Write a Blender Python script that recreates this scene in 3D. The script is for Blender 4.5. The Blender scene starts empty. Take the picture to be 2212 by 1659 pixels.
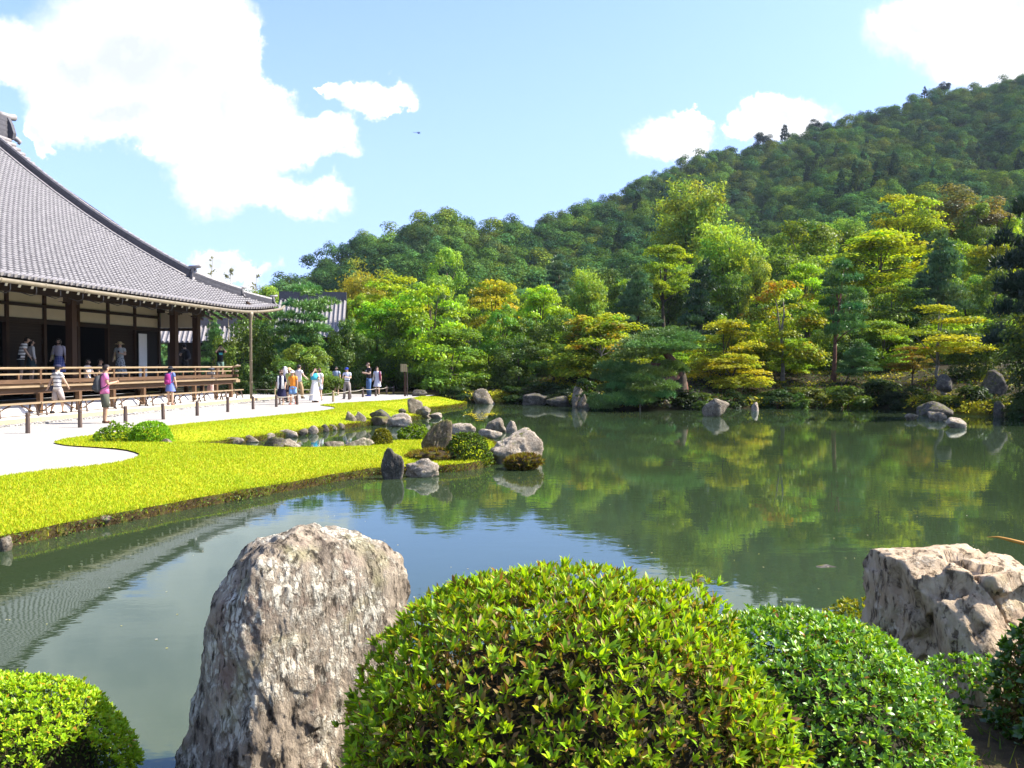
import bpy, bmesh, math, random
import numpy as np
from mathutils import Vector, Matrix, noise
from mathutils.geometry import delaunay_2d_cdt

R = math.radians
rng = np.random.default_rng(7)
random.seed(7)
scene = bpy.context.scene
col = scene.collection

# ------------------------------------------------------------------ camera, sky, sun, exposure
HC = 1.75                                   # eye height above the gravel court (z = 0)
FPX, CXP, CYP = 1790.0, 1106.0, 829.5       # focal length and centre, in units of a 2212 px wide picture
TH = math.atan(42.5 / FPX)
cam_d = bpy.data.cameras.new('camera')
cam_d.sensor_width = 36.0
cam_d.lens = 36.0 * FPX / 2212.0
cam_d.clip_start, cam_d.clip_end = 0.05, 6000
cam = bpy.data.objects.new('camera', cam_d)
col.objects.link(cam)
cam.location = (0, 0, HC)
cam.rotation_euler = (math.pi / 2 - TH, 0, 0)
scene.camera = cam

SUN_EL = 45.0
_az = R(8)                                  # the sun stands to the right, a little beyond the camera plane
SUN_DIR = Vector((math.cos(_az) * math.cos(R(SUN_EL)), math.sin(_az) * math.cos(R(SUN_EL)), math.sin(R(SUN_EL))))
sun_d = bpy.data.lights.new('sun', 'SUN')
sun_d.energy = 5.0
sun_d.angle = R(0.5)
sun_d.color = (1.0, 0.94, 0.84)
sun = bpy.data.objects.new('sun', sun_d)
col.objects.link(sun)
sun.rotation_euler = SUN_DIR.to_track_quat('Z', 'Y').to_euler()

scene.view_settings.view_transform = 'Standard'
scene.view_settings.look = 'None'
scene.view_settings.exposure = 1.48
scene.view_settings.gamma = 1.0
scene.view_settings.use_curve_mapping = False
scene.cycles.max_bounces = 6
scene.cycles.diffuse_bounces = 3
scene.cycles.glossy_bounces = 3
scene.cycles.transmission_bounces = 3
scene.cycles.transparent_max_bounces = 6
scene.cycles.use_denoising = True
scene.cycles.sample_clamp_indirect = 6.0
scene.cycles.caustics_reflective = False
scene.cycles.caustics_refractive = False

class NT:
    """a short way to write node trees"""
    def __init__(s, tree):
        s.t = tree
        s.n, s.l = tree.nodes, tree.links
    def new(s, typ, **kw):
        n = s.n.new(typ)
        for k, v in kw.items():
            setattr(n, k, v)
        return n
    def put(s, sock, v):
        if v is None:
            return
        if hasattr(v, 'is_linked') or hasattr(v, 'links'):
            s.l.new(v, sock)
        else:
            sock.default_value = v
    def math(s, op, a, b=None, c=None, clamp=False):
        n = s.new('ShaderNodeMath', operation=op, use_clamp=clamp)
        for i, v in enumerate((a, b, c)):
            s.put(n.inputs[i], v)
        return n.outputs[0]
    def vmath(s, op, a, b=None):
        n = s.new('ShaderNodeVectorMath', operation=op)
        s.put(n.inputs[0], a)
        if op == 'SCALE':
            s.put(n.inputs['Scale'], b)
        else:
            s.put(n.inputs[1], b)
        return n.outputs['Value'] if op in ('LENGTH', 'DOT_PRODUCT', 'DISTANCE') else n.outputs['Vector']
    def ramp(s, fac, stops, interp='LINEAR'):
        n = s.new('ShaderNodeValToRGB')
        e = n.color_ramp.elements
        n.color_ramp.interpolation = interp
        while len(e) < len(stops):
            e.new(0.5)
        for i, (p, c) in enumerate(stops):
            e[i].position = p
            e[i].color = (c[0], c[1], c[2], 1) if hasattr(c, '__len__') else (c, c, c, 1)
        s.put(n.inputs[0], fac)
        return n.outputs[0]
    def mapr(s, v, a, b, c=0.0, d=1.0, smooth=False):
        n = s.new('ShaderNodeMapRange')
        n.interpolation_type = 'SMOOTHSTEP' if smooth else 'LINEAR'
        n.clamp = True
        for i, x in enumerate((v, a, b, c, d)):
            s.put(n.inputs[i], x)
        return n.outputs[0]
    def noise(s, vec, scale, detail=4, rough=0.55, dist=0.0, dim='3D'):
        n = s.new('ShaderNodeTexNoise', noise_dimensions=dim)
        s.put(n.inputs['Vector'], vec)
        n.inputs['Scale'].default_value = scale
        n.inputs['Detail'].default_value = detail
        n.inputs['Roughness'].default_value = rough
        n.inputs['Distortion'].default_value = dist
        return n.outputs['Fac']
    def mix(s, fac, a, b, blend='MIX'):
        n = s.new('ShaderNodeMix', data_type='RGBA', blend_type=blend)
        s.put(n.inputs[0], fac)
        s.put(n.inputs[6], a if not isinstance(a, tuple) else (a + (1,))[:4])
        s.put(n.inputs[7], b if not isinstance(b, tuple) else (b + (1,))[:4])
        return n.outputs[2]
    def mixf(s, fac, a, b):
        n = s.new('ShaderNodeMix', data_type='FLOAT')
        s.put(n.inputs[0], fac); s.put(n.inputs[2], a); s.put(n.inputs[3], b)
        return n.outputs[0]
    def bump(s, h, strength=0.3, dist=0.02, normal=None):
        n = s.new('ShaderNodeBump')
        n.inputs['Strength'].default_value = strength
        n.inputs['Distance'].default_value = dist
        s.put(n.inputs['Height'], h)
        if normal is not None:
            s.put(n.inputs['Normal'], normal)
        return n.outputs[0]

def vray(u, v):
    """view ray of a picture point (2212 x 1659 units)"""
    x, y = (u - CXP) / FPX, -(v - CYP) / FPX
    return Vector((x, math.cos(TH) + y * math.sin(TH), -math.sin(TH) + y * math.cos(TH)))
def P(u, v, z=0.0):
    d = vray(u, v)
    k = (z - HC) / d.z
    return Vector((d.x * k, d.y * k, z))
def D(u, v, Y):
    d = vray(u, v)
    k = Y / d.y
    return Vector((d.x * k, Y, HC + d.z * k))

world = bpy.data.worlds.new('World')
scene.world = world
world.use_nodes = True
def build_world():
    t = NT(world.node_tree)
    t.n.clear()
    out = t.new('ShaderNodeOutputWorld')
    bg = t.new('ShaderNodeBackground')
    bg.inputs['Strength'].default_value = 0.105
    sky = t.new('ShaderNodeTexSky', sky_type='NISHITA')
    sky.sun_disc = False
    sky.sun_elevation = R(SUN_EL)
    sky.sun_rotation = math.atan2(SUN_DIR.x, SUN_DIR.y)
    sky.altitude = 50
    sky.air_density = 1.0
    sky.dust_density = 1.6
    sky.ozone_density = 2.0
    tc = t.new('ShaderNodeTexCoord')
    d = tc.outputs['Generated']
    sp = t.new('ShaderNodeSeparateXYZ')
    t.put(sp.inputs[0], d)
    # forward-facing tangent coordinates, so cloud shapes can be written as bearings and heights
    yy = t.math('MAXIMUM', sp.outputs['Y'], 0.02)
    px, pz = t.math('DIVIDE', sp.outputs['X'], yy), t.math('DIVIDE', sp.outputs['Z'], yy)
    pv = t.new('ShaderNodeCombineXYZ')
    t.put(pv.inputs[0], px); t.put(pv.inputs[1], pz)
    wn = t.new('ShaderNodeTexNoise'); t.put(wn.inputs['Vector'], pv.outputs[0])
    wn.inputs['Scale'].default_value = 9.0; wn.inputs['Detail'].default_value = 8; wn.inputs['Roughness'].default_value = 0.62
    off = t.vmath('SCALE', t.vmath('SUBTRACT', wn.outputs['Color'], (0.5, 0.5, 0.5)), 0.095)
    wn2 = t.new('ShaderNodeTexNoise'); t.put(wn2.inputs['Vector'], pv.outputs[0])
    wn2.inputs['Scale'].default_value = 34.0; wn2.inputs['Detail'].default_value = 6; wn2.inputs['Roughness'].default_value = 0.65
    off = t.vmath('ADD', off, t.vmath('SCALE', t.vmath('SUBTRACT', wn2.outputs['Color'], (0.5, 0.5, 0.5)), 0.045))
    q = t.vmath('ADD', pv.outputs[0], off)
    blobs = [  # u, v, ru, rv, in picture units: where the photograph's cumulus stand
        (300, 110, 190, 150), (180, 150, 130, 90), (430, 120, 130, 140), (500, 240, 130, 85), (250, 235, 190, 60),
        (30, 105, 70, 60), (620, 290, 110, 50), (710, 285, 62, 45), (490, 365, 110, 75), (600, 420, 70, 42),
        (690, 432, 62, 42), (470, 300, 150, 60), (360, 20, 150, 90),
        (745, 178, 48, 24), (815, 205, 75, 34), (875, 228, 32, 14), (700, 160, 22, 10),
        (2090, 60, 170, 80), (2180, 130, 150, 70), (1960, 50, 70, 42), (2230, 30, 130, 110),
        (1690, 262, 105, 58), (1600, 275, 50, 30), (1450, 290, 70, 40), (1490, 262, 36, 22),
        (320, 318, 15, 9), (470, 560, 45, 30), (75, 275, 26, 34), (500, 590, 60, 22)]
    f = None
    for (u, v, ru, rv) in blobs:
        c = vray(u, v)
        n = t.new('ShaderNodeVectorMath', operation='MULTIPLY_ADD')
        sx, sz = FPX / ru, FPX / rv
        t.put(n.inputs[0], q)
        n.inputs[1].default_value = (sx, sz, 0)
        n.inputs[2].default_value = (-c.x / c.y * sx, -c.z / c.y * sz, 0)
        ln = t.vmath('LENGTH', n.outputs[0])
        f = ln if f is None else t.math('SMOOTH_MIN', f, ln, 0.22)
    soft = t.mapr(t.noise(pv.outputs[0], 4.0, 3), 0.35, 0.65, 0.10, 0.55)
    m = t.mapr(f, t.math('ADD', 1.02, soft), t.math('SUBTRACT', 0.98, t.math('MULTIPLY', soft, 0.5)), smooth=True)
    front = t.mapr(sp.outputs['Y'], 0.25, 0.45, smooth=True)
    # away from the view: scattered fair-weather cumulus of the same kind
    gen = t.noise(d, 3.2, 8, 0.6)
    gm = t.math('MULTIPLY', t.mapr(gen, 0.56, 0.63, smooth=True), t.mapr(sp.outputs['Z'], 0.02, 0.2))
    # clouds above the upper edge of the view, continuing the front ones
    hi = t.math('MULTIPLY', t.mapr(pz, 0.5, 0.75), front)
    m2 = t.mixf(front, gm, m)
    m2 = t.math('MAXIMUM', m2, t.math('MULTIPLY', gm, hi))
    shade = t.noise(q, 5.0, 5, 0.6)
    low = t.mapr(f, 0.9, 0.25)                      # the thick middles of the clouds are a little greyer
    cc = t.mix(t.math('MULTIPLY', t.mapr(shade, 0.36, 0.6), low), (4.5, 4.55, 4.6), (3.05, 3.25, 3.65))
    # a thin veil of humid air, thickest low down
    veil = t.mapr(pz, 0.5, 0.0, 0.15, 0.7)
    base = t.mix(veil, t.mix(1.0, sky.outputs[0], (0.92, 1.0, 1.25), 'MULTIPLY'), (1.95, 2.75, 5.6))
    colr = t.mix(m2, base, cc)
    t.put(bg.inputs['Color'], colr)
    t.put(out.inputs['Surface'], bg.outputs[0])
build_world()

# ------------------------------------------------------------------ helpers
def tag(o, label=None, cat=None, group=None, kind=None):
    if label: o['label'] = label
    if cat: o['category'] = cat
    if group: o['group'] = group
    if kind: o['kind'] = kind
    return o
def empty(name, loc=(0, 0, 0), rz=0.0):
    o = bpy.data.objects.new(name, None)
    col.objects.link(o)
    o.location = loc
    o.rotation_euler = (0, 0, rz)
    o.empty_display_size = 0.2
    return o
def thing(name, label, cat, loc=(0, 0, 0), rz=0.0, group=None):
    return tag(empty(name, loc, rz), label, cat, group)
def link(name, mesh, parent=None, loc=(0, 0, 0), rot=(0, 0, 0), scl=(1, 1, 1), color=None):
    o = bpy.data.objects.new(name, mesh)
    col.objects.link(o)
    if parent is not None:
        o.parent = parent
    o.location, o.rotation_euler, o.scale = loc, rot, scl
    if color is not None:
        o.color = (color[0], color[1], color[2], 1)
    return o
def mesh_np(name, V, F, mats, col_attr=None, smooth=False):
    """mesh from numpy arrays; F is (n,3) or (n,4)"""
    me = bpy.data.meshes.new(name)
    V = np.asarray(V, dtype=np.float32); F = np.asarray(F, dtype=np.int32)
    k = F.shape[1]
    me.vertices.add(len(V)); me.vertices.foreach_set('co', V.ravel())
    me.loops.add(F.size); me.loops.foreach_set('vertex_index', F.ravel())
    me.polygons.add(len(F))
    me.polygons.foreach_set('loop_start', np.arange(0, F.size, k, dtype=np.int32))
    me.polygons.foreach_set('loop_total', np.full(len(F), k, dtype=np.int32))
    if smooth:
        me.polygons.foreach_set('use_smooth', np.ones(len(F), dtype=bool))
    if col_attr is not None:
        a = me.color_attributes.new('Col', 'FLOAT_COLOR', 'POINT')
        c = np.ones((len(V), 4), dtype=np.float32); c[:, :col_attr.shape[1]] = col_attr
        a.data.foreach_set('color', c.ravel())
    for m in (mats if isinstance(mats, (list, tuple)) else [mats]):
        me.materials.append(m)
    me.update(calc_edges=True)
    me.validate()
    return me

class MB:
    """collects shapes into ONE mesh"""
    def __init__(s):
        s.v, s.f, s.m = [], [], []
    def add(s, vs, fs, mi=0):
        b = len(s.v)
        s.v += [tuple(v) for v in vs]
        s.f += [tuple(i + b for i in f) for f in fs]
        s.m += [mi] * len(fs)
        return s
    def box(s, c, size, rz=0.0, mi=0, M=None):
        x, y, z = size[0] / 2, size[1] / 2, size[2] / 2
        vs = [Vector((i * x, j * y, k * z)) for k in (-1, 1) for i, j in ((-1, -1), (1, -1), (1, 1), (-1, 1))]
        if rz:
            m = Matrix.Rotation(rz, 3, 'Z'); vs = [m @ v for v in vs]
        if M is not None:
            vs = [M @ v for v in vs]
        c = Vector(c)
        return s.add([v + c for v in vs], [(3, 2, 1, 0), (4, 5, 6, 7), (0, 1, 5, 4), (1, 2, 6, 5), (2, 3, 7, 6), (3, 0, 4, 7)], mi)
    def bar(s, a, b, w, h, mi=0, up=(0, 0, 1)):
        a, b = Vector(a), Vector(b)
        d = (b - a).normalized()
        r = d.cross(Vector(up))
        r = r.normalized() if r.length > 1e-5 else Vector((1, 0, 0))
        u = r.cross(d).normalized()
        vs = [p + r * (i * w / 2) + u * (j * h / 2) for p in (a, b) for i, j in ((-1, -1), (1, -1), (1, 1), (-1, 1))]
        return s.add(vs, [(0, 1, 2, 3), (7, 6, 5, 4), (1, 0, 4, 5), (2, 1, 5, 6), (3, 2, 6, 7), (0, 3, 7, 4)], mi)
    def tube(s, pts, rad, n=8, mi=0, caps=True):
        pts = [Vector(p) for p in pts]
        if not hasattr(rad, '__len__'):
            rad = [rad] * len(pts)
        vs, fs = [], []
        ref = None
        for i, p in enumerate(pts):
            d = (pts[min(i + 1, len(pts) - 1)] - pts[max(i - 1, 0)])
            d = d.normalized() if d.length > 1e-9 else Vector((0, 0, 1))
            if ref is None:
                ref = d.orthogonal().normalized()
            else:
                ref = (ref - d * ref.dot(d))
                ref = ref.normalized() if ref.length > 1e-6 else d.orthogonal().normalized()
            b = d.cross(ref)
            for k in range(n):
                a = 2 * math.pi * k / n
                vs.append(p + (ref * math.cos(a) + b * math.sin(a)) * rad[i])
        for i in range(len(pts) - 1):
            for k in range(n):
                k2 = (k + 1) % n
                fs.append((i * n + k, i * n + k2, (i + 1) * n + k2, (i + 1) * n + k))
        if caps:
            fs.append(tuple(range(n - 1, -1, -1)))
            e = (len(pts) - 1) * n
            fs.append(tuple(e + k for k in range(n)))
        return s.add(vs, fs, mi)
    def loft(s, rings, n=12, mi=0, caps=True):
        """rings: (cx, cy, z, rx, ry) ellipses stacked upward"""
        vs, fs = [], []
        for (cx, cy, z, rx, ry) in rings:
            for k in range(n):
                a = 2 * math.pi * k / n
                vs.append((cx + rx * math.cos(a), cy + ry * math.sin(a), z))
        for i in range(len(rings) - 1):
            for k in range(n):
                k2 = (k + 1) % n
                fs.append((i * n + k, i * n + k2, (i + 1) * n + k2, (i + 1) * n + k))
        if caps:
            fs.append(tuple(range(n - 1, -1, -1)))
            e = (len(rings) - 1) * n
            fs.append(tuple(e + k for k in range(n)))
        return s.add(vs, fs, mi)
    def ball(s, c, r, nu=10, nv=6, mi=0):
        r = r if hasattr(r, '__len__') else (r, r, r)
        rings = []
        for i in range(nv + 1):
            a = -math.pi / 2 + math.pi * i / nv
            k = max(math.cos(a), 0.02)
            rings.append((c[0], c[1], c[2] + r[2] * math.sin(a), r[0] * k, r[1] * k))
        return s.loft(rings, nu, mi)
    def prism(s, poly, z0, z1, mi=0):
        n = len(poly)
        vs = [(p[0], p[1], z0) for p in poly] + [(p[0], p[1], z1) for p in poly]
        fs = [tuple(range(n - 1, -1, -1)), tuple(range(n, 2 * n))]
        fs += [(i, (i + 1) % n, n + (i + 1) % n, n + i) for i in range(n)]
        return s.add(vs, fs, mi)
    def mesh(s, name, mats, smooth=False):
        me = bpy.data.meshes.new(name)
        me.from_pydata(s.v, [], s.f)
        mats = mats if isinstance(mats, (list, tuple)) else [mats]
        for m in mats:
            me.materials.append(m)
        if len(mats) > 1:
            me.polygons.foreach_set('material_index', s.m)
        if smooth:
            me.polygons.foreach_set('use_smooth', [True] * len(me.polygons))
        me.update()
        return me
    def build(s, name, mats, parent=None, loc=(0, 0, 0), rot=(0, 0, 0), smooth=False, color=None):
        return link(name, s.mesh(name, mats, smooth), parent, loc, rot, color=color)

# ------------------------------------------------------------------ materials
def material(name):
    m = bpy.data.materials.new(name)
    m.use_nodes = True
    t = NT(m.node_tree)
    t.n.clear()
    out = t.new('ShaderNodeOutputMaterial')
    return m, t, out
def principled(t, out, color, rough=0.6, spec=0.3, normal=None, **kw):
    b = t.new('ShaderNodeBsdfPrincipled')
    t.put(b.inputs['Base Color'], color if not isinstance(color, tuple) else (color + (1,))[:4])
    t.put(b.inputs['Roughness'], rough)
    t.put(b.inputs['Specular IOR Level'], spec)
    if normal is not None:
        t.put(b.inputs['Normal'], normal)
    for k, v in kw.items():
        t.put(b.inputs[k], v)
    t.put(out.inputs['Surface'], b.outputs[0])
    return b
def plain(name, c, rough=0.6, var=0.25, scale=6.0, spec=0.3, metallic=0.0):
    m, t, out = material(name)
    tc = t.new('ShaderNodeTexCoord').outputs['Object']
    n = t.noise(tc, scale, 5, 0.6)
    dk = tuple(x * (1 - var) for x in c); lt = tuple(min(1, x * (1 + var)) for x in c)
    principled(t, out, t.ramp(n, [(0.3, dk), (0.7, lt)]), rough, spec, t.bump(t.noise(tc, scale * 6, 3), 0.15, 0.004), Metallic=metallic)
    return m
def wood_mat(name, c0, c1, scale=4.0, rough=0.6, axis='X'):
    m, t, out = material(name)
    tc = t.new('ShaderNodeTexCoord').outputs['Object']
    mp = t.new('ShaderNodeMapping')
    t.put(mp.inputs[0], tc)
    mp.inputs['Scale'].default_value = {'X': (0.6, 9, 9), 'Z': (9, 9, 0.6)}[axis]
    n = t.noise(mp.outputs[0], scale, 6, 0.65, 0.6)
    n2 = t.noise(tc, 0.8, 3)
    c = t.ramp(n, [(0.3, c0), (0.7, c1)])
    c = t.mix(t.mapr(n2, 0.35, 0.7, 0.0, 0.45), c, tuple(x * 0.6 for x in c0))
    principled(t, out, c, rough, 0.25, t.bump(n, 0.25, 0.004))
    return m
def leaf_mat(name, trans=0.48, gloss=0.012, autumn=None, tint=(1.25, 1.15, 0.35), obj_color=True, random_var=0.0):
    """leaf: diffuse + translucent + a little gloss; albedo = object colour x per-leaf colour"""
    m, t, out = material(name)
    at = t.new('ShaderNodeAttribute'); at.attribute_name = 'Col'
    oi = t.new('ShaderNodeObjectInfo')
    c = t.mix(1.0, oi.outputs['Color'], at.outputs['Color'], 'MULTIPLY') if obj_color else at.outputs['Color']
    if autumn:
        tc = t.new('ShaderNodeTexCoord').outputs['Object']
        sp = t.new('ShaderNodeSeparateXYZ'); t.put(sp.inputs[0], tc)
        n = t.noise(t.vmath('ADD', tc, t.vmath('SCALE', oi.outputs['Location'], 0.37)), 3.2, 3, 0.6)
        k = t.math('ADD', n, t.math('MULTIPLY', sp.outputs['Z'], 0.14))
        c = t.mix(t.mapr(k, autumn[3], autumn[3] + 0.13), c, t.mix(1.0, tuple(autumn[:3]), at.outputs['Color'], 'MULTIPLY'))
    if random_var:
        rv = t.math('MULTIPLY_ADD', oi.outputs['Random'], random_var, 1 - random_var / 2)
        c = t.mix(1.0, c, t.vmath('SCALE', (1.0, 1.0, 1.0), rv), 'MULTIPLY')
    df = t.new('ShaderNodeBsdfDiffuse'); t.put(df.inputs[0], c)
    tr = t.new('ShaderNodeBsdfTranslucent'); t.put(tr.inputs[0], t.mix(1.0, c, tint, 'MULTIPLY'))
    mx = t.new('ShaderNodeMixShader'); mx.inputs[0].default_value = trans
    t.put(mx.inputs[1], df.outputs[0]); t.put(mx.inputs[2], tr.outputs[0])
    res = mx.outputs[0]
    if gloss:
        gl = t.new('ShaderNodeBsdfGlossy'); gl.inputs['Roughness'].default_value = 0.42
        gl.inputs['Color'].default_value = (1, 1, 1, 1)
        m2 = t.new('ShaderNodeMixShader'); m2.inputs[0].default_value = gloss
        t.put(m2.inputs[1], res); t.put(m2.inputs[2], gl.outputs[0])
        res = m2.outputs[0]
    t.put(out.inputs['Surface'], res)
    return m
def stone_mat(name, c_dark, c_mid, c_light, lichen=0.35, moss=0.0, scale=1.0, bump=0.6, tint=None, moss_c=(0.10, 0.105, 0.012)):
    m, t, out = material(name)
    tc = t.new('ShaderNodeTexCoord').outputs['Object']
    geo = t.new('ShaderNodeNewGeometry')
    n1 = t.noise(tc, 2.2 * scale, 8, 0.68, 0.5)
    n2 = t.noise(tc, 13 * scale, 8, 0.7)
    c = t.ramp(n1, [(0.3, c_dark), (0.5, c_mid), (0.72, c_light)])
    c = t.mix(t.mapr(n2, 0.42, 0.62, 0.0, 0.7), c, c_dark)
    if tint:
        c = t.mix(t.mapr(t.noise(tc, 1.1 * scale, 4), 0.5, 0.66, 0, 0.65), c, tint)
    vo = t.new('ShaderNodeTexVoronoi'); vo.inputs['Scale'].default_value = 16 * scale
    t.put(vo.inputs['Vector'], t.vmath('ADD', tc, t.vmath('SCALE', t.new('ShaderNodeTexNoise').outputs['Color'], 0.0)))
    li = t.math('MULTIPLY', t.mapr(vo.outputs['Distance'], 0.36, 0.22), t.mapr(t.noise(tc, 3.1 * scale, 5), 0.62 - lichen * 0.35, 0.7 - lichen * 0.3))
    li = t.math('MAXIMUM', li, t.mapr(t.noise(tc, 5.5 * scale, 9, 0.75), 0.66 - lichen * 0.22, 0.74 - lichen * 0.22))
    c = t.mix(t.math('MULTIPLY', li, 0.75), c, c_light)
    if moss:
        sp = t.new('ShaderNodeSeparateXYZ'); t.put(sp.inputs[0], geo.outputs['Normal'])
        k = t.math('MULTIPLY', t.mapr(sp.outputs['Z'], 0.15, 0.75), t.mapr(t.noise(tc, 4 * scale, 5), 0.62 - moss * 0.4, 0.7 - moss * 0.35))
        c = t.mix(k, c, moss_c)
    h = t.math('ADD', t.noise(tc, 7 * scale, 10, 0.7, 0.6), t.math('MULTIPLY', n2, 0.5))
    principled(t, out, c, 0.85, 0.2, t.bump(h, bump, 0.05))
    return m

M = {}
M['dark_wood'] = wood_mat('dark_wood', (0.018, 0.009, 0.005), (0.04, 0.02, 0.011))
M['dark_wood_v'] = wood_mat('dark_wood_upright', (0.028, 0.013, 0.007), (0.075, 0.035, 0.018), axis='Z')
M['aged_wood'] = wood_mat('aged_wood', (0.075, 0.04, 0.022), (0.15, 0.09, 0.05))
M['aged_wood_v'] = wood_mat('aged_wood_upright', (0.075, 0.04, 0.021), (0.17, 0.095, 0.05), axis='Z')
M['pale_wood'] = wood_mat('pale_wood', (0.20, 0.14, 0.08), (0.33, 0.25, 0.155))
M['orange_wood'] = wood_mat('orange_wood', (0.22, 0.10, 0.03), (0.36, 0.18, 0.06))
M['post_wood'] = wood_mat('post_wood', (0.05, 0.035, 0.03), (0.13, 0.09, 0.07), axis='Z')
M['plaster'] = plain('cream_plaster', (0.62, 0.55, 0.40), 0.9, 0.05, 1.5)
M['white_plaster'] = plain('white_plaster', (0.78, 0.76, 0.72), 0.9, 0.04, 2)
M['white_paint'] = plain('white_paint', (0.8, 0.78, 0.72), 0.6, 0.05, 5)
M['paper'] = plain('white_paper', (0.75, 0.75, 0.74), 0.9, 0.02, 3)
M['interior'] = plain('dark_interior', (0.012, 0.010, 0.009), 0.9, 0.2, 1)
M['tile'] = plain('roof_tile', (0.155, 0.147, 0.15), 0.55, 0.22, 2.6, 0.5)
M['tile_dark'] = plain('ridge_side_and_lip_shade', (0.07, 0.066, 0.073), 0.55, 0.25, 8, 0.4)  # ridge sides' own tone; also the painted shade on roof tile lips
M['tile_light'] = plain('ridge_cap_tile', (0.24, 0.22, 0.215), 0.5, 0.2, 5, 0.4)
M['gutter'] = plain('copper_gutter', (0.17, 0.14, 0.09), 0.5, 0.2, 4, 0.5)
M['iron'] = plain('dark_iron', (0.03, 0.028, 0.028), 0.5, 0.2, 8, 0.4)
M['kerb'] = plain('kerb_stone', (0.42, 0.33, 0.19), 0.85, 0.12, 3)
M['terrace'] = plain('terrace_plaster', (0.60, 0.55, 0.48), 0.9, 0.06, 1.2)
M['bamboo'] = plain('dry_bamboo', (0.32, 0.25, 0.13), 0.5, 0.2, 6, 0.4)
M['rope'] = plain('pale_rope', (0.42, 0.38, 0.31), 0.9, 0.2, 20)
M['bark'] = plain('bark', (0.075, 0.058, 0.042), 0.95, 0.45, 5, 0.1)
M['bark_grey'] = plain('grey_bark', (0.20, 0.175, 0.15), 0.95, 0.45, 5, 0.1)
M['bark_red'] = plain('red_pine_bark', (0.17, 0.085, 0.06), 0.95, 0.4, 6, 0.1)
M['twig'] = plain('twig_brown', (0.10, 0.06, 0.035), 0.9, 0.3, 10, 0.1)
M['leaf'] = leaf_mat('leaf_green')
M['leaf_yellow'] = leaf_mat('leaf_green_yellowing', autumn=(0.26, 0.27, 0.013, 0.66))
M['leaf_orange'] = leaf_mat('leaf_green_reddening', autumn=(0.34, 0.20, 0.03, 0.60))
M['needle'] = leaf_mat('pine_needles', trans=0.2, gloss=0.04, tint=(1.1, 1.1, 0.5))
M['hill_leaf'] = leaf_mat('hill_tree_leaf', trans=0.25, gloss=0.0, random_var=0.35)
M['bush_leaf'] = leaf_mat('bush_leaf', trans=0.4, gloss=0.012, obj_color=False, tint=(1.2, 1.15, 0.3))
M['gloss_leaf'] = leaf_mat('glossy_bush_leaf', trans=0.3, gloss=0.04, obj_color=False, tint=(1.2, 1.15, 0.3))
M['stone_grey'] = stone_mat('grey_stone', (0.07, 0.054, 0.036), (0.22, 0.18, 0.13), (0.46, 0.40, 0.31), 0.4, 0.15, 2.3, 0.9)
M['stone_moss'] = stone_mat('mossy_stone', (0.05, 0.036, 0.022), (0.14, 0.105, 0.07), (0.30, 0.25, 0.18), 0.2, 0.7, 2.3, 0.9)
M['stone_pale'] = stone_mat('pale_stone', (0.14, 0.108, 0.075), (0.38, 0.315, 0.24), (0.60, 0.52, 0.41), 0.4, 0.12, 2.3, 0.9)
M['stone_dark'] = stone_mat('dark_stone', (0.035, 0.029, 0.024), (0.10, 0.088, 0.072), (0.26, 0.23, 0.19), 0.3, 0.25, 2.3, 0.9)
M['stone_big'] = stone_mat('lichened_stone', (0.13, 0.095, 0.08), (0.42, 0.345, 0.29), (0.66, 0.60, 0.49), 0.6, 0.0, 1.5, 1.0, tint=(0.25, 0.14, 0.12))
M['stone_tan'] = stone_mat('tan_stone', (0.20, 0.14, 0.10), (0.48, 0.37, 0.27), (0.64, 0.55, 0.45), 0.15, 0.0, 1.4, 0.5)

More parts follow.
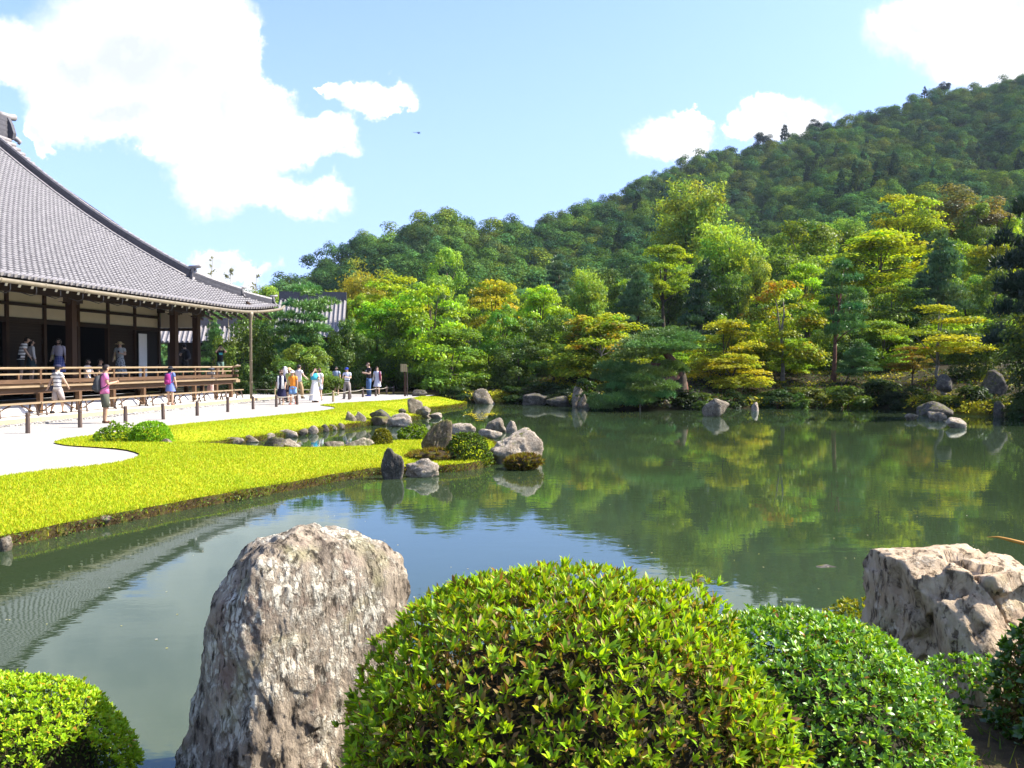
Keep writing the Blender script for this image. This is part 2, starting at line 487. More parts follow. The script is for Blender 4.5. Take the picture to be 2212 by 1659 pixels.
def big_stone_mat(name, base, white, streak, dark, warm, sc=1.0, lich=.5):
    """close-up weathered rock: streaked ground, crusty pale lichen in scabs, dark pits and damp stains"""
    m, t, out = material(name)
    tc = t.new('ShaderNodeTexCoord').outputs['Object']
    mp = t.new('ShaderNodeMapping'); t.put(mp.inputs[0], tc); mp.inputs['Scale'].default_value = (1.5, 1.5, .55); mp.inputs['Rotation'].default_value = (0, .22, 0)
    s1 = t.noise(mp.outputs[0], 7 * sc, 8, .68, .7)
    s2 = t.noise(tc, 2.3 * sc, 5, .6, .4)
    s3 = t.noise(mp.outputs[0], 26 * sc, 8, .72, .4)
    c = t.ramp(s1, [(.33, dark), (.46, base), (.62, warm)])
    c = t.mix(t.mapr(s2, .54, .64, 0, .8), c, streak)
    vo = t.new('ShaderNodeTexVoronoi'); vo.inputs['Scale'].default_value = 24 * sc; vo.inputs['Randomness'].default_value = 1
    nv = t.new('ShaderNodeTexNoise'); nv.inputs['Scale'].default_value = 18 * sc; t.put(nv.inputs['Vector'], tc)
    t.put(vo.inputs['Vector'], t.vmath('ADD', mp.outputs[0], t.vmath('SCALE', nv.outputs['Color'], .06)))
    area = t.mapr(t.noise(tc, 3.4 * sc, 7, .7), .62 - lich * .3, .72 - lich * .3)
    spots = t.math('MULTIPLY', t.mapr(vo.outputs['Distance'], .58, .40), area)
    crust = t.math('MULTIPLY', t.mapr(s3, .46, .58), area)
    c = t.mix(t.math('MULTIPLY', t.math('MAXIMUM', spots, crust), .9), c, white)
    yl = t.mapr(t.noise(tc, 2.9 * sc, 4), .56, .66, 0, .4)
    c = t.mix(yl, c, (.36, .34, .16))
    pits = t.mapr(t.noise(mp.outputs[0], 15 * sc, 6, .7), .45, .36)
    c = t.mix(t.math('MULTIPLY', pits, .85), c, tuple(x * .45 for x in dark))
    h = t.math('ADD', t.math('MULTIPLY', s1, 1.2), t.math('ADD', s3, t.math('MULTIPLY', t.math('MAXIMUM', spots, crust), .5)))
    h = t.math('SUBTRACT', h, t.math('MULTIPLY', pits, .8))
    principled(t, out, c, .9, .12, t.bump(h, .9, .022))
    return m
M['stone_big'] = big_stone_mat('lichened_stone', (.23, .185, .135), (.64, .59, .47), (.22, .145, .11), (.06, .046, .036), (.37, .30, .22), 1.0, .52)
M['stone_split'] = big_stone_mat('split_tan_stone', (.44, .33, .215), (.66, .58, .45), (.40, .28, .175), (.19, .135, .085), (.54, .42, .29), 1.0, .25)
# ------------------------------------------------------------------ the land: gravel court, lawn, pond, far bank, hill
ZW = -0.38                                   # water level
def resample(pts, step, closed=False):
    pts = [Vector((p[0], p[1])) for p in pts]
    if closed: pts = pts + [pts[0]]
    out = []
    for a, b in zip(pts[:-1], pts[1:]):
        n = max(1, int((b - a).length / step))
        out += [a.lerp(b, i / n) for i in range(n)]
    if not closed: out.append(pts[-1])
    return out
def smooth_line(pts, it=2):
    """corner cutting, keeps the ends"""
    pts = [Vector((p[0], p[1])) for p in pts]
    for _ in range(it):
        o = [pts[0]]
        for a, b in zip(pts[:-1], pts[1:]):
            o += [a.lerp(b, .25), a.lerp(b, .75)]
        o.append(pts[-1])
        pts = o
    return pts
def seg_dist(pts, px, py):
    """distance from arrays of points to a polyline"""
    best = np.full(px.shape, 1e9)
    for a, b in zip(pts[:-1], pts[1:]):
        dx, dy = b[0] - a[0], b[1] - a[1]
        L = dx * dx + dy * dy + 1e-12
        t = np.clip(((px - a[0]) * dx + (py - a[1]) * dy) / L, 0, 1)
        best = np.minimum(best, np.hypot(px - a[0] - t * dx, py - a[1] - t * dy))
    return best
def inside(poly, px, py):
    r = np.zeros(px.shape, bool)
    n = len(poly)
    for i in range(n):
        x1, y1 = poly[i][0], poly[i][1]; x2, y2 = poly[(i + 1) % n][0], poly[(i + 1) % n][1]
        c = ((y1 > py) != (y2 > py)) & (px < (x2 - x1) * (py - y1) / ((y2 - y1) if y2 != y1 else 1e-9) + x1)
        r ^= c
    return r
def cdt_mesh(name, outline, grid, zf, mat, kind='structure', jit=0.3, label=None):
    """a sheet with the given outline, filled with grid points, heights by zf"""
    xs = [p[0] for p in outline]; ys = [p[1] for p in outline]
    gx, gy = np.meshgrid(np.arange(min(xs), max(xs), grid), np.arange(min(ys), max(ys), grid))
    gx = gx.ravel() + rng.uniform(-jit, jit, gx.size) * grid; gy = gy.ravel() + rng.uniform(-jit, jit, gy.size) * grid
    ok = inside(outline, gx, gy)
    gx, gy = gx[ok], gy[ok]
    ok = seg_dist(list(outline) + [outline[0]], gx, gy) > grid * 0.45
    gx, gy = gx[ok], gy[ok]
    vs = [Vector((p[0], p[1])) for p in outline] + [Vector((x, y)) for x, y in zip(gx, gy)]
    n = len(outline)
    v, e, f, *_ = delaunay_2d_cdt(vs, [], [list(range(n))], 1, 1e-5)
    V = np.array([(p[0], p[1]) for p in v])
    Z = zf(V[:, 0], V[:, 1])
    F = np.array([list(q) for q in f if len(q) == 3])
    a, b, c = V[F[:, 0]], V[F[:, 1]], V[F[:, 2]]
    cr = (b[:, 0] - a[:, 0]) * (c[:, 1] - a[:, 1]) - (b[:, 1] - a[:, 1]) * (c[:, 0] - a[:, 0])
    F[cr < 0] = F[cr < 0][:, ::-1]
    me = mesh_np(name, np.column_stack([V, Z]), F, mat, smooth=True)
    o = link(name, me)
    tag(o, label, kind=kind)
    return o, np.column_stack([V, Z]), F
def nz(px, py, s, amp):
    return np.array([noise.noise((x * s, y * s, 3.3)) for x, y in zip(px, py)]) * amp

# --- ground sheet to the horizon
def ground_mat():
    m, t, out = material('garden_ground')
    tc = t.new('ShaderNodeTexCoord').outputs['Object']
    n = t.noise(tc, 0.35, 6, 0.65)
    c = t.ramp(n, [(0.42, (0.014, 0.011, 0.005)), (0.56, (0.024, 0.022, 0.007)), (0.64, (0.13, 0.12, 0.010)), (0.75, (0.22, 0.18, 0.012))])
    c = t.mix(t.mapr(t.noise(tc, 3, 5), 0.45, 0.6, 0, 0.5), c, (0.035, 0.02, 0.007))
    principled(t, out, c, 0.95, 0.1, t.bump(t.noise(tc, 9, 6), 0.5, 0.05))
    return m
M['ground'] = ground_mat()
me = MB().add([(-650, 40, -1.3), (800, 40, -1.3), (800, 722, -1.3), (-650, 722, -1.3)], [(0, 1, 2, 3)])
tag(me.build('ground', M['ground']), kind='structure')

# --- gravel court
def gravel_mat():
    m, t, out = material('white_gravel')
    tc = t.new('ShaderNodeTexCoord').outputs['Object']
    v = t.new('ShaderNodeTexVoronoi'); v.inputs['Scale'].default_value = 42
    t.put(v.inputs['Vector'], tc)
    n = t.noise(tc, 0.5, 5)
    c = t.mix(t.mapr(v.outputs['Distance'], 0.2, 0.7), (0.46, 0.435, 0.40), (0.27, 0.25, 0.225))
    c = t.mix(t.mapr(n, 0.5, 0.8, 0, 0.4), c, (0.33, 0.30, 0.26))
    principled(t, out, c, 0.9, 0.1, t.bump(v.outputs['Distance'], 0.6, 0.02))
    return m
M['gravel'] = gravel_mat()
# boundary between gravel and grass, walked from the near left to the far right
gl = smooth_line([P(u, v) for u, v in [(-420, 1085), (-200, 1058), (0, 1033), (80, 1022), (160, 1013), (225, 1007), (275, 998), (302, 988), (300, 981),
      (268, 973), (205, 968), (150, 965), (120, 960), (116, 957), (150, 949), (215, 941), (300, 931), (387, 919), (470, 911), (547, 904),
      (600, 899), (647, 894), (700, 888.5), (727, 884), (722, 880), (700, 877.5), (689, 876), (720, 873), (767, 870), (830, 867.5), (880, 862.5), (912, 857)]], 1)
gout = gl + [Vector((-4.4, 47.2)), Vector((-9, 48.6)), Vector((-15, 49.5)), Vector((-45, 49.5)), Vector((-45, 6)), Vector((-14, 6))]
# the gravel sheet runs a little way under the lawn's rim
def grow(line, d):
    o = []
    for i, p in enumerate(line):
        a, b = line[max(0, i - 1)], line[min(len(line) - 1, i + 1)]
        t = (b - a).normalized()
        o.append(p + Vector((t.y, -t.x)) * d)
    return o
cdt_mesh('gravel_court', gout, 1.2, lambda x, y: 0.0 * x + 0.004, M['gravel'])

# --- lawn
def lawn_mat():
    m, t, out = material('lawn_grass')
    tc = t.new('ShaderNodeTexCoord').outputs['Object']
    n1, n2, n3 = t.noise(tc, 0.6, 5, 0.6), t.noise(tc, 26, 4, 0.7), t.noise(tc, 2.6, 5, 0.7)
    c = t.ramp(n1, [(0.32, (0.25, 0.34, 0.013)), (0.5, (0.34, 0.38, 0.013)), (0.68, (0.42, 0.37, 0.017))])
    c = t.mix(t.mapr(n2, 0.35, 0.7, 0.0, 0.25), c, (0.22, 0.26, 0.01))
    c = t.mix(t.mapr(n3, 0.6, 0.78, 0.0, 0.5), c, (0.30, 0.21, 0.03))
    principled(t, out, c, 0.9, 0.1, t.bump(t.noise(tc, 60, 3, 0.8), 0.9, 0.03))
    return m
M['lawn'] = lawn_mat()
ZL = -0.24
near_shore = [(-420, 1262), (-150, 1192), (0, 1158), (100, 1139), (200, 1117), (300, 1100), (400, 1080), (500, 1063), (600, 1046), (700, 1028), (760, 1018),
              (800, 1011), (850, 1008), (905, 1007), (950, 1005), (1000, 1003), (1050, 995), (1066, 985), (1072, 970), (1066, 955), (1045, 948), (1015, 943)]
creek_s = [(985, 941), (950, 944), (900, 949), (850, 953), (800, 958), (740, 964), (660, 968), (560, 966), (500, 964), (455, 962), (424, 959)]
creek_n = [(420, 957), (440, 956), (470, 952.5), (520, 946), (580, 939), (640, 931), (690, 924), (740, 917.5), (780, 912), (830, 906.5), (880, 901), (915, 896.5),
           (905, 892), (880, 889), (892, 884.5), (930, 880.5), (975, 875.5), (1004, 871.5), (1004, 867.5)]
shore_l = smooth_line([P(u, v, ZL) for u, v in near_shore + creek_s + creek_n], 1)
shore_l = [Vector((p.x + 0.05 * noise.noise((p.x * 3, p.y * 3, 1)), p.y + 0.07 * noise.noise((p.x * 3, p.y * 3, 9)))) for p in resample(shore_l, 0.22)]
lawn_out = shore_l + list(reversed(resample(grow(gl, 0.0), 0.25)))
def lawn_z(x, y):
    d = seg_dist(shore_l[::2] + [shore_l[-1]], x, y)
    g = seg_dist(gl, x, y)
    k = np.clip(d / (d + g + 1e-6) * 1.6, 0, 1)
    k = k * k * (3 - 2 * k)
    return ZL + (0.03 - ZL) * k + nz(x, y, 1.3, 0.02) * np.clip(g * 2, 0, 1) + nz(x, y, 5, 0.008)
lawn, LV, LF = cdt_mesh('lawn', lawn_out, 0.3, lawn_z, M['lawn'])
# the cut bank below the grass, earth and roots going down into the water
def bank_mat():
    m, t, out = material('earth_bank')
    tc = t.new('ShaderNodeTexCoord').outputs['Object']
    n = t.noise(tc, 5, 8, 0.7)
    c = t.ramp(n, [(0.35, (0.02, 0.014, 0.008)), (0.52, (0.065, 0.045, 0.02)), (0.62, (0.08, 0.085, 0.015)), (0.75, (0.16, 0.10, 0.04))])
    principled(t, out, c, 0.95, 0.1, t.bump(t.noise(tc, 14, 8, 0.75), 1.0, 0.06))
    return m
M['bank'] = bank_mat()
def bank_strip(name, line, prof, zf=None):
    """rows of vertices offset to the water's side of a line: prof = [(offset, z)]"""
    V, F = [], []
    n = len(line)
    for j, (d, z) in enumerate(prof):
        for i, p in enumerate(grow(line, d)):
            w = 0.05 * noise.noise((p.x * 4, p.y * 4, z * 5)) if 0 < j < len(prof) - 1 else 0
            zz = zf[i] if (zf is not None and j == 0) else z + 0.03 * noise.noise((p.x * 6, p.y * 6, 2.0 + j))
            V.append((p.x + w, p.y + w, zz))
    for j in range(len(prof) - 1):
        for i in range(n - 1):
            F.append((j * n + i, (j + 1) * n + i, (j + 1) * n + i + 1, j * n + i + 1))
    return tag(link(name, mesh_np(name, V, F, M['bank'], smooth=False)), kind='structure')
sz = lawn_z(np.array([p.x for p in shore_l]), np.array([p.y for p in shore_l])) - 0.004
bank_strip('lawn_bank', shore_l, [(0, ZL), (0.03, ZL - 0.07), (0.02, ZL - 0.14), (0.10, ZW - 0.06), (0.5, -0.9)], sz)

M['grass'] = leaf_mat('grass_blade', trans=0.25, gloss=0.006, obj_color=False)
# grass blades standing on the lawn
def grass():
    tri = LV[LF]
    ar = 0.5 * np.abs((tri[:, 1, 0] - tri[:, 0, 0]) * (tri[:, 2, 1] - tri[:, 0, 1]) - (tri[:, 1, 1] - tri[:, 0, 1]) * (tri[:, 2, 0] - tri[:, 0, 0]))
    cy = tri[:, :, 1].mean(1); cx = tri[:, :, 0].mean(1)
    w = ar / np.maximum(cy, 8) ** 1.6 * (np.abs(cx) / cy < 0.95)
    n = 190000
    idx = rng.choice(len(tri), n, p=w / w.sum())
    a, b = rng.random(n), rng.random(n)
    sw = a + b > 1; a[sw], b[sw] = 1 - a[sw], 1 - b[sw]
    p = tri[idx, 0] + (tri[idx, 1] - tri[idx, 0]) * a[:, None] + (tri[idx, 2] - tri[idx, 0]) * b[:, None]
    # longer, looser grass hanging over the water's edge
    m = 42000
    k = rng.integers(0, len(shore_l) - 1, m)
    sl = np.array([(q.x, q.y) for q in shore_l])
    t = rng.random(m)[:, None]
    e = sl[k] * (1 - t) + sl[k + 1] * t
    tang = sl[k + 1] - sl[k]; tang /= np.linalg.norm(tang, axis=1)[:, None] + 1e-9
    outw = np.column_stack([tang[:, 1], -tang[:, 0]])
    e = e - outw * rng.uniform(-0.06, 0.14, m)[:, None]
    ez = np.full(m, ZL - 0.01) - (rng.random(m) ** 1.5) * 0.17
    P0 = np.vstack([p, np.column_stack([e, ez])])
    N = len(P0)
    h = np.concatenate([rng.uniform(0.018, 0.05, n), rng.uniform(0.03, 0.10, m)]) * (1 + 0.004 * P0[:, 1])
    ang = rng.uniform(0, 2 * np.pi, N)
    wd = rng.uniform(0.004, 0.008, N) * (0.6 + P0[:, 1] * 0.035)
    side = np.column_stack([np.cos(ang), np.sin(ang), np.zeros(N)]) * wd[:, None]
    lean = np.column_stack([rng.normal(0, 0.5, N), rng.normal(0, 0.5, N), np.ones(N)])
    lean[n:, :2] += outw * 0.9
    lean /= np.linalg.norm(lean, axis=1)[:, None]
    tip = P0 + lean * h[:, None]
    V = np.empty((N * 3, 3)); V[0::3] = P0 - side; V[1::3] = P0 + side; V[2::3] = tip
    F = np.arange(N * 3).reshape(-1, 3)
    base = np.array([(0.31, 0.41, 0.013), (0.39, 0.43, 0.014), (0.46, 0.42, 0.02), (0.24, 0.37, 0.014), (0.45, 0.33, 0.04)])
    pr = np.array([0.3, 0.34, 0.16, 0.15, 0.05])
    c = base[rng.choice(5, N, p=pr)] * rng.uniform(0.86, 1.12, (N, 1))
    e0 = np.array([(0.07, 0.10, 0.012), (0.22, 0.17, 0.02), (0.24, 0.13, 0.035), (0.05, 0.05, 0.012)])[rng.integers(0, 4, m)]
    c[n:] = np.where(rng.random((m, 1)) < 0.65, e0, c[n:])
    C = np.repeat(c, 3, axis=0)
    tag(link('grass', mesh_np('grass', V, F, M['grass'], C)), 'bright yellow green short grass covering the lawn beside the pond', 'grass', kind='stuff')
grass()

# --- water
def water_mat():
    m, t, out = material('pond_water')
    tc = t.new('ShaderNodeTexCoord').outputs['Object']
    mp = t.new('ShaderNodeMapping'); t.put(mp.inputs[0], tc)
    mp.inputs['Scale'].default_value = (1.0, 1.7, 1.0)
    a = t.noise(mp.outputs[0], 2.6, 3, 0.55)
    b = t.noise(mp.outputs[0], 0.9, 2, 0.5)
    patch = t.mapr(t.noise(tc, 0.16, 3), 0.4, 0.62, 0.35, 1.0)
    h = t.math('MULTIPLY', t.math('ADD', a, t.math('MULTIPLY', b, 1.2)), patch)
    nrm = t.bump(h, 0.13, 0.012)
    fr = t.new('ShaderNodeFresnel'); fr.inputs['IOR'].default_value = 1.58
    t.put(fr.inputs['Normal'], nrm)
    gl = t.new('ShaderNodeBsdfGlossy'); gl.inputs['Roughness'].default_value = 0.015
    t.put(gl.inputs['Normal'], nrm)
    gl.inputs['Color'].default_value = (0.84, 0.95, 1.0, 1)
    murk = t.new('ShaderNodeBsdfDiffuse')
    t.put(murk.inputs[0], t.ramp(t.noise(tc, 0.25, 4), [(0.35, (0.030, 0.048, 0.021)), (0.7, (0.040, 0.060, 0.025))]))
    tp = t.new('ShaderNodeBsdfTransparent'); tp.inputs[0].default_value = (0.5, 0.55, 0.35, 1)
    m1 = t.new('ShaderNodeMixShader'); m1.inputs[0].default_value = 0.25
    t.put(m1.inputs[1], murk.outputs[0]); t.put(m1.inputs[2], tp.outputs[0])
    m2 = t.new('ShaderNodeMixShader')
    t.put(m2.inputs[0], t.math('MULTIPLY', fr.outputs[0], 1.0)); t.put(m2.inputs[1], m1.outputs[0]); t.put(m2.inputs[2], gl.outputs[0])
    t.put(out.inputs['Surface'], m2.outputs[0])
    return m
M['water'] = water_mat()
tag(MB().add([(-40, 2.0, ZW), (60, 2.0, ZW), (60, 52, ZW), (-40, 52, ZW)], [(0, 1, 2, 3)]).build('pond_water', M['water']), kind='structure')
M['pond_bed'] = plain('pond_bed', (0.03, 0.03, 0.018), 0.95, 0.3, 1.5)
tag(MB().add([(-40, 2.0, -1.15), (60, 2.0, -1.15), (60, 52, -1.15), (-40, 52, -1.15)], [(0, 1, 2, 3)]).build('pond_bed', M['pond_bed']), kind='structure')

# --- far bank: slopes of moss rising from the far shore
far_pts = [P(u, v, ZW) for u, v in [(905, 860), (960, 862), (1000, 866), (1030, 871), (1075, 872.5), (1150, 872), (1230, 877), (1280, 880.5), (1340, 883.5), (1450, 887), (1560, 884),
            (1700, 880), (1800, 881.5), (1880, 879), (1960, 888), (2060, 895), (2150, 899), (2212, 904), (2350, 925), (2700, 1000), (3300, 1300)]]
far_line = [Vector((p.x + 0.22 * noise.noise((p.x * .8, p.y * .8, 5)), p.y + 0.3 * noise.noise((p.x * .8, p.y * .8, 8)))) for p in resample(smooth_line(far_pts, 2), 0.5)]
def slope_k(x):
    k = np.clip((np.asarray(x) + 4) / 11, 0, 1)
    return k * k * (3 - 2 * k)
def bank_h(x, y, d):
    """height of the far garden at distance d behind the shore"""
    k = slope_k(x)
    d = np.asarray(d, float)
    lip = np.interp(d, [-1.2, -0.1, 0.12, 0.5, 1.2, 3], [-1.25, -0.5, -0.25, 0.02, 0.12, 0.2])
    return lip + k * (np.maximum(d - 1, 0) * 0.13 * np.clip(1 - d / 200, .6, 1))
def gz(x, y):
    """ground height for planting behind the pond"""
    d = float(seg_dist(far_line[::3] + [far_line[-1]], np.array([x]), np.array([y]))[0])
    return float(bank_h(x, y, d))
def far_bank():
    offs = [-1.2, -0.4, -0.1, 0.05, 0.2, 0.5, 0.9, 1.5, 2.4, 3.6, 5.2, 7.5, 11, 16, 24, 36, 52, 75]
    V, F = [], []
    n = len(far_line)
    g = []
    for i in range(n):
        a, b = far_line[max(0, i - 8)], far_line[min(n - 1, i + 8)]
        t = (b - a).normalized()
        nr = Vector((-t.y, t.x))
        # fan the far rows outward from the pond's middle so they never fold
        c = (far_line[i] - Vector((5, 18))).normalized()
        g.append((nr, c))
    for d in offs:
        k = min(1, max(0, d / 6))
        for i in range(n):
            w = (g[i][0] * (1 - k) + g[i][1] * k).normalized()
            p = far_line[i] + w * d
            z = float(bank_h(p.x, p.y, d)) + (0.06 * noise.noise((p.x * 1.3, p.y * 1.3, 4)) + (0.25 * noise.noise((p.x * .25, p.y * .25, 6)) if d > 2 else 0))
            V.append((p.x, p.y, z))
    for j in range(len(offs) - 1):
        for i in range(n - 1):
            F.append((j * n + i, (j) * n + i + 1, (j + 1) * n + i + 1, (j + 1) * n + i))
    F = [f[::-1] for f in F]
    tag(link('far_bank', mesh_np('far_bank', V, F, M['ground'], smooth=True)), kind='structure')
far_bank()
def ground_cover():
    """ferns, moss tufts and low weeds over the far slope"""
    n = 60000
    fl = np.array([(p.x, p.y) for p in far_line])
    k = rng.integers(8, len(fl) - 9, n)
    vis = np.abs(fl[k, 0]) / fl[k, 1] < .75; k = k[vis]; n = len(k)
    c_ = fl[k] - np.array([5, 18]); c_ /= np.linalg.norm(c_, axis=1)[:, None]
    d = np.where(rng.random(n) < .45, rng.uniform(.05, 1.6, n), rng.uniform(.6, 11, n))
    p = fl[k] + c_ * d[:, None] + rng.normal(0, .2, (n, 2))
    dd = d
    z = bank_h(p[:, 0], p[:, 1], dd)
    patch = np.array([noise.noise((x * .45, y * .45, 11)) for x, y in p])
    z = z + np.array([0.25 * noise.noise((x * .25, y * .25, 6)) for x, y in p]) * (d > 2) + .02
    h = rng.uniform(.04, .16, n)
    nr = rng.normal(0, .6, (n, 3)) + [0, -.25, .8]; nr /= np.linalg.norm(nr, axis=1)[:, None]
    V = np.empty((n * 4, 3)); ce = np.column_stack([p, z + h * .4])
    t = np.cross(nr, rng.normal(size=(n, 3))); t /= np.linalg.norm(t, axis=1)[:, None]; bb = np.cross(nr, t)
    L = (h * 1.3)[:, None]; W = (h * .6)[:, None]
    V[0::4] = ce - t * L / 2; V[1::4] = ce + bb * W / 2; V[2::4] = ce + t * L / 2; V[3::4] = ce - bb * W / 2
    moss = np.array([(.24, .25, .012), (.30, .26, .014), (.18, .21, .012)])[rng.integers(0, 3, n)]
    dark = np.array([(.03, .06, .01), (.05, .09, .012), (.02, .035, .008), (.08, .06, .02)])[rng.integers(0, 4, n)]
    C = np.where((patch + rng.normal(0, .08, n) > .12)[:, None], moss, dark) * rng.uniform(.7, 1.25, (n, 1))
    tag(link('ground_cover', mesh_np('ground_cover', V, np.arange(n * 4).reshape(-1, 4), M['grass'], np.repeat(C, 4, axis=0))), 'low ferns and moss tufts covering the slope behind the far shore', 'ground cover', kind='stuff')
ground_cover()
# level garden ground behind the court
def flat_garden():
    out = [Vector(p) for p in ((-4.6, 46.4), (-4.0, 48), (-2, 52), (4, 62), (10, 130), (-130, 130), (-130, 20), (-44, 20), (-44, 49))]
    cdt_mesh('garden_ground', out, 4.0, lambda x, y: -0.02 + 0 * x + nz(x, y, .3, 0.02), M['ground'])
flat_garden()

# --- the near bank under the camera
def near_shore_y(x):
    return np.interp(x, [-9, -3.2, -1.8, 0, 1.8, 3.2, 5.5, 9], [4.3, 4.25, 4.3, 4.8, 5.3, 5.7, 6.2, 7.0])
def near_z(x, y):
    d = near_shore_y(x) - y
    return np.clip(-0.40 + d * 0.30, -1.2, 0.06)
def near_bank():
    xs = np.arange(-12, 12.01, 0.2); ys = np.arange(-8, 8.2, 0.2)
    X, Y = np.meshgrid(xs, ys)
    Z = near_z(X, Y) + nz(X.ravel(), Y.ravel(), 2.5, 0.03).reshape(X.shape)
    nx, ny = len(xs), len(ys)
    V = np.column_stack([X.ravel(), Y.ravel(), Z.ravel()])
    i = np.arange(nx * ny).reshape(ny, nx)
    F = np.column_stack([i[:-1, :-1].ravel(), i[:-1, 1:].ravel(), i[1:, 1:].ravel(), i[1:, :-1].ravel()])
    m, t, out = material('near_earth')
    tc = t.new('ShaderNodeTexCoord').outputs['Object']
    c = t.ramp(t.noise(tc, 3, 7, .7), [(0.35, (0.03, 0.022, 0.012)), (0.55, (0.07, 0.05, 0.025)), (0.7, (0.07, 0.085, 0.015))])
    principled(t, out, c, 0.95, 0.1, t.bump(t.noise(tc, 20, 6, .7), 0.8, 0.04))
    tag(link('near_bank', mesh_np('near_bank', V, F, m, smooth=True)), kind='structure')
near_bank()

def near_tufts():
    """grass and small weeds on the near bank"""
    n = 26000
    x = rng.uniform(-6, 8.5, n); y = rng.uniform(.5, 7.5, n)
    d = near_shore_y(x) - y
    pt = np.array([noise.noise((q * 1.1, w * 1.1, 2)) for q, w in zip(x, y)])
    k = (d > .05) & (pt + rng.normal(0, .12, n) > -.12); x, y = x[k], y[k]; n = len(x)
    z = near_z(x, y) - .01 + nz(x, y, 2.5, 0.03)
    h = rng.uniform(.03, .10, n); ang = rng.uniform(0, 6.28, n)
    sd = np.column_stack([np.cos(ang), np.sin(ang), 0 * x]) * rng.uniform(.003, .007, (n, 1))
    ln = np.column_stack([rng.normal(0, .5, n), rng.normal(0, .5, n), np.ones(n)]) * h[:, None]
    p = np.column_stack([x, y, z])
    V = np.empty((n * 3, 3)); V[0::3] = p - sd; V[1::3] = p + sd; V[2::3] = p + ln
    cc = np.array([(.10, .16, .014), (.16, .20, .016), (.06, .10, .012), (.18, .14, .04)])[rng.integers(0, 4, n)] * rng.uniform(.8, 1.2, (n, 1))
    tag(link('bank_grass', mesh_np('bank_grass', V, np.arange(n * 3).reshape(-1, 3), M['grass'], np.repeat(cc, 3, axis=0))), 'sparse grass and weeds on the near earth bank', 'grass', kind='stuff')
near_tufts()

# --- the wooded hill
SKYL = [(-400, 660), (300, 655), (560, 618), (600, 600), (640, 580), (690, 532), (760, 510), (830, 488), (900, 457), (960, 451), (1040, 461), (1100, 463), (1170, 460), (1250, 442),
        (1300, 427), (1370, 388), (1430, 357), (1480, 332), (1540, 311), (1600, 316), (1650, 312), (1700, 288), (1780, 264), (1850, 242), (1950, 208), (2050, 187), (2120, 182),
        (2170, 163), (2212, 157), (2350, 110), (2600, 60), (2900, 20)]
def ridge_e(u):
    return (787 - np.interp(u, [p[0] for p in SKYL], [p[1] for p in SKYL])) / FPX
def ridge_Y(u):
    return np.interp(u, [300, 700, 1050, 1350, 1600, 2300], [235, 240, 255, 340, 420, 440])
def hill_z(X, Y):
    u = CXP + FPX * X / Y
    yr = ridge_Y(u)
    f = (Y - 92) / (yr - 92)
    e = ridge_e(u)
    g = 0.30 + 0.70 * np.clip(f, 0, 1) ** 0.85
    z = np.maximum(HC + Y * e * g - 10.0, -0.6)    # the trees themselves make the skyline
    back = np.clip(f - 1, 0, 10)
    z = z - back * 70 - np.clip(-f - 0.05, 0, 1) * 60
    fold = np.sin(u * 0.012 + Y * 0.016) * 0.014 * Y * np.clip(f * (1 - f) * 4, 0, 1)
    return z + fold
def hill():
    us = np.arange(-500, 3000, 24.0); fs = np.concatenate([[-0.45, -0.3, -0.2], np.linspace(-0.1, 1, 30), np.linspace(1.05, 1.6, 8)])
    U, Fr = np.meshgrid(us, fs)
    Y = 92 + Fr * (ridge_Y(U) - 92)
    X = (U - CXP) / FPX * Y
    Z = hill_z(X, Y)
    nx, ny = len(us), len(fs)
    V = np.column_stack([X.ravel(), Y.ravel(), Z.ravel()])
    i = np.arange(nx * ny).reshape(ny, nx)
    F = np.column_stack([i[:-1, :-1].ravel(), i[:-1, 1:].ravel(), i[1:, 1:].ravel(), i[1:, :-1].ravel()])
    M['hill'] = plain('hill_floor', (0.018, 0.026, 0.010), 0.95, 0.3, 0.1)
    tag(link('hill', mesh_np('hill', V, F, M['hill'], smooth=True)), kind='structure')
hill()
# ------------------------------------------------------------------ the temple hall
# local axes: x runs along the front away from the camera, y runs inward, z up; origin at the far front corner column
HALL_C = Vector((-15.1, 39.7, 0))
HALL_A = math.atan2(0.9896, 0.144)
HR = Matrix.Rotation(HALL_A, 3, 'Z')
def hallw(x, y, z=0.0):
    return HALL_C + HR @ Vector((x, y, z))
KEN = 1.965
hall = thing('temple_hall', 'large wooden temple hall with grey tiled hip roof, open veranda and cream wall panels', 'temple hall', HALL_C, HALL_A)
XN = -27.0                                    # near end of what is built
ZT, ZF = 0.13, 1.06                           # terrace top, veranda floor top
def hpart(mb, name, mats, parent=None, smooth=False):
    return mb.build(name, mats, parent or hall, smooth=smooth)

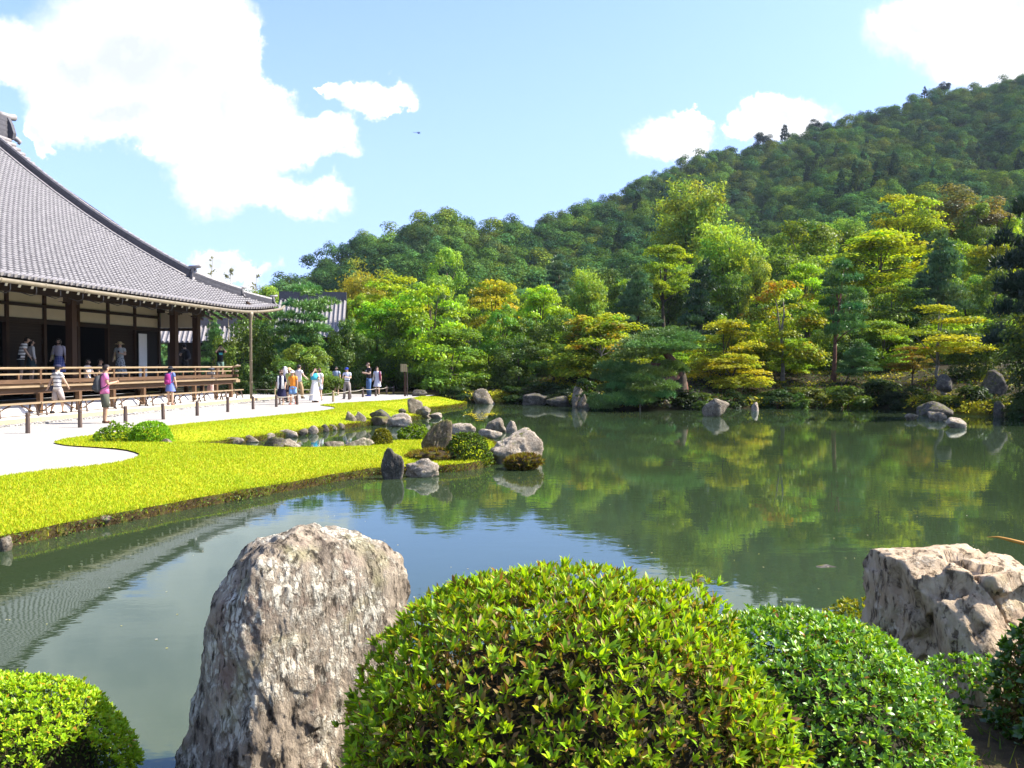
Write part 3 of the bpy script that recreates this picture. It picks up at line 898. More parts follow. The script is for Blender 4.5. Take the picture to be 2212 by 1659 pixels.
# terrace with its kerb, and the drip gutter of dark pebbles
terr = [(XN, -2.75), (2.4, -2.75), (4.6, -2.75), (4.6, 6.5), (XN, 6.5)]
o = MB().prism(terr, -0.05, ZT).build('stone_terrace', M['terrace'], None)
o.matrix_world = Matrix.Translation(HALL_C) @ Matrix.Rotation(HALL_A, 4, 'Z')
tag(o, kind='structure')
kx = XN
kerb = None
while kx < 2.3:
    L = 1.8
    k = MB().box((kx + L / 2, -2.86, 0.035), (L - 0.012, 0.2, 0.21)).mesh('kerb_stone', M['kerb'])
    ko = link('kerb_stone', k, o)
    kx += L
def drip_stones():
    V, F = [], []
    ico = bmesh.new(); bmesh.ops.create_icosphere(ico, subdivisions=1, radius=1)
    bv = np.array([v.co for v in ico.verts]); bf = np.array([[v.index for v in f.verts] for f in ico.faces]); ico.free()
    n = 0
    vs, fs, cs = [], [], []
    for i in range(2600):
        x = random.uniform(-22, 3.2); y = -3.18 + random.uniform(-0.2, 0.2)
        if random.random() < 0.06: y -= random.uniform(0, .25)
        sc = np.array([random.uniform(.03, .07), random.uniform(.03, .06), random.uniform(.02, .035)])
        a = random.uniform(0, 6.3)
        v = bv * sc * (1 + rng.uniform(-.15, .15, (len(bv), 1)))
        v = np.column_stack([v[:, 0] * math.cos(a) - v[:, 1] * math.sin(a), v[:, 0] * math.sin(a) + v[:, 1] * math.cos(a), v[:, 2]])
        w = hallw(x, y, 0.012)
        w = np.array([w.x, w.y, w.z])
        c, s_ = math.cos(HALL_A), math.sin(HALL_A)
        v = np.column_stack([v[:, 0] * c - v[:, 1] * s_, v[:, 0] * s_ + v[:, 1] * c, v[:, 2]]) + w
        vs.append(v); fs.append(bf + n); n += len(v)
        g = random.uniform(.10, .42)
        cs.append(np.tile([g, g * .95, g * .88], (len(v), 1)))
    m, t, out = material('drip_pebble')
    at = t.new('ShaderNodeAttribute'); at.attribute_name = 'Col'
    principled(t, out, at.outputs['Color'], 0.8, 0.2)
    tag(link('drip_pebbles', mesh_np('drip_pebbles', np.vstack(vs), np.vstack(fs), m, np.vstack(cs))),
        'band of small grey pebbles along the foot of the hall terrace', 'pebbles', kind='stuff')
drip_stones()

# white plaster mound under the hall with dark vents and cream panels over it
pl = MB()
prof = [(-0.95, ZT - 0.03), (-0.8, 0.30), (-0.6, 0.40), (-0.3, 0.43), (2.0, 0.43)]
x0, x1 = XN, 0.55
vs = [(x, y, z) for x in (x0, x1) for y, z in prof]
n = len(prof)
pl.add(vs, [(i, i + n, i + n + 1, i + 1) for i in range(n - 1)] + [tuple(range(n, 2 * n))])
hpart(pl, 'plaster_mound', M['white_plaster'])
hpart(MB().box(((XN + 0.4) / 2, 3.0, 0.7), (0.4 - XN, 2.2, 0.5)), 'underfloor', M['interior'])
x = -0.25
while x > -22:
    hpart(MB().box((x - 0.55, 1.85, 0.74), (0.95, 0.04, 0.26)), 'foundation_panel', M['plaster'])
    v = MB()
    for k in range(6):
        v.box((x - 1.14 - k * 0.13, 1.83, 0.74), (0.05, 0.05, 0.28))
    v.box((x - 1.5, 1.88, 0.74), (0.86, 0.03, 0.3))
    hpart(v, 'vent_lattice', M['dark_wood'])
    x -= KEN

# veranda: floor, edge beam, posts
VY, VX = -1.3, 1.25
nb = 9
for i in range(nb):
    w = (3.6 - VY) / nb
    hpart(MB().box(((XN + VX) / 2, VY + w * (i + .5), ZF - 0.03), (VX - XN, w - 0.008, 0.06)), 'floor_board', M['aged_wood'])
hpart(MB().box(((XN + VX) / 2, VY - 0.02, ZF - 0.028), (VX - XN + .3, 0.16, 0.065)), 'veranda_edge_board', M['pale_wood'])
hpart(MB().box(((XN + VX) / 2, VY + 0.14, ZF - 0.165), (VX - XN, 0.14, 0.2)), 'veranda_beam', M['aged_wood'])
hpart(MB().box((VX - .14, 1.1, ZF - 0.165), (0.14, 4.6, 0.2)), 'veranda_beam', M['aged_wood'])
hpart(MB().box((VX + .14, VY - .02, ZF - 0.12), (0.42, 0.17, 0.13)), 'veranda_beam_end', M['pale_wood'])
pm = MB().box((0, 0, (ZT + ZF - .26) / 2), (0.15, 0.15, ZF - .26 - ZT)).mesh('veranda_post', M['aged_wood_v'])
post_x = [VX - 0.14] + [-0.35 - KEN * k for k in range(13)]
for x in post_x:
    link('veranda_post', pm, hall, (x, VY + 0.14, 0))
    if x > -10:
        link('veranda_post', pm, hall, (x, 0.35, 0))
# railing
RX0 = -15.7                                    # the railing starts here, nearer the camera the steps stand open
rail = thing_rail = empty('railing', (0, 0, 0)); rail.parent = hall
rt = [(RX0 - .45, VY + .12, 1.66), (RX0 - .25, VY + .12, 1.632), (RX0, VY + .12, 1.62), (VX + .1, VY + .12, 1.62), (VX + .3, VY + .12, 1.64), (VX + .5, VY + .12, 1.70)]
hpart(MB().tube(rt, 0.042, 8), 'top_rail', M['pale_wood'], rail, True)
hpart(MB().tube([(VX - .02, VY - .3, 1.685), (VX - .02, VY, 1.63), (VX - .02, VY + .3, 1.62), (VX - .02, 3.6, 1.62)], 0.042, 8), 'top_rail', M['pale_wood'], rail, True)
hpart(MB().bar((RX0 - .2, VY + .12, 1.43), (VX + .38, VY + .12, 1.43), 0.06, 0.055), 'middle_rail', M['pale_wood'], rail)
hpart(MB().bar((VX - .02, VY - .2, 1.432), (VX - .02, 3.6, 1.432), 0.06, 0.055), 'middle_rail', M['pale_wood'], rail)
hpart(MB().bar((RX0 - .12, VY + .12, 1.19), (VX + .34, VY + .12, 1.19), 0.10, 0.13), 'bottom_rail', M['aged_wood'], rail)
hpart(MB().bar((VX - .02, VY - .18, 1.192), (VX - .02, 3.6, 1.192), 0.10, 0.13), 'bottom_rail', M['aged_wood'], rail)
for (xx, yy, zz) in ((VX + .5, VY + .12, 1.70), (VX + .39, VY + .12, 1.43), (VX + .35, VY + .12, 1.19)):
    hpart(MB().box((xx + .01, yy, zz), (0.03, 0.085, 0.085)), 'rail_end_cap', M['white_paint'], rail)
rp = MB().box((0, 0, 1.33), (0.09, 0.09, .46)).box((0, 0, 1.572), (0.115, 0.115, .03)).mesh('railing_post', M['aged_wood_v'])
sp_ = MB().box((0, 0, 1.33), (0.07, 0.06, .16)).mesh('railing_strut', M['aged_wood_v'])
rx = [VX - .02] + [-0.35 - KEN * k for k in range(8)]
for i, x in enumerate(rx):
    if x > RX0 - .2:
        link('railing_post', rp, rail, (x, VY + .12, 0))
        nx = rx[i + 1] if i + 1 < len(rx) else x - KEN
        if (x + nx) / 2 > RX0:
            link('railing_strut', sp_, rail, ((x + nx) / 2, VY + .121, 0.01))
for y in (0.6, 2.5):
    link('railing_post', rp, rail, (VX - .02, y, 0))
# the stretch without railing: a low plank front with a log on it
hpart(MB().box((-19.3, VY + .02, 1.24), (6.4, 0.07, .2)), 'front_plank', M['orange_wood'])
hpart(MB().tube([(-22.5, VY - .02, 1.385), (-19, VY - .02, 1.39), (-17.2, VY - .02, 1.40), (-15.9, VY - .02, 1.385)], [0.045, .05, .045, .04], 8), 'log_rail', M['pale_wood'], None, True)
hpart(MB().box((-18.2, VY - .08, 1.26), (0.22, 0.012, .40), M=Matrix.Rotation(.06, 3, 'Y')), 'paper_notice', M['paper'])

# columns, beams, walls
ZLINT, ZTOP = 3.38, 4.75
cm = MB().box((0, 0, (ZF + 4.2) / 2), (0.27, 0.27, 4.2 - ZF)).mesh('column', M['dark_wood_v'])
ccap = MB().box((0, 0, 4.12), (1.1, 0.2, 0.16)).box((0, 0, 4.02), (0.7, 0.19, 0.06)).mesh('bracket_arm', M['dark_wood'])
cend = MB().box((0, 0, 4.12), (0.02, 0.17, 0.14)).mesh('bracket_end', M['plaster'])
for x in (0, -KEN, -KEN - 6.98, -KEN - 13.95, -KEN - 20.9):
    c_ = link('column', cm, hall, (x, 0, 0))
    b_ = link('bracket_arm', ccap, c_)
    link('bracket_end', cend, b_, (.562, 0, 0)); link('bracket_end', cend, b_, (-.562, 0, 0))
hpart(MB().box(((XN + .6) / 2, 0, 4.34), (.6 - XN, 0.24, 0.28)), 'eave_beam', M['dark_wood'])
hpart(MB().box((0, 1.1, 4.345), (0.24, 2.4, 0.27)), 'eave_beam', M['dark_wood'])
IY = KEN                                       # inner wall plane
def wallx(k): return -KEN * k
for k in range(0, 13):
    x = wallx(k)
    hpart(MB().box((x, IY, (ZF + ZTOP) / 2), (0.15, 0.16, ZTOP - ZF)), 'wall_post', M['dark_wood_v'])
L = 13 * KEN
for z, h in ((3.40, 0.18), (3.99, 0.12), (4.68, .14), (ZF + .05, .1)):
    hpart(MB().box((-L / 2, IY - .01, z), (L, 0.13, h)), 'wall_beam', M['dark_wood'])
for k in range(0, 13):
    xa = wallx(k + .5)
    for za, zb in ((3.49, 3.93), (4.05, 4.61)):
        hpart(MB().box((xa, IY + .02, (za + zb) / 2), (KEN - .15, 0.05, zb - za)), 'wall_panel', M['plaster'])
    # below the lintel: wooden slat doors, a paper screen, dark openings
    if k == 0:
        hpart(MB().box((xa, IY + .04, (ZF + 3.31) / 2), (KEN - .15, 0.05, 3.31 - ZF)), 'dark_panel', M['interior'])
    elif k in (1, 4, 8, 10):
        hpart(MB().box((xa, IY + .07, (ZF + 3.31) / 2), (KEN - .15, 0.03, 3.31 - ZF)), 'door_backing', M['dark_wood'])
        for s in range(18):
            hpart(MB().box((xa, IY + .035, ZF + .16 + s * .122), (KEN - .15, 0.035, 0.075)), 'slat', M['dark_wood'])
# white paper screen leaning in the second bay
hpart(MB().box((-KEN + .32, IY - .22, ZF + 1.05), (0.62, 0.03, 2.1)), 'paper_screen', M['paper'])
# cream transom wall closing the end of the veranda, open below
hpart(MB().box((.0, IY / 2, 3.42), (0.14, IY - .3, .14)), 'end_beam', M['dark_wood'])
hpart(MB().box((.0, IY / 2, 3.86), (0.05, IY - .3, .72)), 'wall_panel', M['plaster'])
# the rooms inside
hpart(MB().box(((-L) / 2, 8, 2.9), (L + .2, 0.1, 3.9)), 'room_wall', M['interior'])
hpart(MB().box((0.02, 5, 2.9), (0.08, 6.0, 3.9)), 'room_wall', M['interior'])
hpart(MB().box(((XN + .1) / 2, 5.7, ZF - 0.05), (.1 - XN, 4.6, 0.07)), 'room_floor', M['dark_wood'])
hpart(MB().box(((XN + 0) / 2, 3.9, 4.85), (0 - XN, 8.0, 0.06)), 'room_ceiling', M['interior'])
hpart(MB().box((-6.5, 2.6, ZF + .52), (3.2, .3, .05)).box((-7.9, 2.6, ZF + .26), (.06, .25, .5)).box((-5.1, 2.6, ZF + .26), (.06, .25, .5)), 'low_barrier', M['pale_wood'])
# ash stand by the end opening
st = thing('ash_stand', 'slim metal stand with a flat dish on the veranda beside the end column', 'stand', hallw(-1.75, 1.0, ZF))
MB().tube([(0, 0, 0), (0, 0, .62)], .04, 8).build('stem', M['gutter'], st)
MB().tube([(0, 0, .62), (0, 0, .7)], [.06, .13], 10).build('dish', M['iron'], st)

# --- roof
def rz(a, b):
    """tile surface height: a = distance in from the far eave corner, b = distance in from the front eave"""
    z = 4.30 + 0.43 * b + 0.0145 * b * b
    up = max(0.0, 1 - a / 5.5) ** 2 * 0.42 * max(0.0, 1 - b / 7)
    return z + up
EX, EY = 3.1, -2.8                              # eave corner in hall coordinates
BR = 14.4                                       # run from eave to ridge
KA = 3.0                                        # the descending ridge stands here
def rp_(a, b, dz=0.0):
    return Vector((EX - a, EY + b, rz(a, b) + dz))
A_END = EX - XN
def surf(name, us, fn, mat, flip=False):
    V, F = [], []
    n = len(us[1])
    for i in us[0]:
        for j in us[1]:
            V.append(fn(i, j))
    for i in range(len(us[0]) - 1):
        for j in range(n - 1):
            q = (i * n + j, i * n + j + 1, (i + 1) * n + j + 1, (i + 1) * n + j)
            F.append(q[::-1] if flip else q)
    return link(name, mesh_np(name, V, F, mat, smooth=True), hall)
def under(a, s):
    b0 = 0.05
    bmax = BR if a >= 2.3 else a + .02
    b = b0 + (bmax - b0) * s
    return rp_(a, b, -0.13)
roof = surf('roof_deck', ([0.06, .3, .7, 1.2, 1.8, 2.29, 2.31, 3, 4, 5, 6, 8, 10, 14, 18, 22, 26, 30], [0, .05, .1, .2, .3, .4, .5, .6, .7, .8, .9, 1]), under, M['dark_wood'])
# end slope (hip) and the gable wall above it, turned away from the court
surf('end_slope', ([0, .5, 1, 1.5, 2, 2.6, 3.2], [0, .1, .2, .35, .5, .7, 1]), lambda a, s: Vector((EX - a, EY + a + (2 * BR - 2 * a) * s, rz(a, a) - .05 if 0 < s < 1 else rz(a, a) - .03)), M['tile'], True)
hpart(MB().add([rp_(2.9, 3.0, -.2), rp_(2.9, BR, -.2), Vector((EX - 2.9, EY + 2 * BR - 3, rz(2.9, 3.0) - .2))], [(0, 1, 2)]), 'gable_wall', M['dark_wood'])
# back slope
surf('back_slope', ([2.3, 10, 20, A_END], [0, .25, .5, .75, 1]), lambda a, s: Vector((EX - a, EY + BR + BR * s, rz(a, BR * (1 - s)) - .05)), M['tile'])

# tiles, each a curved S-section tile; the 300 lowest at the near eave are objects of their own
TW, TL = 0.27, 0.25
def tile_verts(a, b):
    """12 points of a tile with its lower edge at (a, b)"""
    out = []
    for db, lift in ((0.0, 0.08), (TL * 1.12, 0.0)):
        for k in range(6):
            f = k / 5
            da = -f * TW * 1.02
            prof_ = (0.042 * math.sin(min(f, .52) / .52 * math.pi)) if f < .52 else -0.012 * math.sin((f - .52) / .48 * math.pi)
            p = rp_(a + da, b + db)
            out.append((p.x, p.y, p.z + lift + prof_))
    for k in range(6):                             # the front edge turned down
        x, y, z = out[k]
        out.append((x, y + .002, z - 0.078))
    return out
TF = [(k, k + 1, 7 + k, 6 + k) for k in range(5)] + [(12 + k, 13 + k, k + 1, k) for k in range(5)]  # front-edge faces take the dark tile: shade under each lip put into colour
def tiles():
    V, F, nt, single = [], [], 0, 0
    rows = []
    b = 0.0
    r = 0
    while b < BR - .3:
        rows.append((r, b)); b += TL / math.hypot(1, 0.43 + .029 * b); r += 1
    rnd = random.Random(3)
    tl = roof
    for r, b in rows:
        lim = max(b + .12, TW) if b < KA else KA - .55
        a = TW * math.ceil(lim / TW)
        while a < A_END - .3:
            v = tile_verts(a, b)
            dz = rnd.uniform(-.006, .006)
            v = [(x, y, z + dz) for x, y, z in v]
            near = 8.5 < a < 19.0
            if near and single < 300 and r < 8:
                me = bpy.data.meshes.new('roof_tile')
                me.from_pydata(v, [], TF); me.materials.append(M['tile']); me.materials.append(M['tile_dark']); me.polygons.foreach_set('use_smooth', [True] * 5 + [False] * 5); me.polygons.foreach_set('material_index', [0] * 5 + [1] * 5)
                link('roof_tile', me, tl)
                single += 1
            else:
                k = len(V); V += v; F += [tuple(i + k for i in f) for f in TF]
            a += TW
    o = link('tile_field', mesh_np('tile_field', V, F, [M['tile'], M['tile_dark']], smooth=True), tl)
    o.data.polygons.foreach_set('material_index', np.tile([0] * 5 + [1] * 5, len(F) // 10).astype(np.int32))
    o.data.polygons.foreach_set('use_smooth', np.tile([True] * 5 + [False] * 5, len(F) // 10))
    tag(o, kind='stuff')
tiles()
# eave tiles with round ends
em = MB().tube([(0, -.02, 0), (0, .25, .1)], [.062, .062], 10).mesh('eave_tile', M['tile_light'], False)
k = 0
a = TW
while a < 24:
    p = rp_(a - TW * .27, -.02, 0.045)
    link('eave_tile', em, roof, p); a += TW
# fascia board and soffit
fb = MB()
aa = [0.05, .5, 1, 1.6, 2.3, 3, 4, 5.5, 8, 14, 20, A_END]
for a_, b_ in zip(aa[:-1], aa[1:]):
    fb.bar(rp_(a_, .08, -.16), rp_(b_, .08, -.16), .06, .1)
hpart(fb, 'fascia_board', M['dark_wood'])
# gutter with seams and hooks
gut = empty('gutter', (0, 0, 0)); gut.parent = hall
hpart(MB().tube([rp_(a_, -.12, -.10) for a_ in reversed(aa)] + [rp_(-.35, -.12, .02)], [.07] * len(aa) + [.05], 10), 'gutter_trough', M['gutter'], gut, True)
a = 1.0
jn = MB().tube([(-.03, 0, 0), (.03, 0, 0)], .082, 10).mesh('gutter_joint', M['gutter'])
while a < 24:
    link('gutter_joint', jn, gut, rp_(a, -.12, -.10)); a += 1.8
hook = MB().tube([(0, -.06, -.05), (0, -.06, -.30), (0.0, -.03, -.36), (.0, .12, -.40), (0, .45, -.30)], .014, 6).mesh('gutter_hook', M['iron'])
a = .6
while a < 24:
    link('gutter_hook', hook, gut, rp_(a, -.06, -.06)); a += 1.06
dp = hallw(EX - 3.45, EY - .12)
hpart(MB().tube([(EX - 3.45, EY - .12, 4.2), (EX - 3.45, EY - .12, 4.05), (EX - 3.45, EY - .12, 3.78), (EX - 3.45, EY - .12, 0.0)], [.13, .12, .062, .062], 10), 'drainpipe', M['gutter'], gut, True)
for z in (.9, 1.9, 2.9):
    hpart(MB().tube([(EX - 3.45, EY - .12, z), (EX - 3.45, EY - .12, z + .05)], .075, 10), 'pipe_collar', M['gutter'], gut)
# rafters with white painted ends
a = .35
while a < 25:
    e = Vector((EX - a, EY + .22, rz(a, .3) - .33))
    be = min(4.7, max(.6, a))
    i_ = Vector((EX - a, EY + be, e.z + .43 * (be - .22)))
    ra = hpart(MB().bar(e, i_, .085, .11), 'rafter', M['dark_wood'])
    d = (i_ - e).normalized()
    hpart(MB().bar(e - d * .02, e + d * .001, .088, .113), 'rafter_end', M['white_paint'], ra)
    a += .53
# transverse rafters past the corner
for q in np.arange(.3, 4.5, .53):
    hpart(MB().bar((EX - .3, EY + q, 4.05), (0.1, EY + q, 4.7), .085, .11), 'rafter', M['dark_wood'])

# --- ridges
def ridge_run(pts, w, h, name, capn, stack=5):
    """a stacked tile ridge: side walls of thin courses with a row of barrel tiles on top"""
    for s in range(stack):
        mb = MB()
        zz = h * s / stack
        ww = w * (1.0 - .25 * s / stack) + (.03 if s % 2 else 0)
        for p, q in zip(pts[:-1], pts[1:]):
            mb.bar(p + Vector((0, 0, zz + h / stack / 2)), q + Vector((0, 0, zz + h / stack / 2)), ww, h / stack * .96)
        hpart(mb, 'ridge_course', M['tile_dark'])
    # barrel tiles
    L = sum((b - a).length for a, b in zip(pts[:-1], pts[1:]))
    n = int(L / capn)
    acc = [0]
    for a, b in zip(pts[:-1], pts[1:]):
        acc.append(acc[-1] + (b - a).length)
    def at(s):
        for i in range(len(pts) - 1):
            if s <= acc[i + 1] + 1e-6:
                return pts[i].lerp(pts[i + 1], (s - acc[i]) / (acc[i + 1] - acc[i]))
        return pts[-1]
    for i in range(n):
        p, q = at(L * i / n), at(L * (i + .94) / n)
        z = Vector((0, 0, h + .02))
        hpart(MB().tube([p + z, q + z], [.105, .09], 8), name, M['tile_light'])
desc = [rp_(KA, b, .03) for b in (3.1, 3.6, 4.4, 5.5, 7, 8.5, 10, 11.5, 13, BR)]
desc.reverse()
ridge_run(list(reversed(desc)), .30, .42, 'ridge_cap_tile', .34)
# lower moulding along the foot of the descending ridge, on the court side
hpart(MB().tube([rp_(KA + .34, b, .11) for b in (3.2, 4.4, 5.5, 7, 8.5, 10, 11.5, 13, BR)], .055, 8), 'ridge_foot_roll', M['tile_light'], None, True)
corner = [rp_(k + .12, k, .03) for k in (0.25, .6, 1.0, 1.4)]
ridge_run(corner, .26, .22, 'ridge_cap_tile', .3, 3)
corner2 = [rp_(k + .1, k, .03) for k in (1.35, 1.7, 2.2, 2.6, 3.0)]
ridge_run(corner2, .28, .34, 'ridge_cap_tile', .3, 4)
main = [Vector((EX - a_, EY + BR, rz(a_, BR) - .1)) for a_ in (1.25, 6, 12, 20, A_END)]
ridge_run(main, .55, 1.15, 'ridge_cap_tile', .36, 9)
def ornament(p, s, yaw):
    """ridge-end tile: shield face with boss, curled feet and a barrel on top"""
    e = empty('ridge_end_ornament', p, yaw); e.parent = hall
    sh = MB().prism([(-.32 * s, 0), (.32 * s, 0), (.36 * s, .2 * s), (.27 * s, .5 * s), (.15 * s, .72 * s), (-.15 * s, .72 * s), (-.27 * s, .5 * s), (-.36 * s, .2 * s)], -.07 * s, .07 * s)
    sh.v = [(z, x, y) for x, y, z in sh.v]
    sh.build('face', M['tile_dark'], e)
    MB().tube([(.07 * s, 0, .38 * s), (.15 * s, 0, .38 * s)], [.17 * s, .13 * s], 12).build('boss', M['tile_light'], e)
    for k in (-1, 1):
        MB().tube([(.09 * s, k * .2 * s, .12 * s), (.12 * s, k * .34 * s, .02 * s), (.12 * s, k * .44 * s, -.06 * s), (.1 * s, k * .4 * s, -.14 * s)], [.08 * s, .085 * s, .07 * s, .04 * s], 8).build('curl', M['tile_light'], e, smooth=True)
    MB().tube([(-.3 * s, 0, .78 * s), (.12 * s, 0, .80 * s), (.42 * s, 0, .86 * s)], [.11 * s, .11 * s, .12 * s], 10).build('barrel', M['tile_light'], e, smooth=True)
ornament(rp_(KA, 2.95, .03), .8, -math.pi / 2)
ornament(rp_(1.42, 1.3, .08), .5, -math.pi / 4)
ornament(rp_(.3, .18, .06), .5, -math.pi / 4)
ornament(Vector((EX - 1.15, EY + BR, rz(2.2, BR) - .1)), 1.55, 0)
hpart(MB().add([rp_(2.35, BR - 2.6, -.1), rp_(1.35, BR - .2, -.1), rp_(1.35, BR, -.1), rp_(2.35, BR, -.1), rp_(2.35, BR - 2.6, -.3), rp_(1.35, BR - .2, -.3), rp_(1.35, BR, -.3), rp_(2.35, BR, -.3)], [(0, 1, 2, 3), (7, 6, 5, 4), (0, 4, 5, 1), (1, 5, 6, 2), (3, 2, 6, 7)]), 'verge_board', M['tile_dark'])
# verge barrels that close the gable edge
for i in range(11):
    p = rp_(2.45, BR - .35 - i * .34, .08 + .0)
    hpart(MB().tube([p + Vector((.0, 0, 0)), p + Vector((max(.3, 1.2 - i * .1), 0, .02))], .12, 8), 'verge_tile', M['tile_light'], None, True)

# --- benches along the terrace
bench0 = None
def make_bench():
    e = empty('bench')
    MB().box((0, 0, .405), (1.93, .24, .05)).build('bench_top', M['pale_wood'], e)
    for s in (-1, 1):
        for k in (-1, 1):
            MB().bar((s * .74, k * .08, .38), (s * .80, k * .17, 0), .05, .05).build('leg', M['post_wood'], e)
        MB().bar((s * .775, -.14, .14), (s * .775, .14, .14), .04, .03).build('crosspiece', M['post_wood'], e)
        MB().bar((s * .2, 0, .37), (s * .77, 0, .14), .035, .035).build('brace', M['aged_wood'], e)
    return e
def copy_tree(o, parent=None):
    c = o.copy(); col.objects.link(c)
    c.parent = parent
    for ch in list(o.children):
        copy_tree(ch, c)
    return c
bl = ['wooden trestle bench by the drainpipe end of the terrace', 'trestle bench in front of the last veranda bay, second from the drainpipe end',
      'trestle bench behind the girl with the purple backpack', 'trestle bench one place nearer than the girl in the blue dress',
      'trestle bench before the hall, between the girl and the man in the pink shirt', 'trestle bench just behind the man in the pink shirt',
      'trestle bench between the pink shirt and the striped shirt man', 'trestle bench behind the man in the striped polo shirt',
      'trestle bench nearest the paper notice at the open steps', 'trestle bench at the near end of the bench row, by the steps']
for i in range(10):
    b = make_bench() if i == 0 else copy_tree(bench0)
    if i == 0: bench0 = b
    b.location = hallw(-.55 - 1.97 * i, -2.05, ZT)
    b.rotation_euler = (0, 0, HALL_A)
    tag(b, bl[i], 'bench', 'trestle benches along the terrace')

# --- second hall with a pale tiled roof among the trees
def far_hall(name, lab, c, ang, L, z0, run, rise, wallh):
    e = thing(name, lab, 'building', c, ang)
    MB().box((0, run / 2 + .6, wallh / 2), (L - 2, run * 1.6, wallh)).build('wall', M['dark_wood'], e)
    r = MB().add([(-L / 2, -run * .5, z0), (L / 2, -run * .5, z0), (L / 2, run * .5, z0 + rise), (-L / 2, run * .5, z0 + rise),
                  (-L / 2, run * 1.5, z0), (L / 2, run * 1.5, z0)], [(0, 1, 2, 3), (3, 2, 5, 4)]).build('roof', M['tile'], e)
    x = -L / 2 + .15
    rm = MB().tube([(0, -run * .5, z0 + .06), (0, run * .5, z0 + rise + .06)], .085, 6).mesh('roll_tile_row', M['tile_light'])
    while x < L / 2:
        link('roll_tile_row', rm, r, (x, 0, 0)); x += .34
    MB().box((0, run * .5, z0 + rise + .3), (L, .45, .7)).build('ridge', M['tile_dark'], r)
    for i in range(int(L / .5)):
        MB().box((-L / 2 + .25 + i * .5, run * .5 - .25, z0 + rise - .0), (.16, .08, .16)).build('ridge_tile', M['tile_light'], r) if i % 2 == 0 else None
    return e
far_hall('hall_building', 'smaller hall with pale striped tile roof rising behind the pine beside the temple', D(672, 790, 66), 0.15, 5.4, 2.2, 4.5, 3.2, 2.2)
far_hall('hall_building', 'low tiled roof glimpsed through the maples behind the far court', D(1085, 790, 74), -0.2, 7, 1.5, 3.0, 1.6, 1.5)
far_hall('hall_building', 'tiled roof glimpsed low behind the end of the veranda', D(440, 790, 62), 0.25, 7, 1.7, 2.4, 1.3, 1.7)
# ------------------------------------------------------------------ foliage
def unit(v):
    return v / (np.linalg.norm(v, axis=1)[:, None] + 1e-9)
def cards(c, nrm, L, W, rg, fold=0.15):
    """diamond leaves at c facing nrm: returns V (4n,3), F (n,4)"""
    n = len(c)
    t = unit(np.cross(nrm, unit(rg.normal(size=(n, 3)))))
    b = np.cross(nrm, t)
    L = np.broadcast_to(L, n)[:, None]; W = np.broadcast_to(W, n)[:, None]
    V = np.empty((n * 4, 3))
    V[0::4] = c - t * L / 2
    V[1::4] = c + b * W / 2 + nrm * fold * W
    V[2::4] = c + t * L / 2
    V[3::4] = c - b * W / 2 + nrm * fold * W
    return V, np.arange(n * 4).reshape(-1, 4)
def leaf_cols(n, rg, spread=0.22, hue=0.10, groups=None):
    br = rg.normal(1, spread, (n, 1)).clip(.45, 1.7)
    h = rg.normal(0, hue, n)
    c = np.column_stack([1 + h, 1 + h * .25, 1 - h]) * br
    if groups is not None:                        # each spray a slightly different age and tone
        k = rg.normal(1, .16, groups.max() + 1).clip(.6, 1.4); hh = rg.normal(0, .12, groups.max() + 1)
        c *= k[groups][:, None]
        c[:, 0] *= 1 + hh[groups]; c[:, 2] *= 1 - hh[groups]
    return c.clip(.05, 3)
def profile(h, kind):
    if kind == 'dome':
        return np.sqrt(np.clip(1 - ((h - .38) / .63) ** 2, 0.02, 1))
    if kind == 'cone':
        return np.clip((1.02 - h) * 1.15, .08, 1) * np.clip(.45 + h * 4, 0, 1)
    if kind == 'tall':
        return np.sqrt(np.clip(1 - ((h - .42) / .6) ** 2, 0.02, 1)) * (.9 + .1 * np.sin(h * 17))
    if kind == 'umbrella':
        return np.clip(.55 + .5 * np.sin(np.pi * np.clip(h, 0, 1) ** .6), .1, 1) * np.where(h > .9, .6, 1)
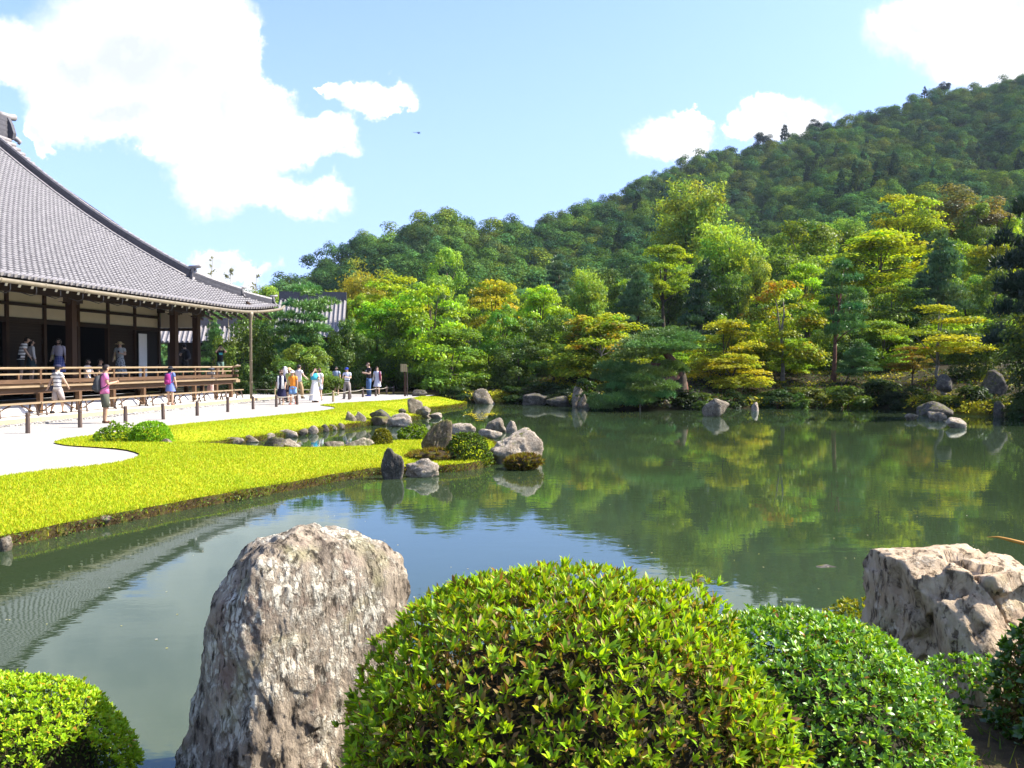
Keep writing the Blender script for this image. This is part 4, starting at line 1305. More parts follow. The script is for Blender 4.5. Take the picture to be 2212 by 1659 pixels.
def crown_mesh(name, kind, seed, n=9000, npad=30, size=0.032, prof='dome', mat=None, flat=0.35, pr=(.13, .2), inner=0.25, jit=.45):
    rg = np.random.default_rng(seed)
    h = rg.uniform(0.04, .97, npad); a = rg.uniform(0, 2 * np.pi, npad)
    # stratify the bearings so the crown is full all round
    a = (np.arange(npad) * 2.39996 + rg.normal(0, .35, npad))
    rr = .5 * profile(h, prof) * np.where(rg.random(npad) < inner, rg.uniform(.1, .6, npad), rg.uniform(.68, .98, npad))
    pad_r = rg.uniform(*pr, npad) * (.75 + .5 * profile(h, prof))
    pc = np.column_stack([rr * np.cos(a), rr * np.sin(a), h])
    w = pad_r ** 2; k = rg.choice(npad, n, p=w / w.sum())
    if kind == 'maple':                           # level layered sprays, drooping at their rims
        r = np.sqrt(rg.random(n)); th = rg.uniform(0, 2 * np.pi, n)
        lob = 1 + .25 * np.sin(th * 3 + k) + .15 * np.sin(th * 5 + 2 * k)
        d = np.column_stack([r * lob * np.cos(th), r * lob * np.sin(th), rg.normal(0, flat * .32, n) - .42 * r ** 2 * flat * 2])
        c = pc[k] + d * pad_r[k][:, None]
        nr = unit(np.column_stack([d[:, 0] * .5, d[:, 1] * .5, np.full(n, .9)]) + rg.normal(0, .42, (n, 3)))
    else:                                         # rounded clumps
        d = unit(rg.normal(size=(n, 3))); d[:, 2] = np.abs(d[:, 2]) * np.where(rg.random(n) < .75, 1, -1)
        r = rg.random(n) ** .33
        c = pc[k] + d * (r * pad_r[k])[:, None] * np.array([1, 1, .75])
        out = unit(pc * np.array([1, 1, .4]) + 1e-3)[k]
        nr = unit(d * .8 + out * .4 + np.array([0, 0, .45]) + rg.normal(0, jit, (n, 3)))
    s = size * rg.uniform(.7, 1.3, n)
    V, F = cards(c, nr, s * 1.25, s * .85, rg)
    C = leaf_cols(n, rg, groups=k)
    me = mesh_np(name, V, F, mat, np.repeat(C, 4, axis=0))
    return me, pc
def feather_mesh(name, seed, n=9000, nb=46, size=.03, mat=None):
    """airy tree of rising, nodding sprays (bamboo, zelkova)"""
    rg = np.random.default_rng(seed)
    cs, ns, gs = [], [], []
    tips = []
    for i in range(nb):
        a = i * 2.39996 + rg.normal(0, .3)
        h0 = rg.uniform(.0, .55); L = rg.uniform(.3, .55)
        out = rg.uniform(.25, .5) * (1 - .45 * h0)
        t = np.linspace(.25, 1, n // nb)
        x = out * t * (1 + .0); z = h0 + L * np.sin(t * 1.9) / np.sin(1.9) * .95 + rg.uniform(-.05, .1)
        p = np.column_stack([x * np.cos(a), x * np.sin(a), z])
        wob = (.02 + .05 * np.sin(t * np.pi))[:, None]
        p = p + rg.normal(0, 1, p.shape) * wob * np.array([1, 1, .8])
        cs.append(p); gs.append(np.full(len(t), i))
        ns.append(unit(np.column_stack([np.cos(a) * .3 + 0 * t, np.sin(a) * .3 + 0 * t, .6 + 0 * t]) + rg.normal(0, .6, (len(t), 3))))
        tips.append((out * .7 * math.cos(a), out * .7 * math.sin(a), h0 + L * .7))
    c, nr, g = np.vstack(cs), np.vstack(ns), np.concatenate(gs)
    c[:, 2] = (c[:, 2] - c[:, 2].min()) / (c[:, 2].max() - c[:, 2].min())
    s = size * rg.uniform(.7, 1.3, len(c))
    V, F = cards(c, nr, s * 1.7, s * .55, rg)
    return mesh_np(name, V, F, mat, np.repeat(leaf_cols(len(c), rg, groups=g), 4, axis=0)), np.array(tips)
def pine_mesh(name, seed, pads, ntuft=1500, L=.055, W=.007, per=9, mat=None):
    """pads: (x, y, z, r, thickness) in crown units; each pad a cushion of needle tufts"""
    rg = np.random.default_rng(seed)
    pads = np.array(pads, float)
    w = pads[:, 3] ** 2; k = rg.choice(len(pads), ntuft, p=w / w.sum())
    r = np.sqrt(rg.random(ntuft)); th = rg.uniform(0, 2 * np.pi, ntuft)
    lob = 1 + .2 * np.sin(th * 3 + k * 2)
    d = np.column_stack([r * lob * np.cos(th), r * lob * np.sin(th), np.zeros(ntuft)])
    c = pads[k, :3] + d * pads[k, 3][:, None]
    c[:, 2] += pads[k, 4] * (np.sqrt(np.clip(1 - r ** 2, 0, 1)) * rg.uniform(-.3, 1, ntuft) - .25)
    ax = unit(np.column_stack([d[:, 0] * 1.1, d[:, 1] * 1.1, np.full(ntuft, .75)]) + rg.normal(0, .25, (ntuft, 3)))
    n = ntuft * per
    ci, ai = np.repeat(c, per, axis=0), np.repeat(ax, per, axis=0)
    dr = unit(ai + rg.normal(0, .62, (n, 3)))
    sd = unit(np.cross(dr, rg.normal(size=(n, 3)))) * (W * rg.uniform(.7, 1.3, n))[:, None]
    Ln = (L * rg.uniform(.7, 1.2, n))[:, None]
    V = np.empty((n * 3, 3)); V[0::3] = ci - sd; V[1::3] = ci + sd; V[2::3] = ci + dr * Ln
    C = leaf_cols(n, rg, .2, .08, np.repeat(k, per))
    return mesh_np(name, V, np.arange(n * 3).reshape(-1, 3), mat, np.repeat(C, 3, axis=0)), pads[:, :3]
def rand_pads(seed, n, prof, r=(.12, .22), th=.07):
    rg = np.random.default_rng(seed)
    h = np.linspace(.08, .96, n) + rg.normal(0, .03, n)
    a = np.arange(n) * 2.39996 + rg.normal(0, .4, n)
    R_ = .5 * profile(h.clip(0, 1), prof) * rg.uniform(.35, .78, n)
    return [(R_[i] * math.cos(a[i]), R_[i] * math.sin(a[i]), h[i], rg.uniform(*r) * (.6 + .5 * profile(h.clip(0, 1), prof)[i]), th * rg.uniform(.8, 1.4)) for i in range(n)]

LIB = {}
for mname in ('leaf', 'leaf_yellow', 'leaf_orange'):
    for s in range(3):
        if mname == 'leaf':
            me, pc = crown_mesh('crown', 'maple', 10 + s, 13000, 44, .028, 'dome', M['leaf'], pr=(.08, .19))
            LIB['maple%d' % s] = (me, pc)
        else:
            me = LIB['maple%d' % s][0].copy(); me.materials[0] = M[mname]
            LIB[('maple_y%d' if 'yellow' in mname else 'maple_o%d') % s] = (me, LIB['maple%d' % s][1])
for s in range(3):
    LIB['broad%d' % s] = crown_mesh('crown', 'broad', 40 + s, 11000, 42, .028, 'dome', M['leaf'], pr=(.10, .17))
    LIB['tall%d' % s] = crown_mesh('crown', 'broad', 60 + s, 11000, 52, .026, 'tall', M['leaf'], pr=(.09, .15))
for s in range(2):
    LIB['feather%d' % s] = feather_mesh('crown', 80 + s, 11000, 56, .026, M['leaf'])
    me = LIB['feather%d' % s][0].copy(); me.materials[0] = M['leaf_yellow']
    LIB['feather_y%d' % s] = (me, LIB['feather%d' % s][1])
for s in range(3):
    LIB['pine%d' % s] = pine_mesh('crown', 100 + s, rand_pads(100 + s, 26, 'cone' if s < 2 else 'tall', (.13, .22), .06), 1900, .06, .0075, 8, M['needle'])
# level-branched maple by the far shore
me, pc = crown_mesh('crown', 'maple', 31, 9000, 16, .032, 'umbrella', M['leaf_yellow'], .22, (.2, .3), .4)
LIB['flat0'] = (me, pc)

def limb_mesh(base, top, tips, r0, bark, name='trunk', nl=8, seed=0, bend=0.0, mid=None):
    """tapered trunk from base to top with limbs reaching to some of the crown's clumps (all world offsets from the base)"""
    rg = random.Random(seed)
    mb = MB()
    top = Vector(top)
    pts, rad = [], []
    for i in range(8):
        t = i / 7
        p = Vector(base).lerp(top, t)
        if mid is not None:
            m_ = Vector(mid); a = Vector(base).lerp(m_, min(1, t * 2)); b = m_.lerp(top, max(0, t * 2 - 1)); p = a if t < .5 else b
        p = p + Vector((rg.uniform(-1, 1), rg.uniform(-1, 1), 0)) * r0 * .8 * math.sin(t * math.pi)
        pts.append(p); rad.append(r0 * (1.35 if i == 0 else 1 - .78 * t))
    mb.tube(pts, rad, 8)
    tips = list(tips); rg.shuffle(tips)
    for tp in tips[:nl]:
        tp = Vector(tp)
        t = rg.uniform(.4, .85)
        i = t * 7; j = int(i)
        s = pts[j].lerp(pts[min(7, j + 1)], i - j)
        if tp.z < s.z - .1 * top.z:
            s = pts[3]
        m_ = s.lerp(tp, .5) + Vector((0, 0, (tp - s).length * .08))
        r = r0 * (1 - .7 * t) * .6
        mb.tube([s, m_, tp], [r, r * .65, r * .2], 6)
    return mb.mesh(name, bark, True)
TREES = []
KCOL = 1.95
def tree(name, label, u0, u1, v0, v1, Y, var, color, bark='bark', ub=None, group=None, cat='tree', trunk_r=None, nl=8, depth=1.0, zb=None, mid=None):
    """a tree whose crown fills the given bearings and heights as seen from the terrace across the pond, at distance Y"""
    um = (u0 + u1) / 2
    c0, c1 = D(um, v1, Y), D(um, v0, Y)
    w = (u1 - u0) / FPX * Y
    h = c1.z - c0.z
    bx = D(um if ub is None else ub, 800, Y).x
    g = gz(bx, Y) if zb is None else zb
    if c0.z < g - .3: c0.z = g - .3
    h = c1.z - c0.z
    e = thing(name, label, cat, (bx, Y, g), 0, group)
    me, tips = LIB[var]
    rot = random.uniform(0, 6.28)
    link('crown', me, e, (c0.x - bx, 0, c0.z - g), (0, 0, rot), (w, w * depth, h), tuple(x * KCOL for x in color))
    cr, sr = math.cos(rot), math.sin(rot)
    tl = []
    for t_ in tips:
        x, y = t_[0] * w, t_[1] * w * depth
        tl.append((c0.x - bx + x * cr - y * sr, x * sr + y * cr, c0.z - g + t_[2] * h * .95))
    tm = limb_mesh((0, 0, -.15), (c0.x - bx, 0, c0.z - g + h * .72), tl, trunk_r or max(.07, .022 * (c1.z - g)), M[bark], seed=len(TREES), nl=nl, mid=mid)
    link('trunk', tm, e)
    TREES.append((bx, Y))
    return e
# leaf colours (albedo)
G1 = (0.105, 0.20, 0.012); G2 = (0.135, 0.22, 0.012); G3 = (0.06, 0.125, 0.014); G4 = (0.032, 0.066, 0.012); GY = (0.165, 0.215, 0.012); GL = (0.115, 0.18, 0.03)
OL = (0.135, 0.125, 0.025); PN = (0.05, 0.11, 0.025); PB = (0.046, 0.09, 0.034); PD = (0.016, 0.036, 0.013); PL = (0.05, 0.11, 0.028)

# --- around the far end of the hall and court
tree('pine_tree', 'soft light green pine rising just beyond the drainpipe end of the hall', 578, 742, 622, 800, 55, 'pine2', (.065, .14, .034), ub=655)
tree('pine_tree', 'small pine seen between the last column and the end of the veranda', 425, 500, 688, 800, 58, 'pine0', PN)
tree('cherry_tree', 'dark leafy tree with a few yellow leaves under the hall eave beyond the veranda', 470, 580, 676, 850, 54, 'broad0', (0.06, 0.095, 0.012))
tree('broadleaf_tree', 'shadowy tree filling the gap behind the bamboo-coloured drainpipe', 525, 625, 690, 845, 60, 'broad2', G4)
tree('camellia_tree', 'low rounded glossy leaved tree behind the visitors in the orange shirt', 600, 716, 748, 856, 49.5, 'broad1', (0.08, 0.125, 0.02), trunk_r=.06)
tree('broadleaf_tree', 'tall thin olive tree rising above the second hall roof', 712, 862, 556, 745, 78, 'feather_y0', (.15, .145, .02), ub=780)
tree('maple_tree', 'broad bright green maple above the guard in the blue cap', 745, 905, 640, 835, 58, 'maple0', G1, ub=800)
tree('maple_tree', 'yellow tipped maple standing behind the bright green maple by the court', 790, 930, 590, 730, 66, 'maple_y1', GY)
tree('maple_tree', 'large fresh green maple above the man in the black shirt', 850, 1012, 605, 815, 56, 'maple1', G2, ub=935)
tree('maple_tree', 'wide low maple with visible limbs overhanging the corner of the court', 905, 1060, 700, 850, 49.5, 'maple2', (0.075, 0.125, 0.014), ub=968, bark='bark')
tree('broadleaf_tree', 'upright light green tree with a loose top, tallest behind the court maples', 915, 1016, 545, 705, 76, 'tall0', (.13, .215, .03))
tree('maple_tree', 'golden topped maple between the green maples near the middle of the far shore', 1012, 1130, 600, 735, 64, 'maple_y0', (.19, .19, .014))
tree('maple_tree', 'tall green maple over the dark shore behind the pointed rock', 1035, 1140, 650, 845, 53, 'maple1', G3, ub=1085)
tree('maple_tree', 'bright lime maple with rounded tufts next to the golden topped maple', 1105, 1230, 612, 775, 57, 'maple0', G2)
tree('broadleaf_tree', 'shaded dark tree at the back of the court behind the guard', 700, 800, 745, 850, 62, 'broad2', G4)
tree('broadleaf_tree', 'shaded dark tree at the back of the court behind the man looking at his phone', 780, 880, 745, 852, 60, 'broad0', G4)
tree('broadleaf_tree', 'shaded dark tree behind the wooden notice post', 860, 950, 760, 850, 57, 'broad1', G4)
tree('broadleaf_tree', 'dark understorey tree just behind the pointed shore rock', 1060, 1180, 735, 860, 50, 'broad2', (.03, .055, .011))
# --- middle of the far shore
tree('pine_tree', 'hazy blue green pine standing well behind the maples at the hill foot', 1172, 1242, 556, 650, 84, 'pine2', (.05, .095, .045))
tree('broadleaf_tree', 'feathery light green tree above the reddening maple', 1222, 1322, 572, 720, 66, 'feather1', GL)
tree('broadleaf_tree', 'dense mid green tree between the lime maple and the reddening maple', 1160, 1262, 680, 852, 54, 'broad1', (.045, .085, .014))
tree('maple_tree', 'reddening maple with coral leaf tips beside the leaning shore pine', 1194, 1402, 672, 830, 46.5, 'maple_o0', (.13, .17, .013), ub=1298, bark='bark_grey')
tree('pine_tree', 'dark blue green pine behind the reddening maple', 1312, 1436, 576, 720, 62, 'pine0', PB)
tree('pine_tree', 'very dark conical pine in the middle above the yellow maple', 1455, 1580, 566, 760, 55, 'pine1', PD, ub=1515)
tree('maple_tree', 'green maple between the two dark pines at mid height', 1378, 1492, 525, 640, 72, 'maple2', (.12, .165, .012))
tree('bamboo_grove', 'tall light green airy clump rising above the dark conical pine', 1478, 1672, 468, 690, 76, 'feather1', (.125, .195, .028), cat='bamboo clump')
tree('broadleaf_tree', 'olive plume shaped tree, tallest crown before the hill', 1388, 1592, 386, 610, 98, 'feather1', (.115, .16, .028))
tree('maple_tree', 'golden yellow maple just beside the leaning shore pine', 1492, 1634, 684, 810, 45, 'maple_y2', (.19, .19, .012), ub=1560)
tree('maple_tree', 'little forked maple low over the moss slope behind the grey boulder', 1530, 1656, 760, 845, 42.5, 'maple_y0', (.17, .185, .014), ub=1572, trunk_r=.09)
tree('maple_tree', 'big orange tinged maple with a bare leaning lower trunk', 1606, 1776, 598, 790, 46.5, 'maple_o1', (.135, .17, .012), ub=1690, bark='bark_grey')
tree('maple_tree', 'pale leaved maple between the conical pine and the orange maple', 1595, 1668, 560, 720, 66, 'tall1', (.12, .16, .02))
# --- the side toward the right-hand bank
tree('pine_tree', 'tall straight green pine with a slim bare trunk on the moss slope', 1758, 1874, 570, 735, 46, 'pine2', PN, ub=1800, bark='bark_red', nl=12)
tree('pine_tree', 'low spreading pine branch mass beside the slim trunked pine', 1800, 1912, 735, 812, 45, 'pine0', PL, ub=1822, trunk_r=.06)
tree('maple_tree', 'wide yellow green maple high on the slope behind the slim trunked pine', 1790, 2015, 496, 640, 68, 'maple_y0', GY, ub=1900)
tree('maple_tree', 'topmost sunlit maple below the hill forest', 1872, 2028, 412, 560, 88, 'maple1', (.16, .19, .012))
tree('bamboo_grove', 'small pale green airy clump at the top edge of the garden wood', 1790, 1880, 455, 560, 96, 'feather0', (.10, .175, .035), cat='bamboo clump')
tree('broadleaf_tree', 'brownish olive rounded tree under the hill at the top of the garden', 2000, 2160, 402, 520, 92, 'broad0', (.085, .078, .03))
tree('broadleaf_tree', 'deep green layered tree on the slope between the airy clump and the yellow maple', 1655, 1812, 480, 640, 82, 'broad1', (.07, .11, .015))
tree('maple_tree', 'fresh lime maple showing between the orange maple and the tall pine', 1690, 1790, 560, 700, 64, 'maple2', G2)
tree('pine_tree', 'grey green open pine standing above the flat topped maple', 1952, 2108, 502, 700, 52, 'pine0', PB, ub=2030, bark='bark_grey', nl=12)
tree('maple_tree', 'flat topped maple with a pale crooked trunk leaning from the far shore', 1962, 2110, 655, 765, 38.5, 'flat0', (.16, .185, .014), ub=2044, bark='bark_grey', mid=(-.5, 0, 1.15), trunk_r=.12)
tree('maple_tree', 'rusty leaved low maple in the shade of the moss slope', 1928, 2014, 745, 800, 43, 'maple_o2', (.10, .08, .014), trunk_r=.05)
tree('maple_tree', 'mid green maple tangled behind the flat topped maple', 1860, 1990, 610, 760, 52, 'maple_y1', (.085, .115, .012))
tree('maple_tree', 'yellowing maple behind the grey green open pine', 2080, 2215, 520, 680, 62, 'maple_y2', (.13, .15, .013))
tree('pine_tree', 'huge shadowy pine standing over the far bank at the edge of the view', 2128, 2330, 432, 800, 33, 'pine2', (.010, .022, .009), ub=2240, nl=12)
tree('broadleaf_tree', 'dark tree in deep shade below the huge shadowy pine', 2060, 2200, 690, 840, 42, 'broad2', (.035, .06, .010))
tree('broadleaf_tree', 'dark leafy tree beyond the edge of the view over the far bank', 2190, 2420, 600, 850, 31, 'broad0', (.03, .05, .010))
# --- filling the garden wood behind: three kinds that nothing in the picture tells apart
fill = [('broadleaf_tree', 'dark green broadleaf tree', ['broad0', 'broad1', 'broad2'], (.05, .088, .014)),
        ('maple_tree', 'sunlit yellow green maple', ['maple0', 'maple1', 'maple2', 'maple_y0'], (.115, .175, .012)),
        ('broadleaf_tree', 'mid green tall crowned tree', ['tall0', 'tall1', 'tall2'], (.08, .13, .018))]
NEAR = [(560, 'the drainpipe'), (640, 'the soft light green pine'), (730, 'the camellia tree'), (800, 'the thin olive tree'), (870, 'the bright green court maple'), (930, 'the large fresh green maple'), (985, 'the upright light green tree'), (1070, 'the golden topped maple'),
        (1150, 'the lime maple'), (1210, 'the hazy pine'), (1270, 'the feathery light green tree'), (1330, 'the reddening maple'), (1390, 'the blue green pine'), (1440, 'the leaning shore pine'), (1515, 'the dark conical pine'), (1570, 'the golden yellow maple'),
        (1630, 'the pale leaved maple'), (1690, 'the big orange tinged maple'), (1745, 'the fresh lime maple'), (1815, 'the slim trunked pine'), (1900, 'the wide yellow green maple'), (1965, 'the rusty low maple'), (2030, 'the grey green open pine'), (2090, 'the flat topped maple'), (2150, 'the yellowing maple'), (2230, 'the huge shadowy pine')]
rf = random.Random(11)
def filler(u, Y, top, bot, wd, kind, row):
    n_, l_, vs_, c_ = fill[kind]
    j = rf.uniform(.8, 1.25)
    near = min(NEAR, key=lambda q: abs(q[0] - u))[1]
    tree(n_, '%s in the %s row behind %s' % (l_, row, near), u - wd / 2, u + wd / 2, top, bot, Y, rf.choice(vs_), tuple(x * j for x in c_), group='trees massed in the garden wood', nl=5)
for i in range(92):
    # the rows of the wood, their tops following the line the photograph shows
    row = i % 3
    u = 560 + (i // 3) * (1760 / 30) + rf.uniform(-30, 30)
    Y = (58, 74, 92)[row] + rf.uniform(-4, 5)
    top = np.interp(u, [560, 700, 900, 1150, 1330, 1500, 1750, 2000, 2300], [[700, 700, 690, 690, 690, 690, 640, 600, 600], [660, 650, 630, 640, 630, 600, 560, 520, 500], [640, 625, 600, 620, 600, 540, 505, 470, 440]][row]) + rf.uniform(-14, 22)
    wd = rf.uniform(85, 125)
    kind = rf.choice([0, 1, 1, 2]) if row else rf.choice([0, 0, 2, 1])
    if u < 640 and row == 0: continue
    filler(u, Y, top, min(848, top + rf.uniform(130, 190)), wd, kind, ('second', 'third', 'hindmost')[row])
for i in range(19):
    # low trees on the moss slope close behind the shore
    u = 1195 + i * 54 + rf.uniform(-14, 14)
    filler(u, rf.uniform(47.5, 52), rf.uniform(705, 745) - (30 if u > 1800 else 0), rf.uniform(795, 815), rf.uniform(85, 120), rf.choice([0, 0, 2, 1]), 'first')

# --- the pine leaning over the water on props
def leaning_pine():
    Y = 39.2
    base = D(1478, 870, Y + .6); g = gz(base.x, base.y)
    e = thing('leaning_pine', 'broad cushion shaped pine leaning over the pond on a wooden prop', 'tree', (base.x, base.y, g))
    s = Y / FPX
    def o(u, v, dy=0.0):
        p = D(u, v, Y + dy); return (p.x - base.x, p.y - base.y, p.z - g)
    groups = [[(1400, 735, 40, 0), (1440, 722, 48, .4), (1470, 730, 38, -.4), (1372, 752, 36, .3), (1350, 768, 26, -.2), (1420, 745, 46, -.8), (1455, 748, 44, -.5), (1390, 758, 40, -.7), (1486, 748, 26, .2)],
              [(1330, 790, 32, .2), (1360, 795, 34, -.3), (1312, 812, 26, .3), (1345, 818, 32, -.5), (1380, 806, 26, .6), (1322, 838, 22, -.2)],
              [(1380, 815, 36, -1.0), (1410, 805, 34, -.7), (1352, 832, 28, -.9), (1430, 832, 30, -1.2), (1395, 836, 38, -1.4), (1420, 850, 26, -1.3), (1370, 852, 30, -1.3)],
              [(1330, 862, 30, -1.4), (1302, 874, 22, -1.5), (1355, 866, 26, -1.6), (1385, 862, 24, -1.6), (1288, 866, 16, -1.3)],
              [(1448, 790, 24, .2), (1462, 796, 16, .3)]]
    for i, gp in enumerate(groups):
        pads = [o(u, v, dy) + (r * s * 1.25, .36) for u, v, r, dy in gp]
        me, _ = pine_mesh('foliage_pad', 300 + i, pads, int(300 * len(pads)), .17, .017, 10, M['needle'])
        link('foliage_pad', me, e, color=(.115, .215, .045))
    mb = MB()
    mb.tube([(0, 0, -.2), o(1474, 830, .5), o(1462, 790, .3), o(1440, 765, .2), o(1428, 745, .1)], [.30, .26, .2, .17, .1], 9)
    for a, b in ((o(1436, 760, .2), o(1360, 760, 0)), (o(1440, 770, .2), o(1480, 742, .1)), (o(1455, 790, .2), o(1345, 800, 0)), (o(1462, 800, .2), o(1390, 838, -1.1)), (o(1465, 815, .2), o(1330, 862, -1.3))):
        m_ = Vector(a).lerp(Vector(b), .5) + Vector((0, 0, .15))
        mb.tube([a, m_, b], [.12, .09, .04], 7)
    mb.build('trunk', M['bark_red'], e, smooth=True)
    t = thing('tree_prop', 'thin pale pole standing in the water propping the leaning pine', 'prop', (*o(1382, 884, -1.4)[:2], 0))
    p0, p1 = D(1382, 890, Y - 1.0), D(1384, 850, Y - 1.1)
    t.location = (p0.x, p0.y, ZW - .4)
    MB().tube([(0, 0, 0), (p1.x - p0.x, 0, p1.z - ZW + .4)], [.05, .04], 8).build('pole', M['bark_grey'], t)
    MB().bar((p1.x - p0.x - .25, 0, p1.z - ZW + .4), (p1.x - p0.x + .25, 0, p1.z - ZW + .42), .06, .06).build('crosspiece', M['bark_grey'], t)
leaning_pine()
# old stump and bare props near it
def stump(label, u, v0, v1, Y, r):
    p = D(u, v1, Y); h = (v1 - v0) / FPX * Y
    e = thing('old_trunk', label, 'trunk', (p.x, p.y, p.z))
    bm = bmesh.new()
    m_ = MB()
    pts = [(0, 0, -.2), (.02, 0, h * .2), (-.03, 0, h * .5), (.03, 0, h * .8), (.0, 0, h)]
    m_.tube(pts, [r * 1.5, r * 1.1, r, r * .8, r * .5], 12)
    m_.build('stem', M['bark'], e, smooth=True)
    for k in range(5):
        a = k * 1.3
        MB().tube([(0, 0, .1), (math.cos(a) * r * 1.6, math.sin(a) * r * 1.6, -.12)], [r * .5, r * .15], 6).build('root', M['bark'], e, smooth=True)
stump('thick dark mossy old trunk rising from the far shore beside the leaning pine', 1471, 800, 880, 39.6, .3)

# --- the wood on the hill: 300 trees as things, the far remainder as one mass
HILLV = []
for s in range(5):
    me, _ = crown_mesh('hillside_tree', 'broad', 200 + s, 8000, 20, .036, 'dome', M['hill_leaf'], pr=(.16, .24), inner=.1, jit=.28)
    HILLV.append(me)
for s in range(2):
    me, _ = crown_mesh('hillside_tree', 'broad', 220 + s, 1800, 40, .055, 'cone', M['hill_leaf'], pr=(.08, .14), inner=.1)
    HILLV.append(me)
HILLN = [crown_mesh('hillside_tree', 'broad', 240 + s, 10000, 22, .031, 'dome', M['hill_leaf'], pr=(.15, .23), inner=.1, jit=.3)[0] for s in range(4)]
HC_ = [((.072, .148, .036), 'mid green'), ((.115, .19, .032), 'yellowish green'), ((.042, .094, .036), 'deep green'), ((.088, .13, .038), 'olive')]
HILLP = [(560, 'beside the temple roof tip'), (640, 'above the soft pine by the drainpipe'), (720, 'over the second hall roof'), (790, 'above the thin olive tree'), (860, 'above the bright green maple'), (965, 'above the upright light green tree'),
         (1070, 'above the golden topped maple'), (1170, 'above the lime maple'), (1260, 'above the feathery light green tree'), (1340, 'over the blue green pine'), (1410, 'beside the olive plume tree'), (1490, 'behind the olive plume tree'), (1570, 'above the tall airy clump'),
         (1648, 'below the rounded lone ridge tree'), (1720, 'below the conical lone ridge tree'), (1790, 'over the deep green layered tree'), (1860, 'above the small airy clump'), (1950, 'above the topmost sunlit maple'), (2030, 'below the domed skyline tree'), (2110, 'above the brownish olive tree'), (2190, 'above the huge shadowy pine')]
def hill_wood():
    pts = []
    rg = random.Random(5)
    for k in range(60000):
        u = rg.uniform(-60, 2300); f = rg.random()
        yr = float(ridge_Y(u)); Y = 94 + f * (yr * 1.03 - 94)
        if rg.random() > Y / 450: continue
        X = (u - CXP) / FPX * Y
        pts.append((X, Y, u))
        if len(pts) > 26000: break
    cell, kept = {}, []
    sp = 8.6
    for X, Y, u in pts:
        ci, cj = int(X // sp), int(Y // sp)
        if any((X - a) ** 2 + (Y - b) ** 2 < sp * sp for i in (-1, 0, 1) for j in (-1, 0, 1) for a, b in cell.get((ci + i, cj + j), ())):
            continue
        cell.setdefault((ci, cj), []).append((X, Y))
        kept.append((X, Y, u))
    # which of them the garden wood hides is left to chance; those that show largest come first
    def shows(q):
        X, Y, u = q
        z = float(hill_z(np.array(X), np.array(Y)))
        v = CYP - FPX * ((z + 6 - HC) / Y) - 42
        hid = np.interp(u, [500, 700, 900, 1150, 1330, 1450, 1700, 1900, 2212], [640, 600, 570, 590, 560, 470, 500, 440, 440])
        return (v < hid and 500 < u < 2212, -Y)
    kept.sort(key=shows, reverse=True)
    first, rest = kept[:300], kept[300:]
    print('hill trees', len(kept))
    for X, Y, u in first:
        z = float(hill_z(np.array(X), np.array(Y)))
        con = rg.random() < .08 and u > 1300 and (Y - 94) / (float(ridge_Y(u)) - 94) < .8
        me = HILLV[5 + rg.randrange(2)] if con else HILLV[rg.randrange(5)]
        if Y < 215 and not con: me = HILLN[rg.randrange(4)]
        w = rg.uniform(8.5, 14) * (.6 if con else 1); h = rg.uniform(9, 13.5) * (1.35 if con else 1)
        h = min(h, max(5.5, HC + Y * float(ridge_e(u)) - z + 1.2))
        c, cn = HC_[rg.choice([0, 0, 1, 2, 2, 3])]
        if con: c, cn = (.035, .068, .03), 'dark conical'
        o = link('hillside_tree', me, None, (X, Y, z - 2.2), (0, 0, rg.uniform(0, 6.28)), (w, w * rg.uniform(.85, 1.15), h), c)
        ff = (Y - 94) / (float(ridge_Y(u)) - 94)
        where = min(HILLP, key=lambda q: abs(q[0] - u))[1]
        tag(o, '%s %s tree %s the hill %s' % ('wide' if w > 11.2 else 'narrow', cn, ('at the foot of', 'low on', 'midway up', 'high on', 'near the top of')[min(4, int(ff * 5))], where), 'tree', 'forest trees on the hill')
    # the rest: one mass, points carrying one crown each
    n = len(rest)
    me = bpy.data.meshes.new('far_forest')
    co = np.array([(X, Y, float(hill_z(np.array(X), np.array(Y))) - 2.2) for X, Y, u in rest], dtype=np.float32)
    me.vertices.add(n); me.vertices.foreach_set('co', co.ravel())
    a = me.attributes.new('sc', 'FLOAT_VECTOR', 'POINT')
    w = rng.uniform(8.5, 14, n); a.data.foreach_set('vector', np.column_stack([w, w, rng.uniform(9, 13.5, n)]).astype(np.float32).ravel())
    a = me.attributes.new('rt', 'FLOAT', 'POINT'); a.data.foreach_set('value', rng.uniform(0, 6.28, n).astype(np.float32))
    o = link('far_forest', me)
    o.color = (.07, .138, .036, 1)
    tag(o, 'dense forest continuing over the upper slopes and ridge of the hill', 'forest', kind='stuff')
    lib = bpy.data.collections.new('forest_kinds')
    for i, hm in enumerate(HILLV[:5] + HILLV[:3] + HILLV[5:6]):
        k = bpy.data.objects.new('forest_kind', hm); k.color = HC_[(0, 1, 2, 3, 2, 0, 2, 0, 2)[i]][0] + (1,)
        lib.objects.link(k)
    ng = bpy.data.node_groups.new('forest', 'GeometryNodeTree')
    ng.interface.new_socket('Geometry', in_out='INPUT', socket_type='NodeSocketGeometry')
    ng.interface.new_socket('Geometry', in_out='OUTPUT', socket_type='NodeSocketGeometry')
    N = ng.nodes
    gi, go = N.new('NodeGroupInput'), N.new('NodeGroupOutput')
    ci = N.new('GeometryNodeCollectionInfo'); ci.inputs[0].default_value = lib; ci.inputs[1].default_value = True; ci.inputs[2].default_value = True
    ip = N.new('GeometryNodeInstanceOnPoints'); ip.inputs['Pick Instance'].default_value = True
    ri = N.new('FunctionNodeRandomValue'); ri.data_type = 'INT'
